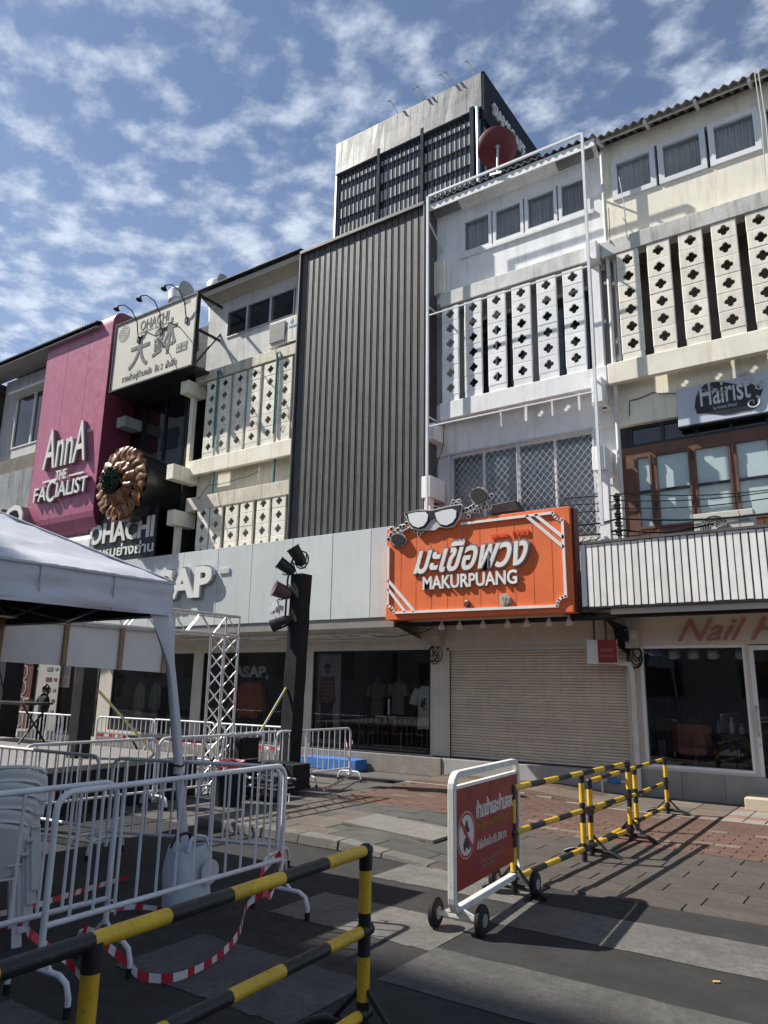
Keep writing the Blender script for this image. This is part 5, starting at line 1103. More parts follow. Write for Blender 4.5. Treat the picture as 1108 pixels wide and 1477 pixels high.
while x < -24.45:
    p_ = MB(); p_.quad((x, 13.80, 5.2), (x+.09, 13.68, 5.2), (x+.09, 13.68, 9.34), (x, 13.80, 9.34)); p_.quad((x+.09, 13.68, 5.2), (x+.18, 13.80, 5.2), (x+.18, 13.80, 9.34), (x+.09, 13.68, 9.34)); part('pleat', p_, white_dirty, hd); x += .18
b = MB(); b.box(-30.5, -24.4, 13.81, 13.9, 5.2, 9.34); part('backing', b, greywall, hd)
a, c = at(-22, 750, Y=13.3), at(37, 735, Y=13.3)
for bb in glyphs('KO', .05, c.x-a.x, 1.35, (a.x, 13.26, 6.45), UX, UZ, shear=.2, split=True): part('letter', bb, letter_w, hd)
for bb in glyphs('KO', .35, c.x-a.x, 1.35, (a.x, 13.62, 6.45), UX, UZ, shear=.2, split=True): part('letter_side', bb, letter_s, hd)
b = MB(); b.box(-24.4, -20.6, 13.68, 14.2, 5.4, 6.55); b.lathe([(.55, -1.9), (.55, 1.9)], (-22.5, 14.15, 6.0), (1, 0, 0), 20) if False else None
wh = whole('awning_band', b, white, 'smooth white band under the curved foot of the pink panel', 'awning', (-22.5, 13.9, 5.4), bevel=.25)
# unfinished dark house at the far left
t = thing('unfinished_building', 'dark unfinished building with bare floors at the far left edge', 'building', (-34, 14, 0))
dk = mat('raw_dark_concrete', (.075, .072, .07), .85, 1.5, .25, streak=.4, bump=.3)
for z in (9.2, 10.6, 12.1, 13.2): b = MB(); b.box(-42, -28.8, 13.9, 19, z, z+.35); part('floor_slab', b, dk, t, bevel=.01)
for x in (-41, -37, -33, -29.4): b = MB(); b.box(x, x+.45, 14.0, 14.5, 9, 14.0 if x < -30 else 13.5); part('column', b, dk, t)
b = MB(); b.box(-42, -29, 16, 19, 0, 13.2); part('back_wall', b, dark, t)
for i in range(4): b = MB(); b.bar((-40+i*3, 13.9, 9.3+.3*i), (-38.2+i*3, 13.85, 13.8-.4*i), .12); part('prop', b, dk, t)
b = MB(); b.box(-30.3, -29.95, 13.4, 13.8, 12.6, 14.35); part('column_stub', b, dk, t)
# ================================================================== salon interior
SF = .30
def chair_salon(x, y):
    o = thing('salon_chair', 'pink cushioned salon armchair behind the salon window', 'chair', (x, y, SF))
    b = MB(); b.lathe([(.30, .42), (.33, .5), (.30, .56), (0, .58)], (x, y, SF), n=16); part('seat', b, mat('salmon_seat', (.42, .17, .13), .5, 4, .1), o, smooth=60)
    b = MB()
    for i in range(13):
        a = R(-10+200*i/12); r0, r1 = .34, .40; z0, z1 = .45, .95
        b.v += [V(x+r1*math.cos(a), y+r1*math.sin(a), SF+z0), V(x+r1*math.cos(a), y+r1*math.sin(a), SF+z1), V(x+r0*math.cos(a), y+r0*math.sin(a), SF+z1), V(x+r0*math.cos(a), y+r0*math.sin(a), SF+z0)]
    for i in range(12):
        for j in range(4): k = i*4; b.face((k+j, k+(j+1) % 4, k+4+(j+1) % 4, k+4+j))
    part('backrest', b, mat('salmon_seat', (0, 0, 0)), o, smooth=40)
    b = MB(); b.cyl((x, y, SF+.02), (x, y, SF+.42), .04, n=10); b.lathe([(.28, 0), (.26, .03), (.05, .05)], (x, y, SF), n=16); part('pedestal', b, steel, o, smooth=40)
q = at(1004, 1100, Y=15.55); chair_salon(q.x, 15.55)
tq = at(1058, 1100, Y=15.5).x
o = thing('salon_trolley', 'black salon trolley with bottles on top behind the salon window', 'trolley', (tq, 15.5, SF))
for z in (.04, .42, .80): b = MB(); b.box(tq-.33, tq+.33, 15.3, 15.7, SF+z, SF+z+.025); part('shelf', b, black, o)
for sx in (-1, 1):
    for sy in (-1, 1): b = MB(); b.bar((tq+sx*.31, 15.5+sy*.18, SF), (tq+sx*.31, 15.5+sy*.18, SF+.82), .025); part('leg', b, black, o)
for dx, h, m, lab in ((-.2, .24, mat('bottle_blue', (.12, .2, .36), .3, 4, .1), 'blue and white bottle on the trolley'), (.03, .30, mat('bottle_white', (.55, .55, .57), .3, 4, .1), 'tall white bottle in the middle of the trolley'), (.2, .2, mat('bottle_cream', (.5, .48, .4), .3, 4, .1), 'short cream bottle at the right of the trolley')):
    oo = thing('bottle', lab, 'bottle', (tq+dx, 15.5, SF+.825)); b = MB(); b.lathe([(0, 0), (.045, .005), (.05, h*.6), (.02, h*.75), (.02, h*.85)], (tq+dx, 15.5, SF+.825), n=12); part('body', b, m, oo, smooth=50); b = MB(); b.cyl((tq+dx, 15.5, SF+.825+h*.85), (tq+dx, 15.5, SF+.825+h), .025, n=10); part('cap', b, m, oo)
b = MB()
for i in range(9): b.box(tq-.2+.045*i, tq-.16+.045*i, 15.35+.02*(i % 3), 15.6, SF+.446, SF+.50+.02*(i % 4))
tw = whole('folded_towels', b, mat('towel_white', (.55, .54, .52), .9, 8, .08), 'folded white towels on the trolley shelf', 'towels', (tq, 15.5, SF+.446))
for px, od in ((973, 'leftmost'), (1001, 'second from left'), (1029, 'third from left'), (1070, 'rightmost')):
    q = at(px, 945, Y=15.1); oo = thing('ceiling_spot', 'unlit round spot lamp inside the salon window, %s of four' % od, 'lamp', (q.x, 15.1, q.z), 'spot lamps inside the salon window'); b = MB(); b.lathe([(.05, .12), (.10, .1), (.12, -.04), (.105, -.05), (0, .02)], q, (0, -.35, 1), 14); part('lamp_head', b, frame_w, oo, smooth=50); b = MB(); b.cyl(q+V(0, 0, .08), (q.x, 15.1, 3.098), .015, n=6); part('stem', b, steel, oo)
q = at(985, 1105, Y=16.2); b = MB(); b.box(q.x-.7, q.x-.25, 16.0, 16.5, SF, SF+.62); whole('storage_box', b, mat('lilac_box', (.30, .24, .28), .6, 4, .1), 'lilac box on the salon floor left of the pink chair', 'box', (q.x-.5, 16.2, SF), bevel=.02)
# ================================================================== white crowd barriers
def tube_path(pts, r, n=8): b = MB(); b.tube(pts, r, n); return b
def crowd_barrier_proto(L, h, n, label, grp):
    o = thing('crowd_barrier', label, 'barrier', (0, 0, 0), grp)
    z0, rc = .36*h if h > 1.1 else .25*h, .11
    pts = [(0, 0, .05)] ; pts = [(0, 0, z0-.16), (0, 0, h-rc)]+[(rc-rc*math.cos(R(a)), 0, h-rc+rc*math.sin(R(a))) for a in (22, 45, 67, 90)]
    pts += [(L-p[0], 0, p[2]) for p in pts[::-1]]
    b = MB(); b.tube(pts, .021, 8); part('frame', b, barrier_w, o, smooth=60)
    b = MB(); b.tube([(0, 0, z0), (L, 0, z0)], .019, 8); part('bottom_rail', b, barrier_w, o, smooth=60)
    bm_ = MB(); bm_.tube([(0, 0, z0), (0, 0, h-.01)], .0115, 6, caps=False); me = bm_.mesh('bar', barrier_w, smooth=60)
    for i in range(n): inst('bar', me, o, (L*(i+1)/(n+1), 0, 0))
    for x in (0.0, L):
        b = MB(); s = .30; zt = z0-.16
        b.tube([(x, -s, .03), (x, -s, .10), (x, -s+.03, .17), (x, -s+.10, .20), (x, s-.10, .20), (x, s-.03, .17), (x, s, .10), (x, s, .03)], .018, 8); b.tube([(x, -.12, .20), (x, 0, zt+.03), (x, .12, .20)], .014, 6); f = part('foot', b, barrier_w, o, smooth=50)
        for y in (-s, s): b = MB(); b.cyl((x, y, 0.002), (x, y, .06), .022, n=8); part('rubber_cap', b, rubber, f)
    b = MB(); b.tube([(L+.02, 0, z0-.02), (L+.07, 0, z0-.02), (L+.07, 0, z0-.12)], .008, 5); b.tube([(L+.02, 0, h-.25), (L+.07, 0, h-.25), (L+.07, 0, h-.32)], .008, 5); part('hook', b, barrier_w, o)
    return o
GB = 'white crowd barriers around the stage and road'
near = crowd_barrier_proto(2.25, 1.20, 12, 'nearest white crowd barrier, its end overlapping in front of the plastic chairs', GB)
near.location = (-4.78, 1.30, 0); near.rotation_euler = (0, 0, R(89.0))
b2 = dup(near, (-4.52, 2.94, 0), R(92.3), 'white crowd barrier beside the pale blue bag with striped tape on its foot')
far = crowd_barrier_proto(2.1, 1.04, 12, 'white crowd barrier standing left of the tent leg before the stage', GB)
far.location = (-9.98, 5.50, 0); far.rotation_euler = (0, 0, R(3))
def fb(x, y, a, label): return dup(far, (x, y, 0), R(a), label)
fb(-7.60, 5.60, 17, 'white crowd barrier behind the bag and tent leg, right of its neighbour')
fb(-9.86, 5.85, 87, 'white crowd barrier along the stage skirt, left half of the row')
fb(-9.72, 7.98, 84, 'white crowd barrier along the stage skirt, nearest the truss tower')
fb(-9.75, 9.35, 88, 'white crowd barrier between truss tower and black lighting mast')
fb(-9.62, 10.55, 87, 'white crowd barrier at the kerb end with red tape on its post')
fb(-20.1, 11.55, 1, 'white crowd barrier at far left before the woman in black')
fb(-19.1, 11.45, 2, 'white crowd barrier overlapping another before the woman in black')
fb(-16.6, 11.65, 2, 'white crowd barrier right of the black post with striped tape')
fb(-14.75, 11.85, 0, 'white crowd barrier directly behind the truss tower')
fb(-12.55, 11.75, 0, 'white crowd barrier behind the black lighting mast before the orange jacket')
# ================================================================== yellow and black barriers
def striped(b, p0, p1, r, seg, ph=0, n=10):
    p0 = Vector(p0); p1 = Vector(p1); L = (p1-p0).length; d = (p1-p0)/L; s = 0.0; k = ph
    while s < L-1e-4:
        e = min(L, s+seg); b.tube([p0+d*s, p0+d*e], r*(1 if k % 2 else 1.012), n, k % 2); s = e; k += 1
    return b
def bollard_barrier(L, h, posts, label, grp, r=.030, seg=.34):
    o = thing('traffic_barrier', label, 'barrier', (0, 0, 0), grp)
    for i, z in enumerate((h, h*.575, h*.15)):
        b = MB(); striped(b, (0.03 if z == h else 0, 0, z), (L-(.03 if z == h else 0), 0, z), r, seg, 1); part('rail', b, [black, yellow], o, smooth=50)
    for k, x in enumerate(posts):
        b = MB(); b.tube([(x, 0, h-.004), (x, 0, h-.10)], r*1.15, 10, 0); striped(b, (x, 0, h-.10), (x, 0, .12), r*1.06, .215, 1); b.cyl((x, 0, .12), (x, 0, .02), r*1.06, n=10)
        if k in (0, len(posts)-1): b.lathe([(r*1.3, -.0), (r*1.2, .02), (r*.6, .035), (0, .036)], (x, 0, h), n=10)
        for z in (h*.575, h*.15): b.tube([(x-r*1.5, 0, z), (x+r*1.5, 0, z)], r*1.2, 10, 0)
        p = part('post', b, [black, yellow], o, smooth=50)
    for x in (posts[0], posts[-1]):
        s = .27; b = MB(); b.tube([(x, -s-.06, .02), (x, -s, .05), (x, -s+.07, .075), (x, s-.07, .075), (x, s, .05), (x, s+.06, .02)], .028, 8); b.tube([(x, -.19, .07), (x, 0, .28)], .016, 6); b.tube([(x, .19, .07), (x, 0, .28)], .016, 6); part('foot', b, black, o, smooth=50)
    return o
GY = 'yellow and black striped barriers'
o = bollard_barrier(3.30, .95, (0, 1.72, 3.28), 'yellow and black barrier starting right behind the red no parking board', GY)
o.location = (-3.27, 6.98, 0); o.rotation_euler = (0, 0, R(87.8))
o2 = dup(o, (-3.24, 9.05, .008), R(91), 'yellow and black barrier furthest away, ending before the salon')
o2.scale = (1.12, 1.0, .87)
o3 = dup(o, (-2.665, 3.72, 0), R(-86.5), 'nearest yellow and black barrier crossing the foreground')
o3.scale = (1.08, 1.12, 1.03)
# ================================================================== no-parking board on wheels
t = thing('no_parking_board', 'wheeled white tube frame with red Thai no entry and no parking board', 'sign', (-3.2, 6.35, 0))
Lb, hb_ = 1.58, 1.17
W0 = V(-3.15, 5.56, 0); ub = V(-.085, 1, 0).normalized(); nb = V(1, .085, 0).normalized()
def wp(u, n_, z): return W0+ub*u+nb*n_+V(0, 0, z)
frm = mat('chipped_white_tube', (.74, .73, .68), .45, 7, .08, chip=.85, chip_col=(.16, .10, .06), streak=.3, streak_col=(.35, .31, .26), blot=.15, blot_col=(.2, .15, .1))
rc = .12
def rloop(u0, u1, z0, z1, rc, n=5):
    pts = []
    for (cu_, cz, a0) in ((u1-rc, z1-rc, 0), (u0+rc, z1-rc, 90), (u0+rc, z0+rc, 180), (u1-rc, z0+rc, 270)):
        for i in range(n+1): a = R(a0+90*i/n); pts.append((cu_+rc*math.cos(a), cz+rc*math.sin(a)))
    return pts
b = MB(); b.ring(rloop(0, Lb, .14, 1.22, .13), rloop(.055, Lb-.055, .195, 1.165, .085), wp(0, 0, 0), ub, UZ, -.03, .03); part('frame', b, frm, t, bevel=.008)
b = MB(); b.prism([(.06, .30), (Lb-.06, .30), (Lb-.06, 1.078), (.06, 1.078)], wp(0, 0, 0), ub, UZ, -.012, .012); brd = part('red_panel', b, red_m, t)
b = MB(); b.prism([(.056, 1.079), (Lb-.056, 1.079), (Lb-.056, 1.105), (.056, 1.105)], wp(0, 0, 0), ub, UZ, -.02, .02); part('top_bar', b, frm, t)
bw = mat('board_white_print', (.66, .64, .60), .5, 3, .04); by = mat('board_yellow_print', (.36, .20, .045), .5, 3, .06); br2 = mat('board_red_print', (.42, .035, .03), .5, 3, .05)
def bt(body, u0, z0, w, h, m, **k):
    for bb in glyphs(body, .002, w, h, wp(u0, .0125, z0), ub, UZ, **k): part('lettering', bb, m, t)
bt('ห้ามเข้าและห้ามจอด', .50, .795, .92, .155, bw, bold=.03)
bt('No Entry and No Parking', .50, .680, .72, .085, by, bold=.008)
bt('ฝ่าฝืนล็อคล้อ ปรับ 500 บาท', .51, .545, .70, .085, bw, bold=.012)
bt('สำนักงานจัดการทรัพย์สิน', .62, .425, .45, .035, mat('board_dim_print', (.40, .22, .2), .5, 3, .05))
bt('โทร 02 218 3000', .62, .385, .26, .026, mat('board_dim_print', (0, 0, 0)))
b = MB(); b.prism([(.535, .36), (.58, .36), (.58, .385), (.56, .385), (.56, .43), (.54, .43), (.54, .385), (.535, .385)], wp(0, .0125, 0), ub, UZ, 0, .002); part('printed_mark', b, mat('board_purple', (.16, .05, .16), .5, 3, .1), t)
cc = (.285, .70)
def ell(rx, ry, n=32): return [(cc[0]+rx*math.cos(2*math.pi*i/n), cc[1]+ry*math.sin(2*math.pi*i/n)) for i in range(n)]
b = MB(); b.prism(ell(.185, .185), wp(0, .0123, 0), ub, UZ, 0, .0012); part('roundel', b, bw, t)
b = MB(); b.ring(ell(.178, .178), ell(.158, .158), wp(0, .0137, 0), ub, UZ, 0, .0012); b.prism([(cc[0]-.125, cc[1]+.10), (cc[0]-.10, cc[1]+.125), (cc[0]+.125, cc[1]-.10), (cc[0]+.10, cc[1]-.125)], wp(0, .0160, 0), ub, UZ, 0, .001); part('prohibition_ring', b, br2, t)
b = MB(); k = cc
for pts in ([(-.03, .02), (.03, .02), (.045, .05), (.03, .075), (.02, .11), (-.01, .115), (-.03, .08), (-.045, .05)], [(-.06, -.10), (.06, -.10), (.07, -.06), (.045, -.05), (.03, -.02), (-.035, -.02), (-.05, -.05), (-.07, -.06)]): b.prism([(k[0]+x, k[1]+z) for x, z in pts], wp(0, .0138, 0), ub, UZ, 0, .001)
for (x, z) in ((-.04, .03), (.04, .03), (-.04, -.105), (.04, -.105)): b.prism([(k[0]+x+.018*math.cos(i*.7854), k[1]+z+.018*math.sin(i*.7854)) for i in range(8)], wp(0, .0152, 0), ub, UZ, 0, .0006)
part('vehicle_pictogram', b, blk2, t)
for u in (.14, Lb-.14):
    b = MB(); b.bar(wp(u, -.18, .115), wp(u, .18, .115), .025, mi=0); b.bar(wp(u, .02, .17), wp(u, .17, .115), .022); b.bar(wp(u, -.02, .17), wp(u, -.17, .115), .022); part('axle', b, frm, t)
    for n_ in (-.20, .20):
        b = MB(); b.lathe([(.045, -.026), (.10, -.026), (.115, -.014), (.115, .014), (.10, .026), (.045, .026)], wp(u, n_, .116), nb, 22); w_ = part('wheel', b, rubber, t, smooth=50)
        b = MB(); b.lathe([(0, -.03), (.05, -.03), (.05, .03), (0, .03)], wp(u, n_, .116), nb, 14); part('hub', b, steel, w_)
# ================================================================== tent
t = thing('marquee_tent', 'white pop-up tent with deep valance and gathered corner leg covers on the left', 'tent', (-8.2, 4.0, 0))
TX0, TX1, TY0, TY1, TZ, TB, TP = -10.5, -6.7, 1.7, 5.5, 3.0, 2.62, 3.98
ct = [(TX1, TY0), (TX1, TY1), (TX0, TY1), (TX0, TY0)]; pk = V(-8.6, 3.6, TP)
for k in range(4):
    a = V(*ct[k], TZ); c = V(*ct[(k+1) % 4], TZ); b = MB(); n1, n2 = 16, 26
    for i in range(n1+1):
        s = i/n1
        for j in range(n2+1):
            q = a.lerp(c, j/n2).lerp(pk, s); sag = -.05*math.sin(math.pi*s)*math.sin(math.pi*j/n2)+.012*math.sin(j*2.3+s*9+k)*(1-s)*(.4+.6*math.sin(math.pi*j/n2))+.010*math.sin(j*.8+i*2.2)
            sag += .034*mnoise.noise(V(q.x*.9, q.y*1.1, q.z*14))*(1-s)+.02*mnoise.noise(V(q.x*3, q.y*3, q.z*20))
            if s == 0: sag *= .3
            b.v.append(q+V(0, 0, sag if s < 1 else 0))
    for i in range(n1):
        for j in range(n2): e = i*(n2+1)+j; b.face((e, e+1, e+n2+2, e+n2+1))
    part('roof_panel', b, tent_m, t, smooth=80)
    b = MB(); cc_ = V(pk.x, pk.y, 0); a_ = a.lerp(V(pk.x, pk.y, a.z), .012); c_ = c.lerp(V(pk.x, pk.y, c.z), .012); b.quad(a_-V(0, 0, .09), c_-V(0, 0, .09), pk-V(0, 0, .14)); b.quad(a_-V(0, 0, .09), a_-V(0, 0, TZ-TB-.012), c_-V(0, 0, TZ-TB-.012), c_-V(0, 0, .09)); part('under_sheet', b, mat('tent_black_under_sheet', (.018, .018, .02), .8, 3, .2), t)  # black sheet just under each roof panel and inside its valance
    nn = V((c-a).y, -(c-a).x, 0).normalized()*-1; b = MB(); n1, n2 = 8, 50
    if (((a+c)/2)-V(-8.6, 3.6, TZ)).dot(nn) < 0: nn = -nn
    for i in range(n1+1):
        for j in range(n2+1):
            f = j/n2; q = a.lerp(c, f); ry = .045*mnoise.noise(V(q.x*1.3, q.y*1.3, i*.55+k*7))+.022*mnoise.noise(V(q.x*4+3, q.y*4, i*.9))
            b.v.append(q+nn*(.012+ry*(.4+i/n1))+V(0, 0, -(TZ-TB)*i/n1-.012*math.sin(math.pi*f)*(i/n1)+(.006*math.sin(j*2.1) if i == 0 else 0)))
    for i in range(n1):
        for j in range(n2): e = i*(n2+1)+j; b.face((e, e+1, e+n2+2, e+n2+1))
    part('valance', b, tent_m, t, smooth=80)
hemm = mat('tent_hem', (0.50, 0.51, 0.55), .7, 4, .06)
for z in (TZ-.012, TB+.035):
    b = MB(); b.box(TX1+.012, TX1+.030, TY0, TY1+.02, z-.016, z+.004); part('hem', b, hemm, t)
for y in (2.3, 3.1, 3.9, 4.72): b = MB(); b.box(TX1+.014, TX1+.032, y, y+.012, TB, TZ-.03); part('seam', b, hemm, t)
b = MB(); b.tube([V(TX1, TY1, TZ+.012), V(TX1, TY1, TZ).lerp(pk, .5)+V(0, 0, .005), pk+V(0, 0, .01)], .012, 6); part('ridge_seam', b, hemm, t, smooth=60)
legx = [(-6.76, 5.44, -6.52, 5.82), (-6.76, 1.76, -6.6, 1.5), (-10.44, 5.44, -10.5, 5.6), (-10.44, 1.76, -10.5, 1.6)]
for (x0, y0, x1, y1) in legx:
    b = MB(); b.bar((x0, y0, TZ), (x1, y1, 0.0), .05); l = part('leg', b, steel, t)
    b = MB(); prof = [(2.63, .17, .03), (2.45, .13, .045), (2.28, .085, .045), (2.1, .055, .045), (1.9, .05, .045), (1.4, .055, .05), (.9, .048, .045), (.45, .05, .045), (.1, .06, .05)]
    m_ = 16
    for z, wx_, wy_ in prof:
        f = 1-z/TZ; cx_, cy_ = x0+(x1-x0)*f, y0+(y1-y0)*f
        off = max(0, (z-2.0))*.20
        for j in range(m_): a = 2*math.pi*j/m_; rr = 1+.14*math.sin(5*a+z*3); b.v.append(V(cx_+wy_*rr*math.cos(a), cy_-(off*.6 if y0 > 4 else -off*.6)+wx_*rr*math.sin(a), z))
    for i in range(len(prof)-1):
        for j in range(m_): b.face((i*m_+j, i*m_+(j+1) % m_, (i+1)*m_+(j+1) % m_, (i+1)*m_+j))
    part('leg_cover', b, tent_m, l, smooth=70)
    b = MB()
    for z in (1.02, .92): f = 1-z/TZ; b.tube([(x0+(x1-x0)*f+.065*math.cos(i*.63), y0+(y1-y0)*f+.065*math.sin(i*.63), z+.01*math.sin(i)) for i in range(11)], .008, 5)
    part('tie_cord', b, rubber, l)
for k in range(4):
    a = V(*ct[k], TZ-.05); c = V(*ct[(k+1) % 4], TZ-.05); a = a.lerp(V(-8.6, 3.6, a.z), .03); c = c.lerp(V(-8.6, 3.6, c.z), .03)
    for q in range(2):
        p0 = a.lerp(c, q*.5); p1 = a.lerp(c, q*.5+.5); b = MB(); b.bar(p0, p1-V(0, 0, .32), .025); b.bar(p0-V(0, 0, .32), p1, .025); part('scissor_strut', b, steel, t)
# ================================================================== stage
t = thing('stage', 'low grey stage deck with black cloth skirt behind the barriers at left', 'stage', (-13, 7, 0))
b = MB(); b.box(-17, -10.2, 4.2, 9.2, .60, .68); part('deck', b, mat('stage_deck', (.19, .18, .17), .7, 3, .15, speck=.1), t, bevel=.006)
b = MB(); n2 = 90; pts = [(-10.22, 4.2+5.0*i/n2) for i in range(n2+1)]
for i in range(n2+1): b.v += [V(pts[i][0]+.02*math.sin(i*1.7), pts[i][1], .60), V(pts[i][0]+.035*math.sin(i*1.7+.2), pts[i][1], .01)]
for i in range(n2): b.face((2*i, 2*i+1, 2*i+3, 2*i+2))
part('skirt', b, cloth_b, t, smooth=70)
b = MB(); b.box(-17, -10.25, 9.14, 9.19, .01, .6); b.box(-17, -10.25, 4.21, 4.25, .01, .6); part('side_skirt', b, cloth_b, t)
def ladder(b, p, q, w, axis2, n, r=.024, rb=.011):
    """square lattice truss from p to q; chords offset along axis1, axis2"""
    p = Vector(p); q = Vector(q); d = (q-p).normalized(); a2 = Vector(axis2).normalized(); a1 = d.cross(a2)
    co = [a1*(w/2)+a2*(w/2), a1*(w/2)-a2*(w/2), -a1*(w/2)-a2*(w/2), -a1*(w/2)+a2*(w/2)]
    return co
def truss(name, label, cat, segs, w=.34, loc=(0, 0, 0)):
    o = thing(name, label, cat, loc)
    for p, q, a2 in segs:
        p = Vector(p); q = Vector(q); d = (q-p).normalized(); a2 = Vector(a2); a1 = d.cross(a2); L = (q-p).length; n_ = max(2, round(L/.30))
        co = [a1*(w/2)+a2*(w/2), a1*(w/2)-a2*(w/2), -a1*(w/2)-a2*(w/2), -a1*(w/2)+a2*(w/2)]
        for c in co: b = MB(); b.tube([p+c, q+c], .024, 8); part('chord', b, truss_m, o, smooth=60)
        for f in range(4):
            c0, c1 = co[f], co[(f+1) % 4]
            for i in range(n_):
                s0, s1 = p+d*(L*i/n_), p+d*(L*(i+1)/n_); b = MB(); b.tube([s0+(c0 if i % 2 == 0 else c1), s1+(c1 if i % 2 == 0 else c0)], .010, 5, caps=False)
                b.tube([s0+(c1 if i % 2 == 0 else c0), s1+(c0 if i % 2 == 0 else c1)], .010, 5, caps=False) if d.z > .5 else None
                part('lattice_bar', b, truss_m, o)
        for e in (p, q):
            for i in range(4): b = MB(); b.tube([e+co[i], e+co[(i+1) % 4]], .016, 6); part('end_bar', b, truss_m, o)
    return o
tx, ty = -9.98, 9.45
o = truss('truss_gantry', 'silver lattice truss gantry on a square tower in front of the shop window', 'truss', [((tx, ty, 0.03), (tx, ty, 2.72), (1, 0, 0)), ((tx, ty+.17, 2.9), (tx, 4.4, 2.9), (1, 0, 0))], .34, (tx, ty, 0))
b = MB(); b.box(tx-.4, tx+.4, ty-.4, ty+.4, 0, .03); part('base_plate', b, steel, o)
# boards hung below the gantry
hp0 = thing('backdrop_boards', 'row of white boards with brown wooden battens hung under the silver truss', 'hoarding', (-10.1, 6.5, 2.1))
ys = [3.2, 4.25, 5.42, 6.40, 7.36, 8.26]
for i in range(5):
    z0 = 2.14-(ys[i]-5.4)*.03; b = MB(); yy0, yy1 = ys[i]+.006, ys[i+1]-.006
    b.v = [V(-10.13, yy0, z0), V(-10.10, yy0, z0), V(-10.10, yy1, z0-.03), V(-10.13, yy1, z0-.03), V(-10.13, yy0, 2.72), V(-10.10, yy0, 2.72), V(-10.10, yy1, 2.72), V(-10.13, yy1, 2.72)]
    b.f = [(0, 3, 2, 1), (4, 5, 6, 7), (0, 1, 5, 4), (1, 2, 6, 5), (2, 3, 7, 6), (3, 0, 4, 7)]; b.m = [0]*6
    part('board', b, mat('hoarding_white', (.66, .66, .66), .7, 2, .05), hp0)
wd = mat('batten_wood', (.30, .19, .11), .75, 5, .2, bump=.2)
for i in range(1, 6): b = MB(); yy = ys[i]-(.05 if i == 5 else 0); b.box(-10.095, -10.05, yy-.035, yy+.035, 2.13-(yy-5.4)*.03, 2.74); part('batten', b, wd, hp0, bevel=.004)
b = MB(); b.box(-10.095, -10.06, 3.2, 8.26, 2.70, 2.745); part('top_batten', b, mat('batten_grey', (.45, .44, .42), .7, 4, .1), hp0)
# black masts
def mast(x, y, w, z1, label, lean=0.0):
    o = thing('lighting_mast', label, 'mast', (x, y, 0)); b = MB(); k = 12; pr_ = []
    for i in range(k+1):
        z = .06+(z1-.06)*i/k; s = w/2*(1+.03*math.sin(i*2.3)); cx_ = x+lean*i/k
        b.v += [V(cx_-s, y-s, z), V(cx_+s, y-s, z), V(cx_+s, y+s, z), V(cx_-s, y+s, z)]
    for i in range(k):
        for j in range(4): b.face((i*4+j, i*4+(j+1) % 4, (i+1)*4+(j+1) % 4, (i+1)*4+j))
    b.face((k*4, k*4+1, k*4+2, k*4+3)); part('cloth_cover', b, cloth_b, o, bevel=.015)
    b = MB(); b.box(x-.3, x+.3, y-.3, y+.3, 0, .06); part('base', b, black, o)
    return o
o = mast(-9.74, 11.05, .30, 4.02, 'tall square black cloth covered mast carrying spotlights before the clothes shop', .12)
lamp_b = mat('lamp_black', (.02, .02, .022), .3, 6, .2)
def spot(parent, p, d, L=.30, r=.10, m=lamp_b, nm='spotlight'):
    d = Vector(d).normalized(); p = Vector(p); b = MB(); b.lathe([(0, -L*.5), (r*.6, -L*.48), (r*.9, -L*.2), (r, L*.4), (r*1.1, L*.5), (r*.9, L*.5), (0, L*.35)], p, d, 14); s = part(nm, b, m, parent, smooth=50)
    u = d.orthogonal().normalized(); b = MB(); b.tube([p+u*r*1.3, p+u*r*1.3-d*.05-V(0, 0, .0), p-d*L*.65, p-u*r*1.3-d*.05, p-u*r*1.3], .014, 6); part('yoke', b, m, s)
mx_, my_ = -9.60, 11.0
spot(o, (mx_-.0, my_-.1, 4.36), (-.3, -.5, .8), .42, .13); spot(o, (mx_-.20, my_-.2, 4.14), (-.5, -.6, .5), .38, .12)
b = MB(); b.tube([(mx_+.1+.17*math.cos(i*.5), my_-.1, 4.28+.17*math.sin(i*.5)) for i in range(14)], .015, 6); part('hoop', b, lamp_b, o, smooth=60)
spot(o, (mx_-.24, my_-.25, 3.66), (-.4, -.6, .25), .36, .15, mat('dark_red_lamp', (.09, .05, .05), .5, 5, .2)); spot(o, (mx_-.22, my_-.25, 3.06), (-.8, -.4, -.35), .40, .12)
b = MB()
for i in range(14):
    p = V(mx_-.30+rnd.uniform(-.12, .12), my_-.3+rnd.uniform(-.1, .1), 3.28+rnd.uniform(-.16, .16)); e = [p+V(rnd.uniform(-.12, .12), rnd.uniform(-.12, .12), rnd.uniform(-.14, .14)) for _ in range(3)]; b.quad(*e)
part('clear_plastic_wrap', b, mat('plastic_wrap', (.75, .75, .75), .12, 9, .1, spec=.8), o)
b = MB(); b.tube([(mx_-.1, my_-.15, 4.3), (mx_-.16, my_-.2, 3.9), (mx_-.18, my_-.2, 3.05)], .02, 6); part('bracket', b, lamp_b, o)
bx = MB(); bx.box(-9.95, -9.0, 10.35, 10.80, .10, .52); o = whole('speaker_box', bx, cloth_b, 'long black box at the foot of the black mast behind the white barrier', 'box', (-9.5, 10.6, .1), bevel=.02)
b = MB(); b.box(-9.45, -9.35, 10.33, 10.348, .28, .36); part('handle_plate', b, steel, o)
mast(at(10, 1000, Y=9.6).x, 9.6, .45, 3.6, 'black cloth wrapped post behind the white boards at left')
MX = at(122, 1000, Y=7.6).x
m2 = mast(MX, 7.6, .26, 2.42, 'grey and black wrapped post standing on the stage before the shop doors')
b = MB(); b.cyl((MX, 7.6, 2.4), (MX, 7.6, 2.72), .03, n=6); part('spigot', b, black, m2)
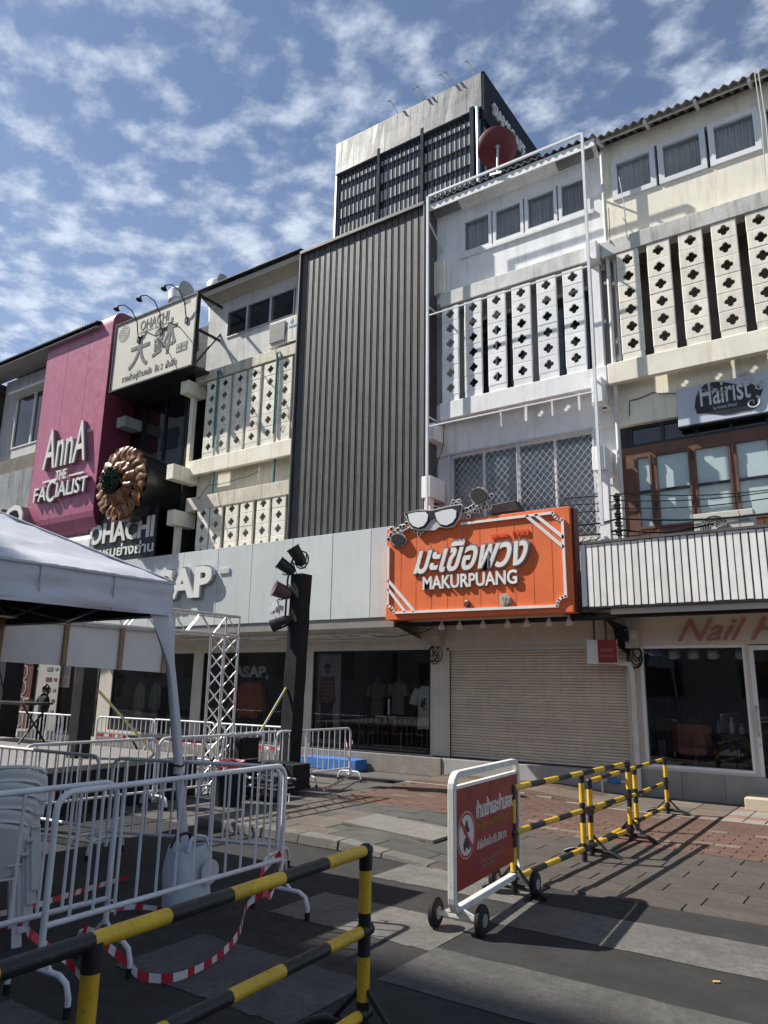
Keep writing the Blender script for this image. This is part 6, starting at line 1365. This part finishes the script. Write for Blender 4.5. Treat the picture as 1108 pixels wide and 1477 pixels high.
def prop(p0, p1, label, m2='y'):
    b = MB(); p0 = Vector(p0); p1 = Vector(p1); L = (p1-p0).length; k = int(L/.12)
    for i in range(k): b.bar(p0.lerp(p1, i/k), p0.lerp(p1, (i+1)/k), .035, mi=i % 2)
    whole('striped_prop', b, [mat('prop_yellow', (.50, .43, .12), .5, 5, .1), mat('prop_grey', (.40, .39, .36), .5, 5, .1)], label, 'prop', tuple(p0))
pt = at(413, 992, X=-9.75); pb_ = at(352, 1130, X=-10.3); prop((-10.2, 9.9, .02), (pt.x, pt.y, pt.z), 'yellow and grey striped prop leaning on the tall black mast')
prop((MX+.3, 8.9, .68), (MX+.15, 7.75, 1.75), 'yellow striped prop leaning on the wrapped post on the stage')
prop((-16.9, 8.6, .7), (-17.3, 9.4, 2.2), 'yellow striped prop at the left picture edge')
fr_ = thing('stage_table', 'folding black frame table standing on the stage in the tent shade', 'table', (-15, 8.6, .68))
b = MB(); b.box(-16.6, -14.2, 8.3, 8.9, 1.42, 1.46); part('table_top', b, black, fr_)
for x in (-16.5, -14.3):
    for s in (-1, 1): b = MB(); b.bar((x, 8.6-.28*s, .68), (x+.0, 8.6+.28*s, 1.42), .03); part('leg', b, black, fr_)
fr_ = dup(fr_, (-12.2, 10.75, .0), None, 'folding black frame table behind the stage before the shop window')
# bin, cases, bag
bn = thing('black_bin', 'round black bin holding a roll of red and white tape behind the barriers', 'bin', (-9.15, 8.95, 0))
b = MB(); b.lathe([(0, 0), (.22, 0), (.27, .50), (.25, .50), (.2, .04), (0, .04)], (-9.15, 8.95, 0), n=20); part('body', b, cloth_b, bn, smooth=50)
tr_, tw_ = mat('tape_red', (.55, .03, .05), .35, 5, .1), mat('tape_white', (.72, .70, .70), .35, 5, .05)
b = MB()
for k in range(5):
    for i in range(16): a0, a1 = i*.393, (i+1)*.393; r = .12+.03*k; z = .52+.025*k+.02*math.sin(i+k); b.quad(*[V(-9.15+r*math.cos(a), 8.95+r*math.sin(a), z+dz+.02*math.sin(3*a)) for a, dz in ((a0, 0), (a1, 0), (a1, .06), (a0, .06))], mi=(i//3+k) % 2)
whole('tape_heap', b, [tr_, tw_], 'crumpled heap of red and white tape on the black bin', 'tape', (-9.15, 8.95, .52))
for (x, y, z0, w, h, lab) in ((-9.75, 9.75, .03, .5, .95, 'upright black flight case at the truss tower'), (-9.0, 9.75, 0.1, .7, .18, 'flat black flight case on the pavement by the mast')):
    b = MB(); b.box(x-w/2, x+w/2, y-.22, y+.22, z0+.002, z0+h); f = whole('flight_case', b, cloth_b, lab, 'case', (x, y, z0), bevel=.012)
    b = MB(); b.box(x-w/2-.008, x+w/2+.008, y-.228, y+.228, z0+h*.62, z0+h*.62+.02); part('edge_trim', b, steel, f)
pf = thing('pipe_rack', 'jumble of white and steel pipe sections lying by the mast', 'pipes', (-9.2, 10.1, .1))
for i in range(9): a = rnd.uniform(-.5, .5); p = V(-9.4+rnd.uniform(-.4, .4), 9.95+rnd.uniform(-.3, .3), .14+.03*i); b = MB(); b.tube([p-V(.5*math.cos(a), .5*math.sin(a), 0), p+V(.5*math.cos(a), .5*math.sin(a), .02)], .022, 6); part('pipe', b, barrier_w if i % 2 else steel, pf, smooth=60)
bg_ = thing('tote_bag', 'pale blue fabric tote bag on the road behind the nearest white barrier', 'bag', (-5.34, 4.80, 0))
b = MB(); bx_, by_ = -5.34, 4.80; rows = 10; n_ = 20
for i in range(rows+1):
    f = i/rows
    for j in range(n_):
        a = 2*math.pi*j/n_; ex = 1/(max(abs(math.cos(a)), abs(math.sin(a)))**.75); w1 = .17*(1-.22*f**2); d1 = .255*(1-.06*f)
        b.v.append(V(bx_+w1*ex*.82*math.cos(a)+.012*math.sin(7*f+a*3), by_+d1*ex*.82*math.sin(a)+.012*math.sin(5*f+a*2), 0.004+.50*f+(.02*math.sin(2*a+.6) if i == rows else 0)))
for i in range(rows):
    for j in range(n_): b.face((i*n_+j, i*n_+(j+1) % n_, (i+1)*n_+(j+1) % n_, (i+1)*n_+j))
b.face(list(range(n_))[::-1]); bagm = mat('bag_fabric', (.50, .58, .66), .6, 4, .06, bump=.5, bscale=9); part('body', b, bagm, bg_, smooth=60)
for sx in (-1, 1): b = MB(); b.tube([(bx_+sx*.12, by_-.12, .48), (bx_+sx*.10, by_-.08, .58), (bx_+sx*.07, by_, .60), (bx_+sx*.10, by_+.08, .58), (bx_+sx*.12, by_+.12, .48)], .014, 6); part('handle', b, bagm if sx > 0 else black, bg_, smooth=60)
b = MB(); b.prism(blob(0, 0, .10, .10, 18), (bx_+.165, by_+.10, .30), (0, 1, 0), UZ, 0, .006); part('printed_disc', b, mat('bag_print', (.55, .55, .60), .5, 4, .05), bg_)
# barrier tape
def tape(pts, label, w=.05, seg=.09):
    P_ = [Vector(p) for p in pts]; S = []; sub = 8
    for i in range(len(P_)-1):
        for k in range(sub):
            t_ = k/sub; p0 = P_[max(0, i-1)]; p1 = P_[i]; p2 = P_[i+1]; p3 = P_[min(len(P_)-1, i+2)]
            S.append(.5*((2*p1)+(p2-p0)*t_+(2*p0-5*p1+4*p2-p3)*t_*t_+(3*p1-p0-3*p2+p3)*t_**3))
    S.append(P_[-1]); b = MB(); acc = 0
    for i in range(len(S)-1):
        d = (S[i+1]-S[i]); L = d.length; tw = .5+.5*math.sin(i*.21); up = V(.25*math.cos(i*.17), .25*math.sin(i*.13), 1).normalized()*w/2
        if i == 0: pu = up
        k = max(1, int(L/.045)+1)
        for q in range(k):
            a0, a1 = q/k, (q+1)/k; u0 = pu.lerp(up, a0); u1 = pu.lerp(up, a1); s0 = S[i]+d*a0; s1 = S[i]+d*a1
            b.quad(s0-u0, s1-u1, s1+u1, s0+u0, mi=int((acc+L*a0)/seg) % 2)
        acc += L; pu = up
    return whole('barrier_tape', b, [tr_, tw_], label, 'tape', tuple(P_[0]), smooth=80)
def G(px, py, z=.03): p = at(px, py, Z=z); return (p.x, p.y, z)
tape([(-4.60, 5.16, .50), (-4.62, 5.05, .22), (-4.75, 4.95, .10), G(345, 1345, .06), G(320, 1375), G(290, 1395), G(250, 1410), G(205, 1408), G(180, 1385, .10), (-4.70, 3.35, .30)], 'red and white tape drooping from the barrier foot across the shaded road', .055)
tape([(-4.60, 5.16, .48), (-4.60, 5.14, .30), (-4.56, 5.0, .18), (-4.62, 4.95, .34), (-4.60, 5.18, .50)], 'red and white tape wound round the foot of the white barrier', .05)
tape([G(0, 1335, .22), G(40, 1330, .30), (-4.76, 3.0, .34), G(95, 1385, .12), G(125, 1420)], 'red and white tape trailing below the stacked plastic chairs', .055)
tape([G(240, 1312), G(195, 1308), G(160, 1312)], 'red and white tape lying behind the nearest barrier left of the bag', .04)
tape([G(185, 1265), G(150, 1275), G(95, 1292, .06), G(45, 1308, .04), G(0, 1318, .05)], 'red and white tape running along the road from the barrier feet to the chairs', .045)
tape([(-9.62, 12.62, .85), (-9.5, 12.6, .45), (-9.5, 12.7, .15), G(465, 1140, .13)], 'red and white tape hanging on the last barrier by the blue step', .05)
tape([(-16.5, 11.6, .62), (-14.5, 11.8, .60), (-12.5, 11.72, .60), (-10.6, 11.72, .62)], 'red and white tape stretched along the back row of barriers', .06, .2)
# stacked plastic chairs
plast = mat('white_plastic', (.62, .62, .61), .42, 4, .04)
def plastic_chair(label):
    o = thing('plastic_chair', label, 'chair', (0, 0, 0), 'stacked white plastic chairs'); b = MB()
    nu, nv = 12, 10                      # back of the chair faces local +y
    for i in range(nv+1):
        f = i/nv
        for j in range(nu+1):
            u = j/nu*2-1; w = (.20+.05*math.sin(f*2.2)); z = .44+.40*f-.07*u*u*f; b.v.append(V(u*w, .20+.11*f-.07*u*u, z))
    for i in range(nv):
        for j in range(nu):
            c = (i, j)
            if i in (3, 4, 5) and j in (5, 6) and not (i == 3): continue
            e = i*(nu+1)+j; b.face((e, e+1, e+nu+2, e+nu+1))
    bk = part('backrest', b, plast, o, smooth=60); md = bk.modifiers.new('thick', 'SOLIDIFY'); md.thickness = .014
    b = MB(); b.tube([(-.225, .25, .80), (-.19, .285, .825), (-.1, .31, .845), (0, .315, .85), (.1, .31, .845), (.19, .285, .825), (.225, .25, .80)], .013, 6); part('top_rim', b, plast, o, smooth=60)
    b = MB(); n = 8
    for i in range(n+1):
        for j in range(n+1): u = j/n*2-1; v = i/n; b.v.append(V(u*(.22+.02*v), .22-.44*v, .43-.02*math.sin(math.pi*v)*(1-u*u)))
    for i in range(n):
        for j in range(n): e = i*(n+1)+j; b.face((e, e+1, e+n+2, e+n+1))
    st_ = part('seat', b, plast, o, smooth=60); md = st_.modifiers.new('thick', 'SOLIDIFY'); md.thickness = .014
    for sx in (-1, 1):
        b = MB(); b.bar((sx*.235, .25, .60), (sx*.275, -.17, .64), .055, .022); b.bar((sx*.275, -.16, .65), (sx*.26, -.19, .42), .045, .02, up=(0, 1, 0)); part('armrest', b, plast, o, bevel=.006)
        for y0, y1 in ((.20, .27), (-.20, -.24)):
            b = MB(); q = [(sx*.205, y0, .43), (sx*.25, y1, 0)]; p0, p1 = V(*q[0]), V(*q[1]); b.bar(p0, p1, .065, .018, up=(0, 1, 0)); b.bar(p0+V(-sx*.025, -.02*(1 if y0 > 0 else -1), 0), p1+V(-sx*.02, -.02*(1 if y0 > 0 else -1), 0), .018, .05, up=(0, 1, 0)); part('leg', b, plast, o, bevel=.004)
    return o
c0_ = plastic_chair('bottom chair of the white plastic stack behind the nearest barrier')
labs = ['second chair from the bottom of the white plastic stack', 'middle chair of the white plastic stack', 'chair just under the top of the white plastic stack', 'topmost chair of the white plastic stack by the barrier']
cq = (-5.92, 3.30, 0)
c0_.location = cq; c0_.scale = (1.04, 1.04, 1.04); c0_.rotation_euler = (0, 0, R(-116))
for k in range(4): dup(c0_, (cq[0]+.012*(k+1), cq[1]+.02*(k+1), .095*(k+1)), R(-116+rnd.uniform(-1.5, 1.5)), labs[k])
# ================================================================== far-left shop dressing
q0 = at(20, 990, Y=14.6); q1 = at(49, 990, Y=14.6)
o = poster('food_banner', 'dark red upright banner printed with a column of round dishes at the left', 'banner', q0.x, q1.x, .3, 2.75, 14.5, mat('banner_brown', (.10, .035, .028), .6, 2, .1))
b = MB()
for k in range(4): b.lathe([(.26, 0), (.26, .008), (.20, .01), (.20, .0)], ((q0.x+q1.x)/2+.1, 14.495, 2.15-.52*k), (0, -1, 0), 20)
part('printed_rings', b, mat('banner_print', (.30, .24, .20), .6, 4, .2), o)
b = MB(); b.box(q0.x+.02, q1.x-.02, 14.485, 14.497, 2.42, 2.74); part('banner_head', b, mat('banner_red', (.22, .02, .02), .6, 2, .1), o)
q0 = at(54, 990, Y=14.5); q1 = at(85, 990, Y=14.5)
o = poster('direction_board', 'white board with a column of small dark labels beside the red banner', 'board', q0.x, q1.x, .3, 2.8, 14.48, mat('board_offwhite', (.40, .38, .35), .6, 2, .05))
for k in range(6):
    b = MB(); z = 2.55-.34*k; b.box(q1.x-.75, q1.x-.42, 14.466, 14.478, z, z+.12); b.box(q1.x-.28, q1.x-.12, 14.466, 14.478, z+.02, z+.10); part('printed_label', b, mat('label_red_dark', (.12, .03, .03), .6, 3, .1) if k % 2 == 0 else mat('label_grey', (.15, .14, .13), .6, 3, .1), o)
qn = at(95, 985, Y=14.75); b = MB(); o = poster('paper_notice', 'white paper notices taped on the dark shop door', 'notice', qn.x-.25, qn.x+.3, 1.68, 2.35, 14.66, mat('paper_white', (.60, .55, .53), .7, 3, .05))
for k in range(2):
    for j in range(2): b = MB(); x = qn.x-.22+.27*j; z = 1.72+.32*k; b.box(x, x+.22, 14.652, 14.659, z, z+.26); part('printed_sheet', b, mat('paper_pinkish', (.52, .38, .36), .7, 9, .25), o)
# woman in black on the left
px_, py_, pz_ = at(64, 1000, Y=12.6).x, 12.6, .0
t = thing('person', 'woman in black clothes with hair tied back pointing left by the shop door', 'person', (px_, py_, pz_))
def skin_body(name, joints, edges, m, parent, sub=2):
    me = bpy.data.meshes.new(name); me.from_pydata([Vector(j[:3])-V(0, 0, 0) for j in joints], edges, []); me.materials.append(m)
    o = add(name, me, parent); md = o.modifiers.new('skin', 'SKIN'); md.use_smooth_shade = True
    for i, j in enumerate(joints):
        sv = me.skin_vertices[0].data[i]; sv.radius = (j[3], j[4] if len(j) > 4 else j[3]); sv.use_root = (i == 0)
    o.modifiers.new('sub', 'SUBSURF').levels = sub; o.modifiers['sub'].render_levels = sub; return o
skn = mat('skin', (.36, .20, .14), .6, 6, .08); clo = mat('black_clothes', (.014, .013, .014), .85, 6, .25, bump=.2)
J = [(0, 0, .95, .15, .11), (0, 0, 1.15, .13, .10), (0, 0, 1.36, .16, .10), (0, .0, 1.47, .06, .055), (0, 0, 1.53, .05, .05),
     (-.17, 0, 1.42, .06), (-.30, -.05, 1.20, .05), (-.50, -.14, 1.34, .042), (.17, 0, 1.42, .06), (.24, .02, 1.15, .05), (.22, -.08, .95, .04),
     (-.09, 0, .80, .10), (-.10, .0, .48, .075), (-.10, .02, .10, .05), (-.10, -.10, .04, .045), (.09, 0, .80, .10), (.10, .0, .48, .075), (.10, .02, .10, .05), (.10, -.10, .04, .045)]
E_ = [(0, 1), (1, 2), (2, 3), (3, 4), (2, 5), (5, 6), (6, 7), (2, 8), (8, 9), (9, 10), (0, 11), (11, 12), (12, 13), (13, 14), (0, 15), (15, 16), (16, 17), (17, 18)]
skin_body('clothed_body', J, E_, clo, t)
hv_ = V(px_, py_, 1.66)
b = MB(); b.lathe([(.0, -.13), (.05, -.12), (.075, -.06), (.085, .0), (.082, .06), (.05, .11), (0, .125)], hv_, (0, 0, 1), 16); b.v = [hv_+V((v-hv_).x*1.12+(-.018 if (v-hv_).x < -.05 and abs((v-hv_).z) < .04 else 0), (v-hv_).y*.95, (v-hv_).z) for v in b.v]; hd_ = part('head', b, skn, t, smooth=60)
b = MB(); b.prism([(-.125, .0), (-.095, .035), (-.09, -.02)], hv_, UX, UZ, -.014, .014); part('nose', b, skn, hd_)
b = MB(); b.lathe([(.093, -.03), (.098, .03), (.08, .09), (.04, .13), (0, .14)], hv_+V(.018, .01, 0), (0.15, 0, 1), 16); b.lathe([(0, -.07), (.05, -.05), (.06, 0), (.04, .06), (0, .07)], hv_+V(.13, .02, .01), (0, 0, 1), 12); b.tube([hv_+V(.12, .02, -.02), hv_+V(.14, .03, -.12), hv_+V(.12, .03, -.22)], [.04, .035, .012], 8); part('hair', b, mat('hair_black', (.012, .010, .010), .5, 8, .2), hd_, smooth=60)
hb2 = V(px_-.50, py_-.14, 1.34)
skin_body('hand', [(-.50, -.14, 1.34, .032, .022), (-.57, -.17, 1.36, .034, .016), (-.63, -.19, 1.37, .010), (-.68, -.21, 1.375, .008), (-.63, -.175, 1.385, .010), (-.69, -.19, 1.40, .008), (-.62, -.20, 1.35, .010), (-.66, -.215, 1.345, .008), (-.60, -.205, 1.335, .009), (-.63, -.215, 1.325, .007), (-.56, -.15, 1.385, .011), (-.59, -.15, 1.41, .009)], [(0, 1), (1, 2), (2, 3), (1, 4), (4, 5), (1, 6), (6, 7), (1, 8), (8, 9), (0, 10), (10, 11)], skn, t, 1)
# small litter on the road
q = at(1034, 1418, Z=0); b = MB(); b.box(-.022, .022, -.011, .011, .004, .012); b.v = [V(q.x, q.y, 0)+Matrix.Rotation(.5, 3, 'Z') @ v for v in b.v]; whole('litter', b, mat('litter_yellow', (.60, .42, .12), .6, 9, .1), 'small yellow scrap of litter on the crossing', 'litter', (q.x, q.y, 0))

# flood lamp behind the orange sign, ropes at the right roof, extra stock in the left window
q0 = at(708, 742, Y=13.62); q1 = at(744, 722, Y=13.62)
fl = thing('flood_lamp', 'dark flat flood lamp box tilted behind the top edge of the orange sign', 'lamp', (q0.x, 13.62, q0.z))
b = MB(); b.prism([(0, 0), (q1.x-q0.x+.12, 0), (q1.x-q0.x, q1.z-q0.z), (.04, q1.z-q0.z-.03)], (q0.x, 13.62, q0.z), UX, UZ, -.22, .04); part('housing', b, mat('lamp_brown_black', (.03, .024, .024), .4, 5, .2), fl, bevel=.01)
b = MB(); b.bar((q0.x+.25, 13.7, q0.z-.3), (q0.x+.25, 13.7, q0.z+.02), .03); part('bracket', b, steel, fl)
for i, (p0, p1, lab) in enumerate((((1088, 100), (1104, 250), 'pale rope hanging down the right front, left one of two'), ((1093, 98), (1112, 255), 'pale rope hanging down the right front, right one of two'), ((893, 255), (905, 345), 'thin pale rope hanging before the first curtained window'))):
    a, c = at(*p0, Y=13.8), at(*p1, Y=13.92); b = MB(); b.tube([a, a.lerp(c, .5)+V(.03, -.02, 0), c], .010, 5); whole('rope', b, pipe_w, lab, 'rope', tuple(c))
pale = mat('pale_dress', (.42, .40, .34), .9, 5, .08)
garment(205, 985, .34, 1.0, pale, 'pale long dress hanging in the left shop window beside the dark column', 'dress', 'dress', YS+.4, hem=1.2)
garment(228, 985, .34, .95, mat('sage_dress', (.30, .32, .26), .9, 5, .08), 'sage green dress hanging next to the pale dress in the left window', 'dress', 'dress', YS+.45, hem=1.2)
garment(545, 985, .45, .8, mat('brown_coat', (.16, .10, .07), .9, 5, .1), 'brown coat hanging deep inside the shop doorway', 'coat', 'coat', YS+1.0)
garment(575, 985, .45, .75, mat('grey_coat', (.22, .21, .21), .9, 5, .1), 'grey coat hanging deep inside the shop doorway', 'coat', 'coat', YS+1.1)
# loose wires along the walls
def wire(pts, lab, r=.009, m=rubber):
    b = MB(); P_ = [at(x, y, Y=Y) for x, y, Y in pts]; Q = []
    for a, c in zip(P_[:-1], P_[1:]):
        for k in range(5): f = k/5; Q.append(a.lerp(c, f)-V(0, 0, .05*(c-a).length*math.sin(math.pi*f)))
    Q.append(P_[-1]); b.tube(Q, r, 5); whole('wall_wire', b, m, lab, 'wire', tuple(P_[0]), smooth=60)
wire([(908, 600, 14.26), (908, 578, 14.26), (942, 566, 14.26), (975, 567, 14.22)], 'black wire sagging under the cream screen to the hair salon sign')
wire([(622, 690, 13.9), (640, 640, 14.2), (642, 560, 14.2)], 'black wire climbing the left edge of the white front')
wire([(625, 905, 14.0), (590, 915, 14.1), (530, 915, 14.1), (470, 912, 14.1)], 'dark wire under the grey fascia canopy')
wire([(878, 300, 14.22), (880, 350, 13.9), (900, 345, 14.25)], 'dark wire at the joint of the white and cream fronts')
wire([(285, 720, 13.6), (300, 700, 13.8), (345, 690, 14.2), (372, 680, 14.2)], 'dark wire in the gap between the two cream screens')
